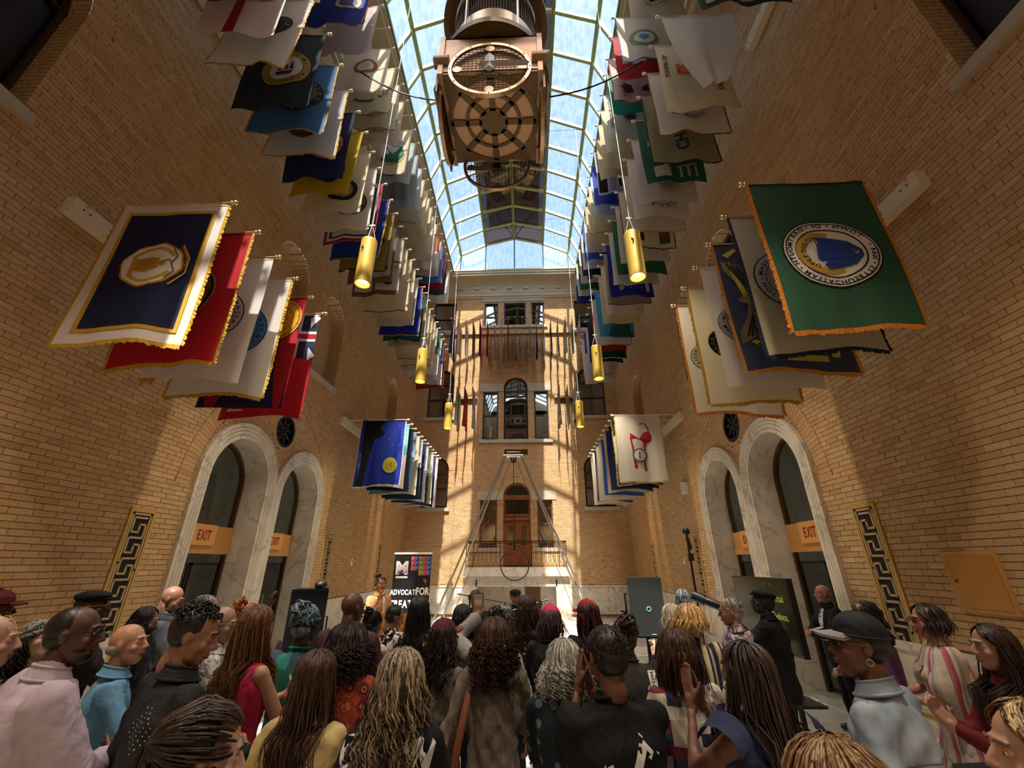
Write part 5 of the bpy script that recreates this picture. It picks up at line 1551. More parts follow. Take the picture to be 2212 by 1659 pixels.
# ------------------------------------------------------------------ cylinder pendants
M_LAMP = plain('#d9b44a', .4, .15)
E_LAMP = emit('#ffe2a0', 14., 'lamp_bulb')
def pendant(side, y, lab):
    s = -1 if side == 'left' else 1
    x, zb, L, R = s*2.6, 6.85, 1.02, .155
    t = root('pendant_lamp', lab, 'lamp', (x, y, zb+L), 'cylinder pendant lamps')
    m = MB(); m.lathe([(R*.86, 0), (R, 0), (R, L), (R*.9, L+.03), (.0, L+.03)], (x, y, zb), 32); m.lathe([(R*.86, 0), (R*.80, .1), (R*.5, .16)], (x, y, zb), 32)
    sh = part('shade', m, M_LAMP, t, smooth=False)
    m = MB(); m.lathe([(0, .12), (R*.62, .12), (R*.66, .09), (0, .085)], (x, y, zb), 20); part('bulb', m, E_LAMP, t)
    m = MB()
    for a in (.6, 2.7, 4.8): m.tube([(x+R*.85*math.cos(a), y+R*.85*math.sin(a), zb+L), (x, y, zb+L+.45)], .006, 4)
    m.tube([(x, y, zb+L+.42), (x, y, 17.5)], .0085, 5); m.box(x-.06, x+.06, y-.008, y+.008, zb+L+.42, zb+L+.45)
    part('cable', m, plain('#d8d4cc', .5), t)
    m = MB(); m.tube([(x+R*.9*math.cos(2), y-R, zb+L-.2), (x-.03, y-R-.02, zb+L-.26), (x-.05, y-R-.015, zb+L-.3)], .012, 5); part('hook', m, M_BLACK, t)
    ld = bpy.data.lights.new('pendant_spot', 'SPOT'); ld.energy = 470 if y > 5 else 560; ld.color = (1., .86, .66); ld.spot_size = 1.75; ld.spot_blend = .8; ld.shadow_soft_size = .12
    lo = bpy.data.objects.new('pendant_spot', ld); COL.objects.link(lo); lo.location = (0, 0, -L-.03); lo.parent = t
for y, nm in ((1.75, 'behind'), (6.38, 'nearest the camera'), (11.0, 'second'), (15.55, 'nearest the far wall')):
    for side in ('left', 'right'):
        pendant(side, y, 'yellow cylinder pendant lamp on a long cable, %s side, %s' % (side, {'behind': 'overhead beyond the top of view', 'second': 'midway down the hall'}.get(nm, nm)))
for side in ('left', 'right'):
    pendant(side, -2.6, 'yellow cylinder pendant lamp on a long cable, %s side, behind the camera' % side)
for y in (6.38, 11.0, 15.55):
    t = root('support_wire', 'thin wire stretched across below the glass roof, %s' % {6.38: 'nearest the clock', 11.0: 'midway', 15.55: 'nearest the far wall'}[y], 'wire', (0, y, 17.5))
    m = MB(); m.tube([(-3.0, y, 17.52), (3.0, y, 17.52)], .007, 4); part('wire', m, M_BLACK, t)

# ------------------------------------------------------------------ aerial rig and hoop
t = root('aerial_rig', 'tall silver four-legged truss frame standing before the balcony', 'rig', (0, 15, 0))
AL = plain('#c4c2bb', .3, .85)
for sx in (-1, 1):
    for sy in (-1, 1):
        m = MB(); m.tube([(sx*.30, 15+sy*.16, 5.55), (sx*2.55, 15+sy*.95, .03)], .031, 10); m.ball((sx*2.56, 15+sy*.95, .03), .06, .06, .03)
        part('leg', m, AL, t)
for sy in (-1, 1):
    m = MB(); m.tube([(-.36, 15+sy*.16, 5.58), (.36, 15+sy*.16, 5.58)], .035, 8); part('top_bar', m, AL, t)
m = MB()
for sx in (-1, 1): m.tube([(sx*.28, 14.84, 5.58), (sx*.28, 15.16, 5.58)], .03, 8); m.tube([(sx*.2, 14.9, 5.6), (sx*.2, 14.9, 5.75)], .02, 6)
m.tube([(-.25, 15, 5.74), (.25, 15, 5.74)], .02, 6); part('cross_bar', m, AL, t)
m = MB()
for x in (-.1, 0, .1): m.tube([(x, 15, 5.55), (x*.5, 15, 5.35)], .03, 6)
part('pulley', m, M_BLACK, t)
for sx in (-1, 1):
    m = MB(); m.tube([(sx*.12, 15, 5.4), (sx*2.1, 15, .04)], .008, 4); part('guy_rope', m, plain('#6a3c28', .8), t)
t = root('aerial_hoop', 'black steel aerial hoop hanging on a strap in the rig', 'hoop', (0.03, 15, 2.7))
m = MB(); m.tube([(.03+.47*math.cos(a), 15+.05*math.cos(a), 1.93+.47*math.sin(a)) for a in np.linspace(0, 2*PI, 49)[:-1]], .018, 8, closed=True); part('hoop', m, plain('#2c211a', .6), t)
m = MB(); m.tube([(.03, 15, 2.38), (.0, 15, 5.4)], .028, 6, flat=.5); m.tube([(.03, 15, 2.38), (.03, 15, 2.55)], .035, 8); part('strap', m, M_BLACK, t)

# ------------------------------------------------------------------ stage edge, banner, lectern
t = root('stage_riser', 'low white marble platform before the balcony', 'platform', (0, 13, 0))
m = MB(); m.box(-2.6, 2.6, 12.2, 14.6, 0, .25); part('deck', m, M_MARBLE, t)
m = MB(); m.box(-2.5, 2.5, 12.1, 12.2, 0, .12); part('step', m, M_MARBLE, t)

BX0, BX1, BY = -2.58, -1.73, 10.2
t = root('roll_up_banner', 'black roll-up banner with white capital letters and a coloured triangle pattern', 'banner', ((BX0+BX1)/2, BY, 0))
zb, zt = .08, 2.17
def bf(u, v, off=0.):
    u = np.asarray(u, float); v = np.asarray(v, float)
    return np.stack([BX0+u+0*v, BY-off+.004*np.sin(v*3)+0*u, zt-v+0*u], -1)
m = MB(); m.grid(lambda u, v: (BX0+u, BY, zt-v), np.linspace(0, .85, 3), np.linspace(0, zt-zb, 4)); part('sheet', m, plain('#101012', .5), t)
m = MB(); m.tube([(BX0-.01, BY, zt+.01), (BX1+.01, BY, zt+.01)], .022, 8); part('top_rail', m, M_WHITE, t)
m = MB(); m.box(BX0-.02, BX1+.02, BY-.1, BY+.1, 0, .08); part('base', m, M_STEEL, t)
d = D2()
d.text('M', .19, .28, .36, '#e8dccf', 0., bold=.05, sx=1.05); d.up()
for k, c in enumerate(('#5c5aa8', '#a8506a', '#6a7ab8')): d.poly([(.08+k*.08, .40), (.08+k*.08+.07, .40), (.08+k*.08+.07, .33)], c)
d.rect(.06, .46, .33, .50, '#e0d6ca')
cols = [('#c87488', '#c04444'), ('#7c84c4', '#384a88'), ('#d89030', '#5c9a34'), ('#c8647c', '#b83a44'), ('#7c84c4', '#34508a')]
for i in range(5):
    for j in range(5):
        if (j == 3 and i < 2) or (j == 4): continue
        x, y = .39+i*.092, .05+j*.1
        a, b = cols[i]
        d.poly([(x, y), (x+.09, y), (x, y+.095)], a); d.poly([(x+.09, y), (x+.09, y+.095), (x, y+.095)], b)
d.poly([(.68, .52), (.77, .52), (.76, .63)], '#b8394c')
d.text('ADVOCATE', .28, .78, .145, '#f0ece4', 0., bold=.035, sx=.72, sp=.05); d.text('FOR', .70, .76, .2, '#f0ece4', 0., bold=.04, sx=.75, sp=.05)
d.text('CREATIVITY', .43, 1.01, .2, '#f0ece4', 0., bold=.04, sx=.72, sp=.05)
cl = []; m = MB()
for V, F, c, k in d.L:
    if c not in cl: cl.append(c)
    m.add(bf(V[:, 0], V[:, 1], .006+.002*k), F, cl.index(c))
part('print', m, [plain(c, .5) for c in cl], t)

LX, LY = float(PXL(864, 1300, 7.1)[0]), 7.1
t = root('lectern', 'oak lectern with a slanted top in front of the black banner', 'lectern', (LX, LY, 0))
OAK = plain('#a8641f', .4, var=.2, bscale=30., coat=.2)
m = MB(); m.box(LX-.30, LX+.30, LY-.22, LY+.22, .08, 1.12); part('body', m, OAK, t)
m = MB(); m.box(LX-.36, LX+.36, LY-.28, LY+.28, 0, .08); part('plinth', m, OAK, t)
m = MB(); m.add([(LX-.37, LY-.28, 1.30), (LX+.37, LY-.28, 1.30), (LX+.37, LY+.28, 1.14), (LX-.37, LY+.28, 1.14), (LX-.37, LY-.28, 1.12), (LX+.37, LY-.28, 1.12), (LX+.37, LY+.28, 1.10), (LX-.37, LY+.28, 1.10)], [(0,1,2,3),(4,7,6,5),(0,4,5,1),(1,5,6,2),(2,6,7,3),(3,7,4,0)]); part('top', m, OAK, t)
m = MB(); m.box(LX-.24, LX+.24, LY-.235, LY-.22, .2, 1.0); part('front_panel', m, plain('#b8722a', .4, var=.2, bscale=30.), t)

# ------------------------------------------------------------------ loudspeakers, screen, stands
def pa(x, y, z, lab, grey, rot=0, stand=True, w2=.20, h2=.36, d2=.19):
    t = root('loudspeaker', lab, 'loudspeaker', (x, y, z), rotz=rot)
    m = MB()
    m.add([(-w2, -d2, -h2), (w2, -d2, -h2), (w2*.72, d2, -h2), (-w2*.72, d2, -h2), (-w2, -d2, h2), (w2, -d2, h2), (w2*.72, d2, h2), (-w2*.72, d2, h2)], [(3,2,1,0),(4,5,6,7),(0,1,5,4),(1,2,6,5),(2,3,7,6),(3,0,4,7)])
    part('cabinet', m, plain(grey, .7, bump=.1, bscale=200., spec=.2), t, local=True)
    m = MB(); m.box(-w2*.93, w2*.93, -d2-.012, -d2, -h2*.95, h2*.95); part('grille', m, plain(grey, .9, bump=.3, bscale=400., spec=.1), t, local=True)
    m = MB()
    m.tube([(.015+.022*math.cos(a), -d2-.014, -.02+.022*math.sin(a)) for a in np.linspace(0, 2*PI, 17)[:-1]], .005, 4, closed=True); m.tube([(w2*.1, -d2-.014, -h2*.88), (w2*.35, -d2-.014, -h2*.88)], .004, 4); part('badge', m, plain('#6ac088', .3), t, local=True)
    m = MB()
    for s in (-1, 1): m.tube([(s*(w2-.01), 0, -.1), (s*(w2+.02), 0, -.1), (s*(w2+.02), 0, .12), (s*(w2-.01), 0, .12)], .012, 5)
    part('side_handle', m, M_BLACK, t, local=True)
    if stand:
        s_ = root('speaker_stand', 'black tripod stand under the '+lab.split(',')[0], 'stand', (x, y, 0), rotz=rot)
        m = MB(); m.tube([(0, 0, .12), (0, 0, z-h2)], .022, 8); m.tube([(0, 0, .5), (0, 0, .95)], .028, 8); part('pole', m, M_BLACK, s_, local=True)
        for k in range(3):
            a = k*2*PI/3+.4
            m = MB(); m.tube([(0, 0, .75), (.55*math.cos(a), .55*math.sin(a), .015)], .014, 6); m.tube([(0, 0, .3), (.36*math.cos(a), .36*math.sin(a), .27)], .009, 5); part('leg', m, M_BLACK, s_, local=True)
    return t
p = PXL(1392, 1308, 5.5); pa(p[0], p[1], p[2], 'grey loudspeaker with a green ring badge, right of the stage', '#262727', -.1, h2=.30, w2=.19)
p = PXL(668, 1315, 6.9); pa(p[0], p[1], 1.12, 'large black loudspeaker beside the left twin doors', '#08080a', .35, h2=.5, w2=.25, d2=.25)
q = root('black_cap', 'black brimmed cap lying on top of the large left loudspeaker', 'cap', (p[0]+.12, p[1], 1.62))
m = MB(); m.ball((.0, 0, .05), .09, .1, .07); m.ball((.1, -.02, .02), .08, .07, .012); part('crown', m, M_BLACK, q, smooth=True, local=True)

t = root('television', 'large flat television showing yellow-green caption text, turned towards the crowd', 'television', tuple(PXL(1655, 1330, 5.4)))
org = np.array(PXL(1697, 1250, 4.9))
for q in np.linspace(5.0, 7.0, 200):
    e1 = np.array(PXL(1583, 1246, q))-org; e1[2] = 0
    if np.linalg.norm(e1) > 1.2: break
e1 /= np.linalg.norm(e1)
TW = 1.22; e2 = np.array((0, 0, -1.)); nrm = np.cross(e1, e2); nrm *= np.sign(nrm@(CAM-org)); TH = .72
def tf(u, v, off=0.):
    u = np.asarray(u, float); v = np.asarray(v, float)
    return org+np.multiply.outer(TW-u, e1)+np.multiply.outer(v, e2)+np.multiply.outer(off+0*u, nrm)
m = MB(); m.obox(tf(TW/2, TH/2, -.03), e1*TW/2, e2*TH/2, nrm*.03); part('case', m, M_BLACKM, t)
m = MB(); P = [tf(.015, .015, .002), tf(TW-.015, .015, .002), tf(TW-.015, TH-.03, .002), tf(.015, TH-.03, .002)]; m.add(P, [(0, 1, 2, 3)])
sm, st_, sb_, so_ = nt('screen_black'); sb_.inputs['Base Color'].default_value = (.004, .004, .004, 1); sb_.inputs['Roughness'].default_value = .12; sb_.inputs['Emission Color'].default_value = srgb('#3a3c18'); sb_.inputs['Emission Strength'].default_value = .12
scn = part('screen', m, sm, t)
d = D2(); d.text('that is on stage up', .62, .05, .08, '#4c4e20', 0., bold=0); d.text('of the celestial', .78, .20, .10, '#b4b84a', 0., bold=0.); d.text('in Chelsea.', .90, .37, .10, '#b4b84a', 0., bold=0.)
cl = []; m = MB()
for V, F, c, k in d.L:
    if c not in cl: cl.append(c)
    m.add(tf(V[:, 0], V[:, 1], .006), F, cl.index(c))
part('caption_text', m, [emit(c, .45, 'caption') for c in cl], scn)
t = root('television_stand', 'wheeled black television stand behind the photographer', 'stand', (org[0]+e1[0]*.6, org[1]+e1[1]*.6, 0))
c0 = tf(TW/2, TH*.6, -.09)
m = MB()
for s in (-1, 1): m.tube([c0+e1*s*.16, np.array((c0[0]+e1[0]*s*.16, c0[1]+e1[1]*s*.16, .1))], .03, 8)
m.obox(np.array((c0[0], c0[1], .62)), e1*.3, nrm*.2, np.array((0, 0, .012)))
part('uprights', m, M_BLACK, t)
m = MB()
for s in (-1, 1): m.obox(np.array((c0[0], c0[1], .08))+e1*s*.38, e1*.03, nrm*.4, np.array((0, 0, .03)))
m.obox(np.array((c0[0], c0[1], .08)), e1*.4, nrm*.03, np.array((0, 0, .03))); part('base', m, M_BLACK, t)
m = MB()
for s in (-1, 1):
    for k in (-1, 1): m.ball(np.array((c0[0], c0[1], .03))+e1*s*.38+nrm*k*.36, .03)
part('caster', m, M_BLACK, t)

p = PXL(1482, 1148, 7.4)
t = root('light_pole', 'tall black stand with a small lamp clamped on top by the right wall', 'light stand', (p[0], p[1], 0))
m = MB(); m.tube([(p[0], p[1], .05), (p[0], p[1], p[2])], .018, 8); m.tube([(p[0], p[1], 1.2), (p[0], p[1], 1.3)], .028, 8); part('pole', m, M_BLACK, t)
m = MB(); m.ball((p[0], p[1], p[2]), .06, .05, .06); m.tube([(p[0], p[1], p[2]-.1), (p[0]+.03, p[1], p[2]-.28)], .03, 8); m.box(p[0]-.03, p[0]+.05, p[1]-.03, p[1]+.03, p[2]-.45, p[2]-.34); part('lamp_head', m, M_BLACK, t)
for k in range(3):
    a = k*2*PI/3; m = MB(); m.tube([(p[0], p[1], .5), (p[0]+.45*math.cos(a), p[1]+.45*math.sin(a), .01)], .012, 5); part('leg', m, M_BLACK, t)

def mic(x, y, boom, lab, h=1.35):
    t = root('microphone_stand', lab, 'microphone stand', (x, y, 0))
    m = MB(); m.tube([(x, y, .02), (x, y, h)], .012, 6); part('pole', m, M_BLACK, t)
    m = MB(); m.tube([(x-boom*.2, y, h+.05), (x+boom*.75, y, h-.08)], .009, 6); m.tube([(x, y, h-.02), (x, y, h+.04)], .022, 8); part('boom', m, M_BLACK, t)
    m = MB(); m.tube([(x+boom*.75, y, h-.08), (x+boom*.9, y, h-.1)], .022, 8); m.ball((x+boom*.93, y, h-.105), .03); part('microphone', m, M_BLACKM, t)
    for k in range(3):
        a = k*2*PI/3; m = MB(); m.tube([(x, y, .1), (x+.3*math.cos(a), y+.3*math.sin(a), .01)], .009, 5); part('leg', m, M_BLACK, t)
p = PXL(1167, 1305, 5.4); mic(p[0], p[1], -.5, 'black microphone boom stand behind the pink cap', p[2])
p = PXL(1015, 1292, 6.2); mic(p[0], p[1], .85, 'black microphone boom stand beside the performer on stage', p[2])

def chair(x, y, rot, lab, grp):
    t = root('folding_chair', lab, 'chair', (x, y, 0), grp, rot)
    m = MB(); m.box(-.2, .2, -.2, .2, .43, .455); part('seat', m, plain('#3a3d42', .5), t, local=True)
    m = MB(); m.grid(lambda u, v: (u, -.2-.03*math.cos(u*6), v), np.linspace(-.2, .2, 7), (.64, .84)); part('backrest', m, plain('#3a3d42', .5), t, local=True)
    for s in (-1, 1):
        m = MB(); m.tube([(s*.21, -.22, .86), (s*.21, .2, .01)], .012, 6); part('leg', m, M_STEEL, t, local=True)
        m = MB(); m.tube([(s*.19, .17, .44), (s*.19, -.22, .01)], .012, 6); part('leg', m, M_STEEL, t, local=True)
    m = MB(); m.tube([(-.21, -.05, .42), (.21, -.05, .42)], .009, 5); part('crossbar', m, M_STEEL, t, local=True)
chair(3.15, 3.55, .2, 'grey metal folding chair behind the denim jacket', 'folding chairs among the crowd')
chair(3.9, 3.0, -.2, 'grey metal folding chair before the striped dress', 'folding chairs among the crowd')
chair(-.35, 3.9, .1, 'grey metal folding chair in the gap left of the pink cap', 'folding chairs among the crowd')

# ------------------------------------------------------------------ exit signs on the transom bars
for side, c, yc, nm in (('left', 7.71, 7.68, 'nearer left'), ('left', 9.93, 9.95, 'farther left'), ('right', 7.71, 7.72, 'nearer right'), ('right', 9.93, 9.95, 'farther right')):
    s = -1 if side == 'left' else 1
    xw = s*(W+.36)
    t = root('exit_sign', 'amber exit sign with red capital letters on the %s glass door' % nm, 'sign', (xw, yc, 2.45), 'exit signs over the glass doors')
    m = MB(); m.box(s*(W+.42), xw, yc-.30, yc+.30, 2.275, 2.625); part('housing', m, plain('#e0a258', .45, .05), t)
    d = D2(); d.text('EXIT', 0, 0, .24, '#8a1a14', 0., bold=.02, sx=.62)
    m = MB()
    for V, F, c_, k in d.L:
        P_ = [(xw-s*.004, yc+u*(1 if side == 'left' else -1), 2.45-v) for u, v in V]
        m.add(P_, F)
    part('lettering', m, plain('#8a1a14', .5), t)
# ------------------------------------------------------------------ people
def fused(mb, voxel, it=4, fac=.6):
    """fuse overlapping solids into one smooth skin; returns verts, faces, normals"""
    me = mb.mesh('fuse', [M_WHITE])
    o = bpy.data.objects.new('fuse', me)
    r = o.modifiers.new('r', 'REMESH'); r.mode = 'VOXEL'; r.voxel_size = voxel
    s = o.modifiers.new('s', 'SMOOTH'); s.factor = fac; s.iterations = it
    dg = bench([o])
    ev = o.evaluated_get(dg).to_mesh()
    n = len(ev.vertices)
    V = np.empty(n*3); ev.vertices.foreach_get('co', V); V = V.reshape(-1, 3)
    Nn = np.empty(n*3); ev.vertices.foreach_get('normal', Nn); Nn = Nn.reshape(-1, 3)
    L = np.empty(len(ev.loops), int); ev.loops.foreach_get('vertex_index', L)
    T = np.empty(len(ev.polygons), int); ev.polygons.foreach_get('loop_total', T)
    st = np.concatenate([[0], np.cumsum(T)[:-1]])
    F = [tuple(L[a:a+k]) for a, k in zip(st, T)]
    o.evaluated_get(dg).to_mesh_clear()
    bpy.data.objects.remove(o); bpy.data.meshes.remove(me)
    return V, F, Nn
def wrinkle(V, Nn, amp, seed, freq=1.):
    r = np.random.RandomState(seed)
    f = np.zeros(len(V))
    for i in range(7):
        k = r.normal(size=3)*np.array((20, 20, 11.))*freq*(1+.22*i)
        f += (1-2*np.abs(np.sin(V@k+r.uniform(0, 6.3))))/(1+.4*i)
    f += .8*np.sin(V@(r.normal(size=3)*np.array((7, 7, 3.)))+1.)
    return V+Nn*(amp*f/2.4)[:, None]
def rotm(yaw=0., pitch=0., roll=0.):
    """yaw about z (left positive), pitch: nod forward positive, roll to the right"""
    return np.array((Matrix.Rotation(yaw, 3, 'Z')@Matrix.Rotation(-pitch, 3, 'X')@Matrix.Rotation(roll, 3, 'Y')))
def capsule(mb, a, b, ra, rb, n=10):
    a, b = np.array(a, float), np.array(b, float)
    mb.tube([a, a*.67+b*.33, a*.33+b*.67, b], [ra, ra*.67+rb*.33, ra*.33+rb*.67, rb], n); mb.ball(a, ra, nu=n, nv=7); mb.ball(b, rb, nu=n, nv=7)
def limb(S, T, l1, l2, hint):
    S, T, hint = map(lambda q: np.array(q, float), (S, T, hint))
    d = T-S; L = np.linalg.norm(d)
    if L > (l1+l2)*.985: T = S+d/L*(l1+l2)*.985; d = T-S; L = np.linalg.norm(d)
    a = (l1*l1-l2*l2+L*L)/(2*L); h = math.sqrt(max(l1*l1-a*a, 0))
    u = d/L; q = hint-u*(hint@u); q /= max(np.linalg.norm(q), 1e-6)
    return S+u*a+q*h, T
HANDS = {}
def hand_mesh(wrist, fdir, palm, thumb_side, sc=1., curl=.25, spread=.1):
    f, p = np.array(fdir, float), np.array(palm, float)
    f /= np.linalg.norm(f); p -= f*(p@f); p /= np.linalg.norm(p); t = np.cross(p, f)
    mir = 1
    if t@np.array(thumb_side, float) < 0: t = -t; mir = -1
    if curl not in HANDS: HANDS[curl] = hand_shape((0, 0, 0), (1, 0, 0), (0, 0, 1), (0, 1, 0), 1., curl, spread)
    V, F = HANDS[curl]
    R = np.stack([f, t, p])
    return np.array(wrist, float)+sc*(V@R), (F if mir > 0 else [g[::-1] for g in F])
def hand_shape(wrist, fdir, palm, thumb_side, sc=1., curl=.25, spread=.1):
    """fdir: finger direction, palm: palm normal, thumb_side: towards the thumb"""
    f, p = np.array(fdir, float), np.array(palm, float)
    f /= np.linalg.norm(f); p -= f*(p@f); p /= np.linalg.norm(p); t = np.cross(p, f)
    if t@np.array(thumb_side, float) < 0: t = -t
    w0 = np.array(wrist, float)
    def P(a, b, c): return w0+sc*(f*a+t*b+p*c)
    mb = MB()
    capsule(mb, P(-.02, 0, 0), P(.02, 0, 0), .026*sc, .026*sc, 8)
    for b in (-.024, -.008, .008, .024): capsule(mb, P(.012, b*.7, 0), P(.085, b, 0), .0145*sc, .0115*sc, 7)
    for b, L in ((-.030, .058), (-.011, .074), (.009, .079), (.028, .070)):
        c1 = curl
        q0 = P(.085, b*.95, 0)
        q1 = q0+sc*L*.45*(f*math.cos(c1)+p*math.sin(c1)+t*b*spread*30*.1)
        q2 = q1+sc*L*.32*(f*math.cos(2*c1)+p*math.sin(2*c1)+t*b*spread*30*.1)
        q3 = q2+sc*L*.24*(f*math.cos(3*c1)+p*math.sin(3*c1)+t*b*spread*30*.1)
        for a_, b_, r0, r1 in ((q0, q1, .0098, .0090), (q1, q2, .0088, .0080), (q2, q3, .0080, .0068)): capsule(mb, a_, b_, r0*sc, r1*sc, 7)
    a0 = P(.02, .025, .004); a1 = P(.052, .052, .012); a2 = P(.078, .064, .020)
    capsule(mb, a0, a1, .0145*sc, .0105*sc, 7); capsule(mb, a1, a2, .0102*sc, .0078*sc, 7)
    V, F, _ = fused(mb, .0062*sc, 2, .5)
    return V, F

def hair_mat(c, c2=None, streak=.5):
    key = ('hair', c, c2)
    if key in CACHE: return CACHE[key]
    m, t, b, o = nt('hair_'+c.strip('#'))
    a = srgb(c); z = srgb(c2) if c2 else tuple(min(1, x*1.5+.002) for x in a[:3])+(1,)
    g = N(t, 'NewGeometry'); tc = N(t, 'TexCoord')
    mp = N(t, 'Mapping'); mp.inputs['Scale'].default_value = (90, 90, 5)
    nz = N(t, 'TexNoise', i_Scale=1., i_Detail=3.)
    t.links.new(tc.outputs['Object'], mp.inputs[0]); t.links.new(mp.outputs[0], nz.inputs['Vector'])
    ad = N(t, 'Math', operation='ADD'); t.links.new(nz.outputs[0], ad.inputs[0])
    ml = N(t, 'Math', operation='MULTIPLY', i_1=.28 if not c2 else .5); t.links.new(g.outputs['Random Per Island'], ml.inputs[0]); t.links.new(ml.outputs[0], ad.inputs[1])
    r = ramp(t, [(.38, tuple(x*.6 for x in a[:3])+(1,)), (.62, a), (1., z)])
    t.links.new(ad.outputs[0], r.inputs[0]); t.links.new(r.outputs[0], b.inputs['Base Color'])
    bp = N(t, 'Bump', i_Strength=.5, i_Distance=.004); t.links.new(nz.outputs[0], bp.inputs['Height']); t.links.new(bp.outputs[0], b.inputs['Normal'])
    b.inputs['Roughness'].default_value = .42
    b.inputs['Specular IOR Level'].default_value = .45
    CACHE[key] = m
    return m
def skin_mat(c):
    key = ('skin', c)
    if key in CACHE: return CACHE[key]
    m, t, b, o = nt('skin_'+c.strip('#'))
    tc = N(t, 'TexCoord'); nz = N(t, 'TexNoise', i_Scale=22., i_Detail=4.); t.links.new(tc.outputs['Object'], nz.inputs['Vector'])
    a = srgb(c); g_ = sum(a[:3])/3; a = tuple(x*.82+g_*.18 for x in a[:3])
    r = ramp(t, [(.3, (a[0]*.86, a[1]*.8, a[2]*.78, 1)), (.7, (min(1, a[0]*1.1), a[1]*1.08, a[2]*1.05, 1))])
    t.links.new(nz.outputs[0], r.inputs[0]); t.links.new(r.outputs[0], b.inputs['Base Color'])
    b.inputs['Roughness'].default_value = .48
    b.inputs['Subsurface Weight'].default_value = .12; b.inputs['Subsurface Radius'].default_value = (.02, .008, .004); b.inputs['Subsurface Scale'].default_value = .5
    CACHE[key] = m
    return m
def pattern(kind, cols, s=1., ax=0):
    """woven or printed cloth patterns in the wearer's own frame"""
    key = ('pat', kind, tuple(cols), s, ax)
    if key in CACHE: return CACHE[key]
    m, t, b, o = nt('cloth_'+kind)
    tc = N(t, 'TexCoord'); vec = tc.outputs['Object']
    n = len(cols)
    if kind == 'stripes':
        sx = N(t, 'SeparateXYZ'); t.links.new(vec, sx.inputs[0])
        nz = N(t, 'TexNoise', i_Scale=4.); t.links.new(vec, nz.inputs['Vector'])
        m1 = N(t, 'Math', operation='MULTIPLY_ADD', i_1=.03, i_2=0.); t.links.new(nz.outputs[0], m1.inputs[0]); t.links.new(sx.outputs[min(ax, 2)], m1.inputs[2])
        ml = N(t, 'Math', operation='MULTIPLY', i_1=s); t.links.new(m1.outputs[0], ml.inputs[0])
        if ax == 3:
            at = N(t, 'Math', operation='ARCTAN2'); t.links.new(sx.outputs[0], at.inputs[0]); t.links.new(sx.outputs[1], at.inputs[1]); at2 = N(t, 'Math', operation='MULTIPLY', i_1=s); t.links.new(at.outputs[0], at2.inputs[0]); ml = at2
        fr = N(t, 'Math', operation='FRACT'); t.links.new(ml.outputs[0], fr.inputs[0])
        r = ramp(t, [(i/n, c) for i, c in enumerate(cols)], 'CONSTANT'); t.links.new(fr.outputs[0], r.inputs[0]); out = r.outputs[0]
    elif kind == 'patch':
        sn = N(t, 'Vector'+'Math', operation='SNAP'); sn.inputs[1].default_value = (.14/s, .8, .11/s); t.links.new(vec, sn.inputs[0])
        wn_2 = N(t, 'TexWhiteNoise', noise_dimensions='3D'); t.links.new(sn.outputs[0], wn_2.inputs['Vector'])
        r = ramp(t, [(i/n, c) for i, c in enumerate(cols)], 'CONSTANT'); t.links.new(wn_2.outputs[0], r.inputs[0]); out = r.outputs[0]
    elif kind in ('dots', 'leopard', 'medallion'):
        vo = N(t, 'TexVoronoi', i_Scale=s); vo.feature = 'F1'; vo.inputs['Randomness'].default_value = {'dots': .2, 'leopard': .9, 'medallion': .15}[kind]; t.links.new(vec, vo.inputs['Vector'])
        cols = tuple(cols)+(cols[-1],)*2
        st = {'dots': [(0, cols[1]), (.25, cols[1]), (.28, cols[0])], 'leopard': [(0, cols[1]), (.18, cols[1]), (.22, cols[0]), (.42, cols[0]), (.45, cols[1])], 'medallion': [(0, cols[1]), (.12, cols[2]), (.2, cols[1]), (.3, cols[1]), (.32, cols[0]), (.52, cols[2]), (.56, cols[0])]}[kind]
        r = ramp(t, st, 'CONSTANT'); t.links.new(vo.outputs['Distance'], r.inputs[0]); out = r.outputs[0]
    else:   # 'swirl', 'heather'
        nz = N(t, 'TexNoise', i_Scale=s, i_Detail=3., i_Distortion=2. if kind == 'swirl' else 0.); t.links.new(vec, nz.inputs['Vector'])
        r = ramp(t, [(.3+.4*i/max(n-1, 1), c) for i, c in enumerate(cols)], 'CONSTANT' if kind == 'swirl' else 'LINEAR'); t.links.new(nz.outputs[0], r.inputs[0]); out = r.outputs[0]
    t.links.new(out, b.inputs['Base Color']); b.inputs['Roughness'].default_value = .8; b.inputs['Specular IOR Level'].default_value = .25
    CACHE[key] = m
    return m
def cloth(c, rough=.8):
    key = ('cloth', c, rough)
    if key in CACHE: return CACHE[key]
    m, t, b, o = nt('cloth_'+c.strip('#'))
    col = srgb(c); b.inputs['Roughness'].default_value = rough; b.inputs['Specular IOR Level'].default_value = .25
    tc = N(t, 'TexCoord'); n1 = N(t, 'TexNoise', i_Scale=9., i_Detail=2., i_Distortion=1.2); n2 = N(t, 'TexNoise', i_Scale=260., i_Detail=1.)
    for n_ in (n1, n2): t.links.new(tc.outputs['Object'], n_.inputs['Vector'])
    b1 = N(t, 'Bump', i_Strength=.55, i_Distance=.02); b2 = N(t, 'Bump', i_Strength=.15, i_Distance=.003)
    t.links.new(n1.outputs[0], b1.inputs['Height']); t.links.new(n2.outputs[0], b2.inputs['Height']); t.links.new(b1.outputs[0], b2.inputs['Normal']); t.links.new(b2.outputs[0], b.inputs['Normal'])
    r = ramp(t, [(.3, tuple(x*.88 for x in col[:3])+(1,)), (.7, tuple(min(1, x*1.08) for x in col[:3])+(1,))]); t.links.new(n1.outputs[0], r.inputs[0]); t.links.new(r.outputs[0], b.inputs['Base Color'])
    CACHE[key] = m
    return m

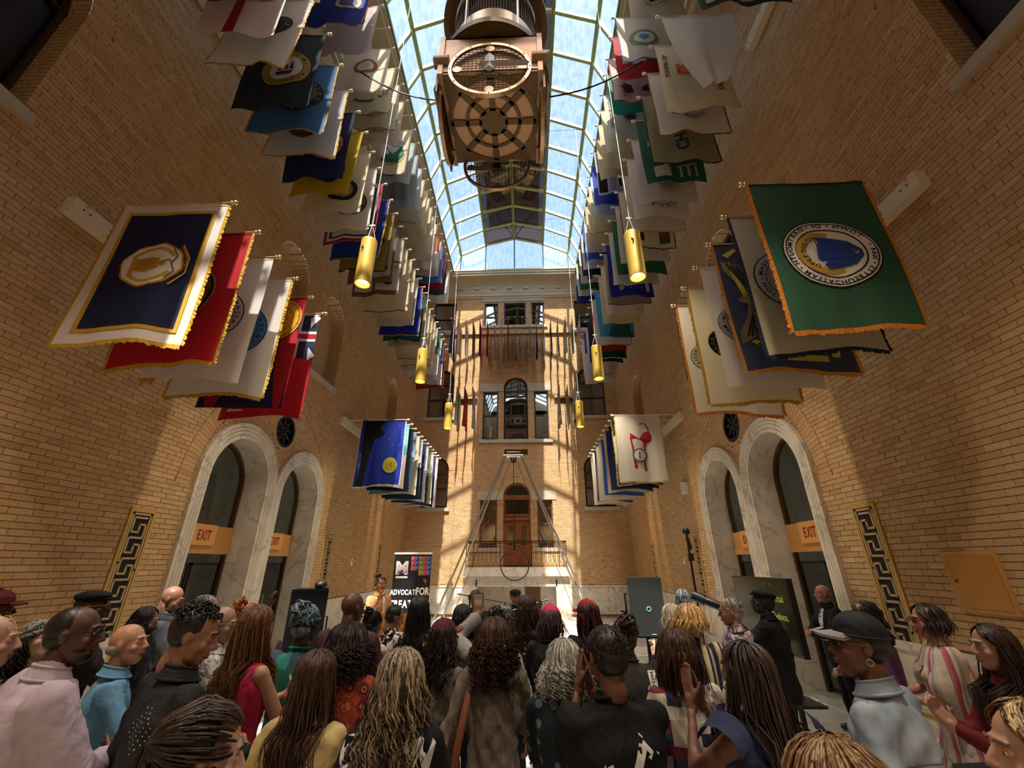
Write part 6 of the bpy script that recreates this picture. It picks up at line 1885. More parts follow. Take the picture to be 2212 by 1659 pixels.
HEADS = {}
def head_shape(sex, near):
    key = (sex, near)
    if key in HEADS: return HEADS[key]
    hm = MB()
    def hb(c, rx, ry, rz): hm.ball(c, rx, ry, rz, 18, 12)
    j = 1.06 if sex == 'm' else .95
    hb((0, -.012, .028), .077, .093, .086); hb((0, .020, -.02), .063, .073, .098); hb((0, .050, -.090), .036*j, .040, .032); hb((0, .028, -.070), .054*j, .056, .044)
    hb((0, .080, .026), .046, .013*j, .011); hb((0, .070, -.045), .034, .028, .045)
    capsule(hm, (0, .090, .010), (0, .113, -.028), .008, .012, 8)
    for g in (-1, 1):
        hb((g*.011, .100, -.033), .010, .011, .008); hb((g*.077, -.006, -.006), .008, .018, .030); hb((g*.076, -.010, -.002), .012, .010, .024); hb((g*.041, .062, -.028), .022, .022, .022)
        hb((g*.030, .074, .004), .019, .013, .012)
    hb((0, .090, -.062), .023, .010, .006); hb((0, .087, -.071), .019, .011, .006)
    capsule(hm, (0, -.022, -.05), (0, -.028, -.13), .050, .052, 14)
    V, F, _ = fused(hm, .0068 if near else .0095, 2, .5)
    HEADS[key] = (V, F)
    return V, F

class Person:
    def __init__(s, label, px, top, y, face=0., skin='#8a5a3c', H=None, b=1., lean=0., head=(0., 0., 0.), sex='f', hat=0., grp=None, near=True):
        p = PXL(px, top, y)
        ztop = p[2]
        s.H = H or (ztop-hat)
        s.sunk = ztop-hat-s.H
        s.face = face
        h = s.H
        # the head should land on the pixel: place feet so that the leaning head is there
        s.lean = lean
        R2 = np.array((Matrix.Rotation(face, 3, 'Z')))
        off = R2@np.array((0, .9*h*math.sin(lean)*.45, 0))
        s.t = root('person', label, 'person', (float(p[0]-off[0]), float(y-off[1]), min(0., s.sunk) if s.sunk < -.01 else 0.), grp, face)
        s.skin = skin; s.b = b; s.sex = sex; s.near = near
        sw = (.106 if sex == 'm' else .096)*h*(.5+.5*b)
        s.sw = sw
        lz = lambda z: np.array((0, math.sin(lean)*max(z-.52*h, 0), 0))
        s.L = lambda x, yy, z: np.array((x, yy, z))+lz(z)
        s.hc = s.L(0, .01, .925*h)              # head centre
        s.k = .128*h/.222*.97                   # head scale
        s.RM = rotm(*head)
        s.seed = abs(hash(label)) % 1000 if False else sum(map(ord, label)) % 997
        s.arms = {}
    def head_pts(s, P): return s.hc+s.k*(np.atleast_2d(np.array(P, float))@s.RM.T)
    def set_arm(s, side, mode):
        h = s.H; g = -1 if side == 'l' else 1
        S = s.L(g*s.sw*.93, -.01*h, .800*h)
        up, fo = .182*h, .152*h
        if mode == 'down': T = s.L(g*(s.sw+.055*h), .05*h, .50*h); hint = (g*.4, -1, 0); fd, pm, th = (0, .15, -1), (-g, 0, 0), (0, 1, 0); cu = .35
        elif mode == 'clap': T = s.L(g*.028, .20*h, .70*h); hint = (g*.5, -.1, -1); fd, pm, th = (-g*.25, .45, .85), (-g, .15, 0), (0, -.6, .6); cu = .12
        elif mode == 'clap_hi': T = s.L(g*.03+.0*h, .19*h, .82*h); hint = (g*.4, 0, -1); fd, pm, th = (-g*.15, .25, .95), (-g, 0, 0), (0, -1, .1); cu = .1
        elif mode == 'up': T = s.L(g*(s.sw-.02*h), .16*h, .96*h); hint = (g*1., .3, -.3); fd, pm, th = (0, .1, 1), (0, 1, 0), (-g, 0, .2); cu = .3
        elif mode == 'clasp': T = s.L(g*.035, .19*h, .64*h); hint = (g*.9, -.3, -.7); fd, pm, th = (-g*.9, .4, .15), (-g*.3, -.2, -.1), (0, 0, 1); cu = .5
        elif mode == 'crossed': T = s.L(-g*.05*h, .12*h, .69*h); hint = (g, .1, -.8); fd, pm, th = (-g*1, .05, .1), (0, -1, 0), (0, 0, 1); cu = .4
        else: T, hint, fd, pm, th, cu = mode
        E_, T = limb(S, T, up, fo, hint)
        s.arms[side] = (S, E_, np.array(T, float), fd, pm, th, cu)
    def build(s, arms='clap', top='tee', topm=None, bot='#20242c', hair=None, skirt=False, eyes=True, topz=None):
        h, b = s.H, s.b
        a = arms if isinstance(arms, (tuple, list)) and len(arms) == 2 else (arms, arms)
        s.set_arm('l', a[0]); s.set_arm('r', a[1])
        fem = s.sex == 'f'
        k = h/1.7
        # ---- body: torso, limbs, neck fused; head and hands fused finer and joined into the same mesh
        mb = MB()
        capsule(mb, s.L(0, 0, .56*h), s.L(0, 0, .72*h), .075*k*b, .088*k*b); mb.ball(s.L(0, -.005, .75*h), s.sw*.86, .074*k*b, .08*k)
        mb.ball(s.L(0, 0, .53*h), .118*k*b, .088*k*b, .085*k)
        for g in (-1, 1):
            capsule(mb, s.L(g*.05*h, 0, .50*h), (g*.052*h, .01, .285*h), .078*k*b, .052*k); capsule(mb, (g*.052*h, .01, .285*h), (g*.052*h, -.01, .05*h), .05*k, .034*k); capsule(mb, (g*.052*h, -.02, .035*h), (g*.06*h, .12*k, .022*h), .034*k, .028*k)
        for sd in 'lr':
            S, E_, T = s.arms[sd][:3]
            capsule(mb, S, E_, .046*k*b, .037*k); capsule(mb, E_, T, .037*k, .024*k)
            mb.ball(S, .050*k*b)
        nk = s.hc+s.k*(s.RM@np.array((0, -.028, -.075)))
        capsule(mb, nk, s.L(0, -.015, .80*h), .050*s.k, .062*k)
        V, F, _ = fused(mb, .022, 4)
        body = MB(); body.add(V, F)
        H_ = lambda x, yy, z: tuple(s.head_pts((x, yy, z))[0])
        q = s.k; R = s.RM
        V, F = head_shape(s.sex, s.near)
        body.add(s.head_pts(V), F)
        hm = MB(); capsule(hm, H_(0, -.022, -.05), tuple(nk*.4+s.L(0, -.015, .82*h)*.6), .050*q, .054*q, 14)
        body.add(np.concatenate(hm.V), hm.F)
        for sd in 'lr':
            S, E_, T, fd, pm, th, cu = s.arms[sd]
            V, F = hand_mesh(T, fd, pm, th, k*.98, cu); body.add(V, F)
        part('body', body, skin_mat(s.skin), s.t, smooth=True, local=True)
        # ---- face details
        if eyes:
            for g in (-1, 1):
                m = MB(); m.ball(H_(g*.030, .0785, .0035), .0115*q, .0105*q, .0072*q, nu=10, nv=8, rot=R, m=0); m.ball(H_(g*.030, .0850, .0035), .0052*q, nu=8, nv=6, rot=R, m=1)
                part('eye', m, [plain('#b8aea4', .35), plain('#1c120c', .2)], s.t, smooth=True, local=True)
                m = MB(); m.tube(s.head_pts([(g*.014, .094, .026), (g*.030, .092, .031), (g*.048, .080, .026)]), .0036*q, 5)
                part('eyebrow', m, hair_mat(hair[1] if hair and hair[0] != 'bald' else '#3a2c24'), s.t, local=True)
            m = MB(); m.tube(s.head_pts([(-.022, .094, -.064), (-.008, .1005, -.062), (0, .0995, -.064), (.008, .1005, -.062), (.022, .094, -.064)]), .0042*q, 6); m.tube(s.head_pts([(-.019, .093, -.069), (0, .0985, -.072), (.019, .093, -.069)]), .0045*q, 6)
            lc = srgb(s.skin)
            part('lips', m, plain('#8a4438' if lc[0] > .12 else '#5a2c26', .4), s.t, smooth=True, local=True)
        # ---- trousers or skirt
        mb = MB()
        if skirt:
            prof = [(s.L(0, 0, .64*h), .105*k*b, .085*k*b), (s.L(0, 0, .54*h), .15*k*b, .12*k*b), ((0, .0, .42*h), .19*k*b, .16*k*b), ((0, 0, .27*h), .24*k*b, .20*k*b)]
            for (c0, a0, b0), (c1, a1, b1) in zip(prof[:-1], prof[1:]):
                m2 = MB()
                for w_ in np.linspace(0, 1, 5):
                    c = np.array(c0)*(1-w_)+np.array(c1)*w_
                    m2.ball(c, a0*(1-w_)+a1*w_, b0*(1-w_)+b1*w_, .05, 20, 7)
                for v_ in m2.V: pass
                mb.add(np.concatenate(m2.V), m2.F)
            V, F, Nn = fused(mb, .017, 8)
            V = wrinkle(V*1., Nn, .010, s.seed+5, .8)
            m = MB(); m.add(V, F); part('skirt', m, topm, s.t, smooth=True, local=True)
            for g in (-1, 1):
                m = MB(); capsule(m, (g*.052*h, .01, .30*h), (g*.052*h, -.01, .06*h), .055*k, .045*k); V, F, _ = fused(m, .014); m = MB(); m.add(V, F); part('legging', m, cloth('#15161a'), s.t, smooth=True, local=True)
        else:
            mb.ball(s.L(0, 0, .535*h), .145*k*b+(.01 if fem else 0), .112*k*b, .10*k)
            for g in (-1, 1):
                capsule(mb, s.L(g*.05*h, 0, .50*h), (g*.052*h, .01, .285*h), .090*k*b, .066*k); capsule(mb, (g*.052*h, .01, .285*h), (g*.052*h, -.01, .055*h), .066*k, .052*k)
            V, F, Nn = fused(mb, .027, 3); V = wrinkle(V, Nn, .009, s.seed+5)
            m = MB(); m.add(V, F); part('trousers', m, cloth(bot), s.t, smooth=True, local=True)
        for g in (-1, 1):
            m = MB(); capsule(m, (g*.052*h, -.03, .035*h), (g*.06*h, .13*k, .028*h), .042*k, .036*k); V, F, _ = fused(m, .014, 3); m = MB(); m.add(V, F); part('shoe', m, plain('#1b1918', .4), s.t, smooth=True, local=True)
        # ---- top
        mb = MB()
        lo = {'tee': .47, 'long': .47, 'jacket': .44, 'sleeveless': .50, 'vest': .50, 'sweat': .46}[top]
        if topz: lo = topz
        ex = {'tee': .016, 'long': .017, 'jacket': .026, 'sleeveless': .012, 'vest': .016, 'sweat': .028}[top]*k
        rr = [(lo, .142*k*b+ex, .112*k*b+ex), (lo+.04, .138*k*b+ex, .11*k*b+ex), (.58, .118*k*b+ex, .098*k*b+ex), (.64, .118*k*b+ex*.8, .100*k*b+ex), (.71, s.sw*.98+ex*.5, .108*k*b+ex*.6), (.76, s.sw*1.02+ex*.5, .104*k*b+ex*.5), (.80, s.sw*.93+ex*.3, .082*k*b+ex*.4), (.826, s.sw*.60, .066*k*b+ex*.3)]
        n = 26; V = []
        for z, rx, ry in rr:
            for j in range(n):
                a = 2*PI*j/n; ca, sa = math.cos(a), math.sin(a)
                V.append(s.L(rx*np.sign(ca)*abs(ca)**.82, ry*np.sign(sa)*abs(sa)**.82-.008, z*h))
        F = [(i*n+j, i*n+(j+1) % n, (i+1)*n+(j+1) % n, (i+1)*n+j) for i in range(len(rr)-1) for j in range(n)]
        F += [tuple(range(n-1, -1, -1)), tuple((len(rr)-1)*n+j for j in range(n))]
        mb.add(V, F)
        if fem and top != 'jacket':
            for g in (-1, 1): mb.ball(s.L(g*.055*k*b, .085*k*b, .725*h), .058*k*b, .05*k*b, .055*k)
        capsule(mb, s.L(0, -.012, .80*h), s.L(0, -.016, .842*h), .075*k, .064*k)
        for sd in 'lr':
            S, E_, T = s.arms[sd][:3]
            if top in ('sleeveless', 'vest'):
                mb.ball(S*.80+np.array((0, 0, .81*h))*.20, .05*k*b, .055*k*b, .045*k); continue
            if top == 'tee': capsule(mb, S, S*.35+E_*.65, .054*k*b+ex*.4, .053*k*b+ex*.6)
            else:
                w = T*.9+E_*.1
                r1 = .046*k*b+ex*.6
                capsule(mb, S, E_, .053*k*b+ex*.5, r1); capsule(mb, E_, w, r1, .037*k+ex*.5)
        V, F, Nn = fused(mb, .0155 if s.near else .02, 4)
        amp = {'tee': .008, 'long': .011, 'jacket': .012, 'sleeveless': .005, 'vest': .004, 'sweat': .013}[top]
        V = wrinkle(V, Nn, amp*k*(.5 if b > 1.2 else 1.), s.seed)+(Nn*.008 if b > 1.2 else 0.)
        m = MB(); m.add(V, F)
        s.topV, s.topF = V, F
        nm = {'tee': 'shirt', 'long': 'shirt', 'jacket': 'jacket', 'sleeveless': 'top', 'vest': 'waistcoat', 'sweat': 'sweatshirt'}[top]
        s.top = part(nm, m, topm, s.t, smooth=True, local=True)
        s.bvh = None
        # collar or neckband
        m = MB()
        c = s.L(0, -.012, .845*h)
        if top in ('jacket', 'long'):
            P = [c+np.array((.066*k*math.cos(a), .062*k*math.sin(a)+.004, .022*k-.016*k*math.sin(a))) for a in np.linspace(0, 2*PI, 25)[:-1]]
            Q = [p_+np.array((.020*k*math.cos(a), .020*k*math.sin(a), -.045*k)) for p_, a in zip(P, np.linspace(0, 2*PI, 25)[:-1])]
            m.strip(P, Q, 0, True); m.tube(P, .006*k, 5, closed=True); m.tube(Q, .006*k, 5, closed=True); m.strip([p_-np.array((0, 0, .0)) for p_ in P], [c+np.array((.055*k*math.cos(a), .052*k*math.sin(a), -.02*k)) for a in np.linspace(0, 2*PI, 25)[:-1]], 0, True)
            part('collar', m, topm, s.t, smooth=True, local=True)
        elif top in ('tee', 'sweat'):
            m.tube([c+np.array((.068*k*math.cos(a), .064*k*math.sin(a), -.002-.012*k*math.sin(a))) for a in np.linspace(0, 2*PI, 25)[:-1]], .0085*k, 6, closed=True)
            part('neckband', m, topm, s.t, smooth=True, local=True)
        if hair: s.do_hair(*hair)
        return s
    # ---- hair
    def do_hair(s, style, c, c2=None, length=.3, vol=1.):
        q = s.k; mt = hair_mat(c, c2)
        r = np.random.RandomState(s.seed)
        if style == 'bald': return
        HP = lambda P: s.head_pts(P)
        cap = MB()
        def cb(cc, rx, ry, rz, nu=20, nv=12): cap.ball(tuple(HP(cc)[0]), rx*q, ry*q, rz*q, nu, nv, rot=s.RM)
        if style == 'sides':      # bald crown, hair round the back
            cb((0, -.034, -.018), .0805, .076, .045); cap_ = part('hair', cap, mt, s.t, smooth=True, local=True); return
        th = {'buzz': .0, 'crop': .004, 'curltop': .004, 'fade': .0}.get(style, .002)
        cb((0, -.024, .030), .079+th, .089+th, .086+th)
        if style not in ('buzz', 'fade', 'curltop'): cb((0, -.045, -.02), .070+th, .062+th, .06+th)
        elif style != 'fade': cb((0, -.04, -.012), .074, .062, .05)
        m = cap
        def lock(P, w, n=4, flat=.45, tip=.25):
            P = np.array(P); k = len(P)
            R = w*np.concatenate([np.linspace(.7, 1, k//3), np.linspace(1, tip, k-k//3)])
            m.tube(P, R, n, cap=False, flat=flat)
        def scalp(el, az, e=1.0):   # az 0 = front, radians
            return np.array((math.sin(az)*math.cos(el)*(.083*e), math.cos(az)*math.cos(el)*(.094*e)-.018, math.sin(el)*(.090*e)+.028))
        if style in ('crop', 'curltop', 'short'):
            cnt = 260 if style == 'curltop' else 230
            for i in range(cnt):
                el = r.uniform(.25 if style == 'curltop' else -.3, 1.5); az = r.uniform(-PI, PI)
                if abs(az) < .9 and el < .55: continue
                if style == 'short': el = r.uniform(-.5, 1.5)
                p = scalp(el, az, 1.01+.1*r.rand()*(2.0 if style == 'curltop' else .3))
                if style == 'curltop':
                    a0 = r.uniform(0, 6); rad = r.uniform(.006, .011)
                    e1, e2 = r.normal(size=3), r.normal(size=3); e1 /= np.linalg.norm(e1); e2 -= e1*(e2@e1); e2 /= np.linalg.norm(e2)
                    P = [p+rad*(e1*math.cos(t)+e2*math.sin(t))+.003*t*np.array((0, 0, .3)) for t in np.linspace(0, 5.2, 7)]
                    lock(HP(P), .0042*q, 4, 1., .6)
                else:
                    d = np.array((math.sin(az), math.cos(az)-.4, -.2)); L_ = .6 if style == 'crop' else 1.3; P = [p, p*1.01+d*.010*L_, p*1.01+d*.018*L_-np.array((0, 0, .008))]
                    lock(HP(P), .0038*q, 4, .6, .3)
            part('hair', m, mt, s.t, smooth=True, local=True); return
        if style in ('buzz', 'fade'):
            part('hair', m, mt, s.t, smooth=True, local=True); return
        L = length*s.H/1.65
        cfg = {'long': (420, .0058, .003, 0., 1.00), 'wavy': (420, .0056, .013, 17., 1.10), 'curly': (330, .0046, .013, 52., 1.22), 'braids': (150, .0050, .003, 0., 1.06), 'locs': (90, .009, .006, 5., 1.1), 'bob': (380, .0056, .003, 0., 1.10)}
        if style in ('bun', 'dreadbun', 'ponytail', 'wrapbun'):
            # swept back over the skull then gathered
            base = np.array((0, -.085, .085)) if style != 'ponytail' else np.array((0, -.105, .03))
            for i in range(120 if style != 'dreadbun' else 60):
                az = r.uniform(-PI, PI); el = r.uniform(-.35, .7)
                if abs(az) < .6: el = r.uniform(.45, .7)
                p0 = scalp(el, az, 1.04); P = []
                for t in np.linspace(0, 1, 7):
                    x = p0*(1-t)+base*t; x_ = x-np.array((0, -.018, .028)); nn = np.linalg.norm(x_/np.array((.086, .097, .093)))
                    P.append(np.array((0, -.018, .028))+x_*max(1, 1.06/nn))
                lock(HP(P), (.006 if style != 'dreadbun' else .011)*q, 4 if style != 'dreadbun' else 6, .6 if style != 'dreadbun' else 1., .9)
            if style == 'ponytail':
                for i in range(90):
                    P = []; b0 = HP(base)[0]; aa = r.uniform(0, 6.28); sp = r.uniform(0, .035)
                    for t in np.linspace(0, 1, 9):
                        P.append(b0+np.array((sp*math.cos(aa)*math.sin(PI*min(t*1.3, 1))+.006*math.sin(9*t+aa), -.03*math.sin(PI*t*.7)+sp*math.sin(aa)*.6, -L*t*r.uniform(.97, 1.03)+.02*math.sin(PI*t))))
                    lock(P, .007*q, 4, .5)
            else:
                for i in range(46 if style == 'dreadbun' else 70):
                    e1, e2 = r.normal(size=3), r.normal(size=3); e1 /= np.linalg.norm(e1); e2 -= e1*(e2@e1); e2 /= np.linalg.norm(e2)
                    rad = r.uniform(.03, .055)*vol; cc = base*1.25+r.normal(size=3)*.012
                    lock(HP([cc+rad*(e1*math.cos(t)+e2*math.sin(t)*.7) for t in np.linspace(0, r.uniform(2.5, 5.5), 10)]), (.0095 if style == 'dreadbun' else .006)*q, 6, 1., .7)
            part('hair', m, mt, s.t, smooth=True, local=True); return
        cnt, w, amp, fr, vv = cfg[style]
        cnt = int(cnt*(1. if s.t.location.y < 3. else .62 if s.near else .4)); w = w*(1. if s.t.location.y < 3. else 1.3)
        vv *= vol
        zsh = .80*s.H
        for i in range(cnt):
            u = r.rand(); az = r.uniform(.75, 2*PI-.75); el = r.uniform(-.25, 1.45)
            if r.rand() < .3: el = r.uniform(.9, 1.5)
            P = []
            steps = 5
            if el > .8: az = r.uniform(0, 2*PI)
            lim = 1.05
            azs = az if az <= PI else az-2*PI
            azt = azs if abs(azs) > lim else math.copysign(lim, azs)
            for t in np.linspace(0, 1, steps):
                e_ = el*(1-t)+(-.12)*t
                a_ = azs*(1-t)+azt*t+.1*math.copysign(1, azs)*t
                k_ = (1.05+.06*r.rand())*(1+(vv-1)*t)
                P.append(HP(scalp(e_, a_, k_))[0])
            last = P[-1]; Lr = L*r.uniform(.72, 1.05)
            side = np.array((last[0]-s.hc[0], last[1]-s.hc[1], 0)); 
            ph = r.uniform(0, 6.3); n2 = 7 if style not in ('curly', 'wavy') else ((26 if s.t.location.y < 3.2 else 14) if style == 'curly' else 13)
            ctr = s.hc.copy(); fl = r.normal(0, .012, 2)
            for t in np.linspace(0, 1, n2)[1:]:
                z = last[2]-Lr*t
                g = 1+(.10 if style in ('long', 'braids', 'bob') else .16)*math.sin(PI*min(t*1.1, 1))*(vv-.7)-.28*t*t*(0 if style in ('curly', 'braids') else 1)
                x = ctr[0]+side[0]*g+fl[0]*t*3; yy = ctr[1]+side[1]*g+fl[1]*t*2
                if z < zsh+.02:
                    back = s.L(0, 0, z)[1]-(.115*s.H/1.7*s.b+.02)
                    if yy < ctr[1]-.01: yy = min(yy, back+.02*r.rand())*1.
                    elif abs(x) < .16: yy = max(yy, s.L(0, 0, z)[1]+.12*s.b)
                if amp: x += amp*math.cos(fr*t*L/.3+ph)*min(1, t*3); yy += amp*math.sin(fr*t*L/.3+ph)*min(1, t*3)
                P.append(np.array((x, yy, z)))
            lock(P, w*q*r.uniform(.7, 1.25), 3 if style != 'braids' and style != 'locs' else 5, .5 if style not in ('braids', 'locs') else 1., .3 if style not in ('braids', 'locs') else .7)
        part('hair', m, mt, s.t, smooth=True, local=True)
    # ---- accessories
    def cap_hat(s, c, brim=1, c2=None, mesh=False, sign=None):
        q = s.k
        m = MB(); 
        V = []; n = 24
        for el in np.linspace(.02, PI/2, 8):
            for j in range(n):
                a = 2*PI*j/n; V.append((.090*math.cos(a)*math.cos(el), .104*math.sin(a)*math.cos(el)-.012, .100*math.sin(el)**.85+.040))
        F = [(i*n+j, i*n+(j+1) % n, (i+1)*n+(j+1) % n, (i+1)*n+j) for i in range(7) for j in range(n)]
        m.add(s.head_pts(V), F); m.ball(tuple(s.head_pts((0, -.012, .142))[0]), .009*q)
        m.tube(s.head_pts([(.090*math.cos(a), .104*math.sin(a)-.012, .042) for a in np.linspace(0, 2*PI, 25)[:-1]]), .006*q, 5, closed=True)
        hat = part('cap', m, cloth(c, .7), s.t, smooth=True, local=True)
        if brim:
            m = MB(); A = [(.082*math.cos(a), .094*math.sin(a)-.006, .046) for a in np.linspace(.35, PI-.35, 13)]; B_ = [(.078*math.cos(a), .094*math.sin(a)+.072*math.sin(a)**.6, .036-.012*abs(math.cos(a))) for a in np.linspace(.35, PI-.35, 13)]
            A, B_ = s.head_pts(A), s.head_pts(B_); up = s.RM@np.array((0, 0, .005))
            m.strip(A+up, B_+up); m.strip(A-up, B_-up); m.strip(B_+up, B_-up)
            part('brim', m, cloth(c2 or c, .7), hat, smooth=True, local=True)
        if sign:
            d = D2(); d.text(sign, 0, 0, .035, '#e0dcd4', 0., bold=.03); m = MB()
            for V, F, cc, k in d.L:
                P = [(-.088 if False else x, -.118+.10*abs(x), .075-y) for x, y in V]
                m.add(s.head_pts(P), F)
            part('stitched_text', m, plain('#e0dcd4', .6), hat, local=True)
        return hat
    def flat_cap(s, c):
        q = s.k; m = MB()
        m.ball(tuple(s.head_pts((0, -.012, .075))[0]), .098*q, .118*q, .045*q, 22, 10, rot=s.RM); m.ball(tuple(s.head_pts((0, .075, .058))[0]), .065*q, .05*q, .012*q, 16, 7, rot=s.RM)
        m.ball(tuple(s.head_pts((0, -.012, .052))[0]), .086*q, .1*q, .03*q, 20, 8, rot=s.RM)
        part('flat_cap', m, cloth(c, .8), s.t, smooth=True, local=True)
    def beanie(s, c, c2):
        q = s.k; m = MB()
        m.ball(tuple(s.head_pts((0, -.022, .052))[0]), .093*q, .106*q, .095*q, 24, 14, rot=s.RM)
        m.tube(s.head_pts([(.088*math.cos(a), .1*math.sin(a)-.014, .035) for a in np.linspace(0, 2*PI, 25)[:-1]]), .016*q, 8, closed=True)
        part('beanie', m, pattern('swirl', (c, c2, c), 30.), s.t, smooth=True, local=True)
    def glasses(s, c='#15120f'):
        m = MB()
        for g in (-1, 1):
            m.tube(s.head_pts([(g*.031+.022*math.cos(a), .1-.10*abs(g*.031+.022*math.cos(a))**1.3, .006+.018*math.sin(a)) for a in np.linspace(0, 2*PI, 17)[:-1]]), .0028*s.k, 5, closed=True)
            m.tube(s.head_pts([(g*.054, .084, .012), (g*.078, .06, .012), (g*.084, .0, .008), (g*.083, -.012, -.006)]), .0026*s.k, 5)
        m.tube(s.head_pts([(-.010, .102, .010), (.010, .102, .010)]), .0025*s.k, 5)
        part('glasses', m, plain(c, .3), s.t, local=True)
    def earring(s, c='#d8b878', r=.012):
        for g in (-1, 1):
            m = MB(); ce = np.array((g*.083, -.004, -.05)); m.tube(s.head_pts([ce+np.array((0, r*math.cos(a), r*math.sin(a))) for a in np.linspace(0, 2*PI, 13)[:-1]]), .0025*s.k, 5, closed=True); part('earring', m, plain(c, .3, .8), s.t, local=True)
    def beard(s, c):
        q = s.k; m = MB(); m.ball(tuple(s.head_pts((0, .052, -.088))[0]), .040*q, .046*q, .032*q, 16, 9, rot=s.RM); m.ball(tuple(s.head_pts((0, .035, -.062))[0]), .057*q, .05*q, .032*q, 16, 9, rot=s.RM)
        part('beard', m, hair_mat(c), s.t, smooth=True, local=True)
    def decal(s, d, z0, name='print', back=True, u0=0., cols=None):
        """wraps flat artwork (metres, v down) onto the chest or back"""
        if s.bvh is None: s.bvh = BVHTree.FromPolygons([Vector(v) for v in s.topV], s.topF)
        sg = -1 if back else 1
        m = MB(); cl = []
        for V, F, c, k in d.L:
            if c not in cl: cl.append(c)
            P = []
            for u, v in V:
                x = (u+u0)*(1 if back else -1)
                h_ = s.bvh.ray_cast(Vector((x, sg*1.2, z0-v)), Vector((0, -sg, 0)), 2.)
                P.append(h_[0]+Vector((0, sg*(.004+.001*k), 0)) if h_[0] is not None else Vector((x, sg*.1, z0-v)))
            m.add(np.array(P), F, cl.index(c))
        part(name, m, [plain(c, .7) for c in cl], s.top, local=True)
M_TEE = cloth('#0f0f11'); GRP = 'crowd standing in the hall'
R_ = math.radians
P = Person
TXT = D2
# nearest row -------------------------------------------------------------
a = P('man in a black T-shirt with a white figure drawing, hands clapping high', 1306, 1345, 2.12, R_(12), '#6a4028', b=1.12, sex='m', head=(R_(6), R_(14), 0))
a.build(('clap_hi', 'clap_hi'), 'tee', M_TEE, hair=('crop', '#15100d'))
d = D2(); w = '#d4d2cf'
d.line([(.06, -.02), (.035, .03), (.01, .08), (-.01, .14)], .042, w)
d.line([(-.02, .13), (-.06, .10), (-.12, .09), (-.13, .06), (-.10, .05)], .03, w); d.line([(.0, .14), (.02, .20), (.03, .26)], .028, w); d.line([(-.01, .14), (-.02, .2)], .02, w); d.disc(-.022, .205, .018, .018, w)
d.line([(.06, -.03), (.10, .01), (.085, .03)], .02, w); d.line([(.05, -.06), (.14, .02), (.22, .01)], .007, w); d.line([(.22, .01), (.22, .07), (.14, .1), (.12, .07)], .007, w)
d.line([(-.14, .04), (-.15, .12), (-.12, .26), (-.10, .33)], .007, w); d.line([(.13, .08), (.13, .2), (.11, .3)], .006, w)
for k in range(8): d.line([(-.11+k*.03, .27+.012*(k % 3)), (-.108+k*.03, .34), (-.11+k*.03, .40)], .009, w)
d.L = [(V*.8, F, c, k) for V, F, c, k in d.L]; a.decal(d, a.H*.76, 'figure_print', u0=.02)
m = MB(); nk = a.L(0, -.012, .862*a.H)
pts = [nk+np.array((.062*math.cos(t), .060*math.sin(t), -.006*math.sin(t))) for t in np.linspace(0, 2*PI, 31)[:-1]]
for i, p_ in enumerate(pts): m.ball(p_, .0045 if i != 24 else .009, nu=6, nv=5)
part('bead_necklace', m, plain('#3c5a58', .3), a.t, local=True)

a = P('woman with grey-streaked wavy hair in a black shirt lettered CREW', 872, 1392, 2.05, R_(-6), '#b98a6c', b=1.05)
a.build(('down', 'clap'), 'tee', M_TEE, hair=('wavy', '#33261d', '#b8a286', .36, 1.06)); a.earring('#d8d8d8')
d = D2(); d.text('CREW', 0, 0, .135, '#d6d4d0', 0., bold=.06, sx=.85); a.decal(d, a.H*.79, 'lettering')

a = P('woman with long straight dark hair in a khaki denim jacket', 692, 1396, 2.15, R_(-10), '#b98a6c', b=1.02)
a.build(('down', 'down'), 'jacket', cloth('#b8a06c'), hair=('long', '#2a1a12', '#5c3f2c', .36))
d = D2(); d.line([(x, .012*math.cos(x*9)) for x in np.linspace(-.19, .19, 15)], .005, '#8a7444'); d.line([(-.01, .01), (-.012, .1), (-.01, .25)], .004, '#8a7444'); a.decal(d, a.H*.715, 'seam')

a = P('woman with long black braids in a navy sleeveless top, hands raised to clap', 1600, 1378, 2.1, R_(26), '#7a4c34', b=1.1, head=(R_(10), 0, 0))
a.build('clap_hi', 'sleeveless', cloth('#2a2f4c'), hair=('braids', '#17110e', '#4c3a30', .50, 1.05))
m = MB()
for g in (-1, 1):
    c = a.arms['l' if g < 0 else 'r'][0]
    m.grid(lambda u, v: (c[0]*1.0+g*(.02+.07*v), c[1]+.10*math.cos(u), c[2]+.03+.085*math.sin(u)*.8-.04*v), np.linspace(0, PI, 9), np.linspace(0, 1, 4))
part('flared_sleeve', m, cloth('#2a2f4c'), a.t, smooth=True, local=True)

a = P('person in a pale denim shirt and a grey and black cap, seen from behind', 1838, 1310, 2.15, R_(38), '#7a4e36', b=1.05, sex='m', hat=.02, head=(R_(32), R_(-4), 0))
a.build(('down', 'clasp'), 'jacket', pattern('heather', ('#6a7686', '#8e99a6', '#a8b0b8'), 5.), hair=('buzz', '#1c1512')); a.cap_hat('#1c1c1e', c2='#8a8a88', sign='Newyork'); a.glasses(); a.earring()
d = D2(); d.line([(x, .01*math.sin(x*9)) for x in np.linspace(-.2, .2, 15)], .006, '#566272'); d.line([(0, .01), (.0, .2)], .006, '#566272'); a.decal(d, a.H*.72, 'yoke_seam')

a = P('large man in a pale lilac dress shirt and glasses, facing right', 180, 1300, 2.15, R_(-32), '#5c3826', b=1.28, sex='m', lean=.12, head=(R_(-34), 0, 0))
a.build(('down', 'clasp'), 'long', cloth('#b9a8b4'), bot='#3a3018', hair=('buzz', '#17110e')); a.glasses(); a.beard('#17110e')

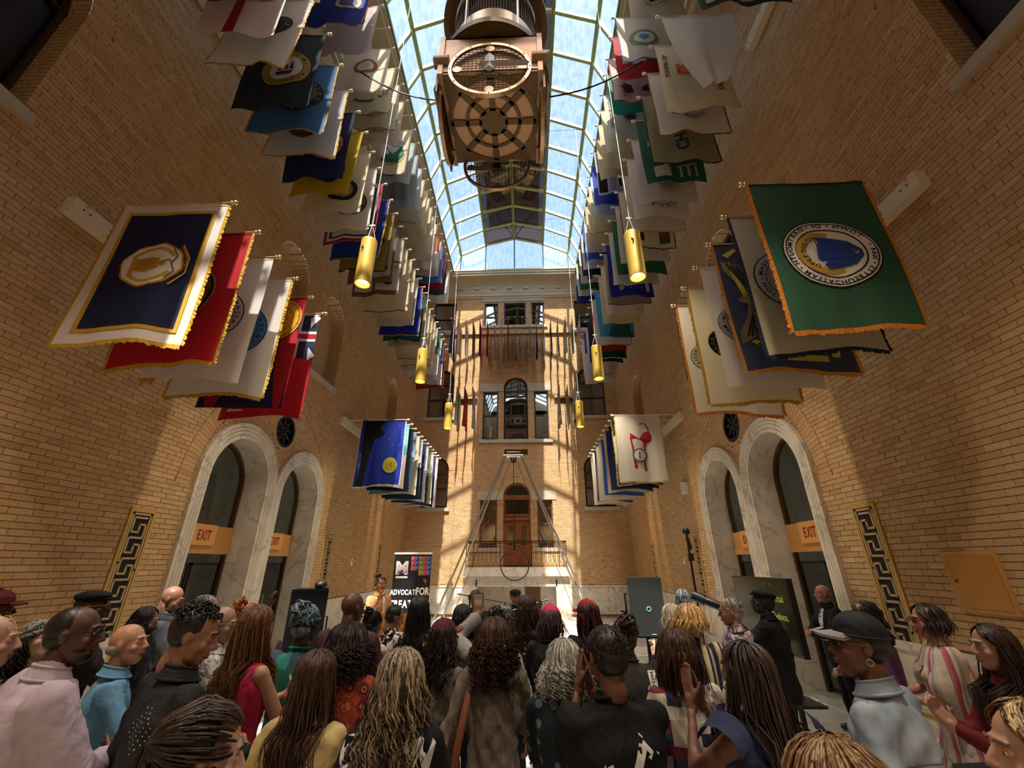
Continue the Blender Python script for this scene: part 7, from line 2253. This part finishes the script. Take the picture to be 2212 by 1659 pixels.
a = P('man with black curly hair in a black knitted shirt, facing right', 432, 1303, 2.2, R_(-34), '#9a6a4c', b=1.12, sex='m', head=(R_(-34), R_(16), 0))
a.build(('down', 'clasp'), 'jacket', plain('#0d0d0e', .75, bump=.8, bscale=160.), hair=('curltop', '#0e0b0a', '#2a221e'))
d = D2()
for i in range(11):
    for j in range(11):
        if (i+j) % 2 == 0 and abs(i-5)+abs(j-5) < 8: d.disc(.02+i*.013, j*.014, .0028, .0028, '#c8ccd0', n=6, rings=1)
a.decal(d, a.H*.79, 'sequins')

a = P('person with dark glossy hair tied back, low in the left foreground', 452, 1500, 1.22, R_(-30), '#b08a74', b=1., head=(R_(-20), R_(10), 0))
a.build(('down', 'down'), 'long', cloth('#141316'), hair=('ponytail', '#1a1210', '#4a382e', .3))
a = P('person with tousled light brown hair, low in the right foreground', 1782, 1572, 1.12, R_(10), '#b98a6c', b=1.)
a.build(('down', 'down'), 'sweat', cloth('#2a2c30'), hair=('bob', '#5c3c22', '#a8845a', .16, 1.1))
a = P('woman with sunlit blonde-brown hair cut off by the right edge', 2208, 1500, 1.32, R_(70), '#c08c6c', b=1.)  # brown hair streaked with its own blond highlights
a.build(('down', 'clap'), 'long', cloth('#2c2a2e'), hair=('wavy', '#5a3e2a', '#e0c48a', .2, 1.05)); a.earring()

# second row ---------------------------------------------------------------
a = P('woman with long brown hair in a sleeveless raspberry top, clapping', 562, 1302, 2.8, R_(-24), '#b98468', b=.98, head=(R_(4), R_(6), 0))
a.build('clap', 'sleeveless', cloth('#9a1c40'), bot='#1c2230', hair=('long', '#4a2c18', '#8a6038', .42))
a = P('woman with long dark curls in a grey-brown sweatshirt with a bag strap', 1068, 1328, 2.95, R_(0), '#9a6a4c', b=1.05)
a.build(('down', 'clap'), 'sweat', pattern('heather', ('#5c5148', '#6e6258', '#7a6e62'), 30.), bot='#5a6c84', hair=('curly', '#1c120e', '#5c3a24', .27, 1.08))
m = MB(); m.tube([a.L(-.10, -.03, .835*a.H), a.L(-.135, -.13*a.b, .76*a.H), a.L(-.175, -.165*a.b, .64*a.H), a.L(-.21, -.13, .50*a.H), a.L(-.23, -.06, .44*a.H)], .022, 6, flat=.25); part('bag_strap', m, plain('#7a4630', .5), a.t, smooth=True, local=True)
m = MB(); m.box(-.30, -.20, -.14, .12, .33*a.H, .46*a.H); part('shoulder_bag', m, plain('#6a3c28', .5), a.t, local=True)
a = P('woman with silver curls in a dark floral sweater, clapping', 1216, 1374, 2.65, R_(-4), '#c09078', b=1.05)
a.build('clap', 'long', pattern('dots', ('#1c222e', '#5c6a5c'), 14.), bot='#2a2a2e', hair=('curly', '#8a8478', '#e0dcd0', .17, 1.0))
m = MB(); V, F, Nn = None, None, None
mb_ = MB(); mb_.ball(a.L(0, 0, .56*a.H), .165, .135, .10); mb_.ball(a.L(0, -.01, .50*a.H), .175, .14, .09); V, F, Nn = fused(mb_, .016, 4); V = wrinkle(V, Nn, .006, 3); m.add(V, F)
part('leopard_blouse', m, pattern('leopard', ('#ddd8d0', '#141416'), 42.), a.t, smooth=True, local=True)
a = P('woman with shoulder-length brown hair in a navy and cream patterned sweater', 1456, 1350, 2.65, R_(8), '#b98a6c', b=1.05)
a.build(('down', 'clap'), 'sweat', pattern('patch', ('#c4b8a4', '#b0a694', '#2c3450', '#cfc6b4', '#b8a894', '#6a2c34', '#c9c0ae'), 2.2), bot='#2a2c34', hair=('bob', '#2a1812', '#5c3c2a', .22, 1.05))
m = MB(); m.tube([a.L(.10, -.03, .83*a.H), a.L(.10, -.16, .76*a.H), a.L(.05, -.18, .62*a.H), a.L(-.04, -.17, .50*a.H), a.L(-.12, -.15, .42*a.H)], .014, 6, flat=.3); part('bag_strap', m, M_BLACK, a.t, local=True)
a = P('bald older man in a light blue shirt, profile to the right', 288, 1340, 2.8, R_(-50), '#c98e68', b=1.05, sex='m', head=(R_(-28), R_(-6), 0))
a.build(('down', 'clasp'), 'long', cloth('#6a9ab8'), hair=('sides', '#9a8a7a'))
a = P('woman with big dark curls in an orange medallion print top', 757, 1340, 2.85, R_(-2), '#8a5a3e', b=1.05)
a.build(('down', 'clap'), 'long', pattern('medallion', ('#a8442c', '#5c2426', '#c4745a'), 13.), hair=('curly', '#17100d', '#3c2a22', .20, 1.22))
a = P('person in a teal and brown patchwork shirt with a blue knitted headwrap', 668, 1296, 3.3, R_(-12), '#3a241a', b=1.15, sex='m', hat=.03)
a.build(('clap', 'clap'), 'tee', pattern('patch', ('#1c5c50', '#1c1c22', '#2c8a74', '#3c4a5c', '#6a6428', '#16584c', '#4a5468', '#17141a'), 1.25), hair=('dreadbun', '#16202c', '#8aa4b8', .1, 1.1)); a.beanie('#1c2c3c', '#7c98ac')
a = P('woman in a maroon cap with long dark curls and a grey top', 962, 1328, 3.3, R_(-28), '#8a5a40', b=1., hat=.02, head=(R_(-20), R_(-10), 0))
a.build(('clap', 'clap'), 'long', cloth('#6a645c'), hair=('curly', '#15100d', '#3c2c24', .33, .95)); a.cap_hat('#4c1420', c2='#7a3040', sign='B')
a = P('woman in a red sweater with long dark hair clapping at the right edge', 2128, 1342, 2.75, R_(78), '#a87860', b=1.05)
a.build('clap', 'long', cloth('#5c1418'), bot='#8a8a8c', hair=('long', '#1c1210', '#4a342c', .36))
a = P('woman in a cream shirt dress with pink stripes and a name badge', 1992, 1300, 3.6, R_(62), '#a86c54', b=1.25, head=(R_(14), 0, 0))
st = pattern('stripes', ('#b8aa9a', '#a89c90', '#8a8680', '#b8aa9a', '#9a4a58', '#a8606c', '#b8aa9a', '#b4a898'), 1.6, 3)
a.build(('clasp', 'clasp'), 'tee', st, skirt=True, hair=('bob', '#1c1210', '#3c2a24', .10, 1.05)); a.glasses()
d = D2(); d.rect(-.12, 0, -.06, .035, '#e4e2dc'); d.up(); d.rect(-.115, .012, -.065, .016, '#5a5a5a'); d.disc(.07, .07, .025, .025, '#2a2430'); d.up(); d.disc(.07, .07, .014, .014, '#9a8a9a'); a.decal(d, a.H*.79, 'name_badge', back=False)
a = P('person in a plum top with glasses, head tilted back, behind the cap wearer', 1862, 1292, 4.25, R_(50), '#a06c54', b=1.1, head=(R_(10), R_(-28), 0))
a.build(('down', 'clasp'), 'long', cloth('#4c2c4c'), hair=('ponytail', '#1c1412', None, .2)); a.glasses()
# left rear ------------------------------------------------------------------
a = P('person in a black flat cap with glasses by the left wall grille', 212, 1262, 3.6, R_(-30), '#4a2c20', b=1.1, sex='m', hat=.03, head=(R_(-30), 0, 0))
a.build(('down', 'clasp'), 'jacket', cloth('#2a2420'), hair=('buzz', '#120e0c')); a.flat_cap('#0c0c0e'); a.glasses('#8a7a5a')
a = P('person in a black sweatshirt lettered PROPERTY and a patterned headscarf', 104, 1328, 2.9, R_(-118), '#b9907c', b=1.05, hat=.02, head=(R_(16), R_(-22), 0))
a.build(('down', 'down'), 'sweat', cloth('#0f0f11'), hair=('wavy', '#0e0b0b', '#2a2424', .22)); a.beanie('#8a8680', '#3a3834')
d = D2(); d.text('PROPERTY', 0, 0, .06, '#8f8d88', 0., bold=.04); d.rect(-.13, -.07, -.05, -.03, '#b8b4ac'); a.decal(d, a.H*.775, 'lettering', back=False)
a = P('blonde person cut off by the left edge', 2, 1322, 2.3, R_(-60), '#c0907a', b=1.)
a.build(('down', 'down'), 'long', cloth('#2c2a2a'), hair=('short', '#b8863c', '#e8c88a'))
a = P('person in a dark red cap at the far left edge', 6, 1268, 3.4, R_(-20), '#6a4634', b=1., sex='m', hat=.02, head=(R_(-10), 0, 0))
a.build(('down', 'down'), 'jacket', cloth('#1c1a1c'), hair=('crop', '#17110e')); a.cap_hat('#54141c', sign='STATE')
a = P('bald man with a beard in a grey shirt and dark waistcoat by the left doors', 378, 1262, 4.5, R_(-60), '#8a5a44', b=1.05, sex='m', head=(R_(-12), R_(18), 0))
a.build(('down', 'clasp'), 'long', cloth('#6a6e78'), hair=('bald', '#3a3430')); a.beard('#4a4440')
m = MB(); mb_ = MB(); k = a.H/1.7
for z, rx in ((.52, .135), (.60, .132), (.68, .14), (.75, .145)): mb_.ball(a.L(0, 0, z*a.H), rx*k*1.12, .125*k, .1*k)
V, F, Nn = fused(mb_, .017, 4); m.add(V, F); part('waistcoat', m, cloth('#1c1d26'), a.t, smooth=True, local=True)
a = P('person with dark wavy hair and a black face mask by the left doors', 322, 1308, 4.0, R_(-70), '#9a7260', b=1., head=(R_(0), R_(8), 0))
a.build(('down', 'down'), 'jacket', cloth('#1a181a'), hair=('wavy', '#120d0c', '#2a1e1c', .16))
m = MB(); m.ball(tuple(a.head_pts((0, .062, -.058))[0]), .058*a.k, .055*a.k, .048*a.k, 14, 9, rot=a.RM); part('face_mask', m, plain('#101014', .6), a.t, smooth=True, local=True)
a = P('person with swept back silver and black hair beyond the black knit shirt', 452, 1282, 3.75, R_(-40), '#a07a64', b=1., sex='m', head=(R_(-30), R_(8), 0))
a.build(('down', 'clasp'), 'long', cloth('#8a8884'), hair=('short', '#3a3a3a', '#b8b8b4'))
a = P('bald person with glasses in a silver blouse, profile to the right', 487, 1304, 3.25, R_(-60), '#a87c68', b=.95, head=(R_(-20), R_(6), 0))
a.build(('clap', 'clap'), 'long', pattern('swirl', ('#d0d0cc', '#8a8c8c', '#b8b8b4'), 16.), hair=('sides', '#8a8078')); a.glasses('#8a6a5a')
a = P('person with copper locs lifting a hand beside the raspberry top', 540, 1300, 4.3, R_(-30), '#3c241a', b=1., head=(0, R_(5), 0))
a.build(('up', 'clap'), 'long', cloth('#8a6a3a'), hair=('dreadbun', '#7a3c1c', '#d08a4a', .2, 1.))
a = P('tall bald man with black glasses and a maroon blazer', 766, 1274, 3.75, R_(-10), '#5c3626', b=1.15, sex='m', head=(R_(-22), R_(4), 0))
a.build(('clap', 'clap'), 'jacket', cloth('#54363a'), hair=('bald', '#1a1412')); a.glasses()
a = P('woman with sleek dark hair in a white ribbed top before the lectern', 808, 1318, 4.35, R_(-16), '#4a2c20', b=1., head=(R_(-10), R_(10), 0))
a.build(('clap', 'clap'), 'tee', pattern('stripes', ('#cfc4b4', '#b8ac9c'), 30., 2), hair=('bun', '#120d0b', None, .1, .8))
a = P('young man in a black and white print shirt looking down before the lectern', 854, 1304, 4.7, R_(-50), '#8a5c40', b=.95, sex='m', head=(R_(-15), R_(22), 0))
a.build(('clasp', 'clasp'), 'long', pattern('swirl', ('#141416', '#d0ccc4', '#141416'), 8.), hair=('crop', '#120e0c'))
a = P('woman speaking at the lectern in a peach top, holding a gold microphone', 824, 1243, 7.9, R_(-150), '#a86c48', b=.88, head=(R_(22), R_(4), 0), near=False)
a.build(('down', (a.L(.05, .20, .79*a.H), (1, 0, -1), (-.3, .2, .9), (-1, 0, 0), (0, 0, 1), .6)), 'long', cloth('#c08a5c'), hair=('bun', '#1a1210', None, .1, .6)); a.earring('#e8dcc0', .018)
T_ = a.arms['r'][2]; m = MB(); m.tube([T_+np.array((0, 0, -.03)), T_+np.array((-.02, .03, .11))], .014, 8); m.ball(T_+np.array((-.022, .032, .13)), .026); part('microphone', m, M_GOLD, a.t, smooth=True, local=True)
m = MB()
for g in (-1, 1): m.tube([a.L(g*.05, -.06, .85*a.H), a.L(g*.065, .10, .80*a.H), a.L(g*.07, .14, .70*a.H), a.L(g*.07, .14, .55*a.H)], .02, 6, flat=.3)
part('scarf', m, plain('#cfc4a8', .7), a.t, smooth=True, local=True)
# centre ---------------------------------------------------------------------
a = P('woman with long straight black hair beside the banner', 908, 1284, 4.1, R_(-6), '#8a5c44', b=.98)
a.build(('clap', 'clap'), 'tee', pattern('swirl', ('#d8d4cc', '#1c1c20', '#d8d4cc'), 6.), hair=('long', '#0b0909', '#2c2626', .40))
a = P('woman with loose black hair in front of the left rig legs', 1000, 1302, 4.4, R_(6), '#8a5c44', b=1.)
a.build(('clap', 'clap'), 'long', cloth('#3a3432'), hair=('wavy', '#0e0b0a', '#2a211e', .34))
a = P('person in a grey sleeve raising a camera phone overhead', 1072, 1318, 3.65, R_(10), '#8a5c44', b=1.)
a.build(('up', 'down'), 'sweat', cloth('#8a8884'), hair=('bun', '#120e0c', None, .1, 1.1))
T_ = a.arms['l'][2]; m = MB(); m.box(T_[0]-.045, T_[0]+.045, T_[1]+.02, T_[1]+.032, T_[2]+.02, T_[2]+.17); part('phone', m, M_BLACK, a.t, local=True)
m = MB(); m.box(T_[0]-.04, T_[0]+.04, T_[1]+.018, T_[1]+.02, T_[2]+.025, T_[2]+.165); part('phone_screen', m, emit('#6a5a48', .4, 'phone_screen'), a.t, local=True)
a = P('performer in black with cropped hair at the left microphone on stage', 1027, 1272, 6.6, R_(176), '#5c3a2a', b=1.05, sex='m', near=False)
a.build(('clasp', 'clasp'), 'tee', M_TEE, hair=('crop', '#120e0c')); a.beard('#1a1412')
a = P('performer in a black beret facing the crowd on stage', 1113, 1266, 7.0, R_(180), '#7a5038', b=1.1, sex='m', hat=.03, near=False)
a.build(('clasp', 'clasp'), 'jacket', cloth('#1c1c20'), hair=('crop', '#120e0c')); a.flat_cap('#0c0c0e'); a.beard('#1a1412')
a = P('person bowing with a cream sleeve lifted over dark hair near the stage', 1090, 1300, 5.3, R_(30), '#9a7256', b=1.1, lean=.25)
a.build(('clap_hi', 'crossed'), 'sweat', cloth('#c4b8a4'), hair=('wavy', '#120e0c', None, .2))
a = P('woman with long dark wavy hair in a black printed shirt by the stage', 1138, 1282, 4.6, R_(-12), '#9a6c50', b=1.05)
a.build(('clap', 'clap'), 'tee', M_TEE, hair=('wavy', '#1c120e', '#4c3426', .40))
d = D2(); d.text('S', .02, 0, .1, '#d6d4d0', 0., bold=.05); d.line([(-.02, .06), (.05, .08)], .012, '#d6d4d0'); a.decal(d, a.H*.75, 'lettering')
a = P('person in a bright pink mesh cap and a black jacket, clapping', 1188, 1300, 4.05, R_(4), '#a87a64', b=1.12, hat=.02)
a.build(('clap', 'clap'), 'jacket', cloth('#161618'), hair=('bob', '#2c1a1e', '#6a4a50', .14)); a.cap_hat('#c42c5c')
a = P('person with dark red locs and a red cap, centre right', 1266, 1292, 4.3, R_(14), '#6a3e2c', b=1.05, hat=.01, head=(R_(30), 0, 0))
a.build(('clap', 'clap'), 'long', cloth('#1c1a1c'), hair=('locs', '#1c0c10', '#3a141a', .34)); a.cap_hat('#a81c20')
a = P('broad person with thick brown locs tied on top and a charcoal shirt', 1345, 1312, 3.3, R_(0), '#5c3a28', b=1.4, sex='m', hat=.06)
a.build(('clap', 'clap'), 'tee', cloth('#2c2a28'), hair=('dreadbun', '#17100d', '#3c2a22', .2, 1.35))
d = D2(); d.rect(.10, 0, .15, .09, '#d8d6d0'); d.up(); d.text('HALL', .125, .045, .03, '#3a3a3a', PI/2); a.decal(d, a.H*.82, 'shoulder_tag')
# right rear -------------------------------------------------------------------
a = P('woman with wavy ginger blonde hair in a navy and yellow striped shirt', 1484, 1300, 3.75, R_(4), '#c09078', b=1.12)
a.build(('clap', 'clap'), 'tee', pattern('stripes', ('#24284a', '#24284a', '#b8a66c', '#c9c2b4', '#24284a', '#b8a66c'), 9.), hair=('bob', '#b07c34', '#f0cc8a', .09, 1.2))
a = P('woman with straight white-blonde hair beside the grey loudspeaker', 1448, 1302, 4.5, R_(20), '#b98c74', b=1., head=(R_(10), 0, 0))
a.build(('clap', 'clap'), 'long', cloth('#1c1c22'), hair=('bob', '#b8a888', '#f4ecd8', .10, 1.05))
a = P('woman with straight grey-black hair by the marble dado', 1472, 1270, 6.0, R_(10), '#8a6452', b=1., near=False)
a.build(('clap', 'clap'), 'long', cloth('#2a2a2c'), hair=('long', '#1c1c1e', '#8a8c90', .26))
a = P('small child with brown hair and a red scarf among the crowd', 1412, 1412, 3.4, R_(16), '#c4957c', b=.95, H=1.22)
a.build(('down', 'down'), 'tee', cloth('#5c1a1c'), bot='#2c4468', hair=('crop', '#5c3c26'))
a = P('woman with grey hair and glasses in a paisley top, profile to the left', 1574, 1288, 4.35, R_(40), '#a8785e', b=1.12, head=(R_(28), R_(4), 0))
a.build(('down', 'clasp'), 'long', pattern('swirl', ('#4c3c48', '#8a7888', '#c4b8bc', '#54424e'), 12.), hair=('short', '#5c5652', '#b4aca4')); a.glasses('#7a4a3c')
a = P('photographer in black with a cap raising a camera with a long lens', 1642, 1266, 4.9, R_(52), '#2c1c14', b=1.15, sex='m', hat=.02, head=(R_(20), R_(-10), 0))
a.build(('clap_hi', 'clap_hi'), 'jacket', cloth('#0e0e10'), hair=('crop', '#0c0a09')); a.flat_cap('#0c0c0d')
T_ = (a.arms['l'][2]+a.arms['r'][2])/2; m = MB(); m.box(T_[0]-.06, T_[0]+.06, T_[1]-.02, T_[1]+.06, T_[2]+.05, T_[2]+.15)
m.tube([(T_[0], T_[1]+.06, T_[2]+.10), (T_[0], T_[1]+.34, T_[2]+.20)], .045, 12); m.tube([(T_[0], T_[1]+.26, T_[2]+.17), (T_[0], T_[1]+.38, T_[2]+.214)], .055, 12); part('camera', m, M_BLACKM, a.t, smooth=False, local=True)
a = P('balding man in a black suit and white shirt with clasped hands by the right doors', 1772, 1260, 6.6, R_(84), '#a8705c', b=1.1, sex='m', near=False)
a.build(('clasp', 'clasp'), 'jacket', cloth('#111114'), bot='#111114', hair=('sides', '#5a4438'))
d = D2(); d.rect(-.045, 0, .045, .42, '#c9c4c4'); a.decal(d, a.H*.84, 'shirt_front', back=False)
# extra heads that fill the gaps between the rows, as in the photograph

bpy.data.scenes.remove(TMP)
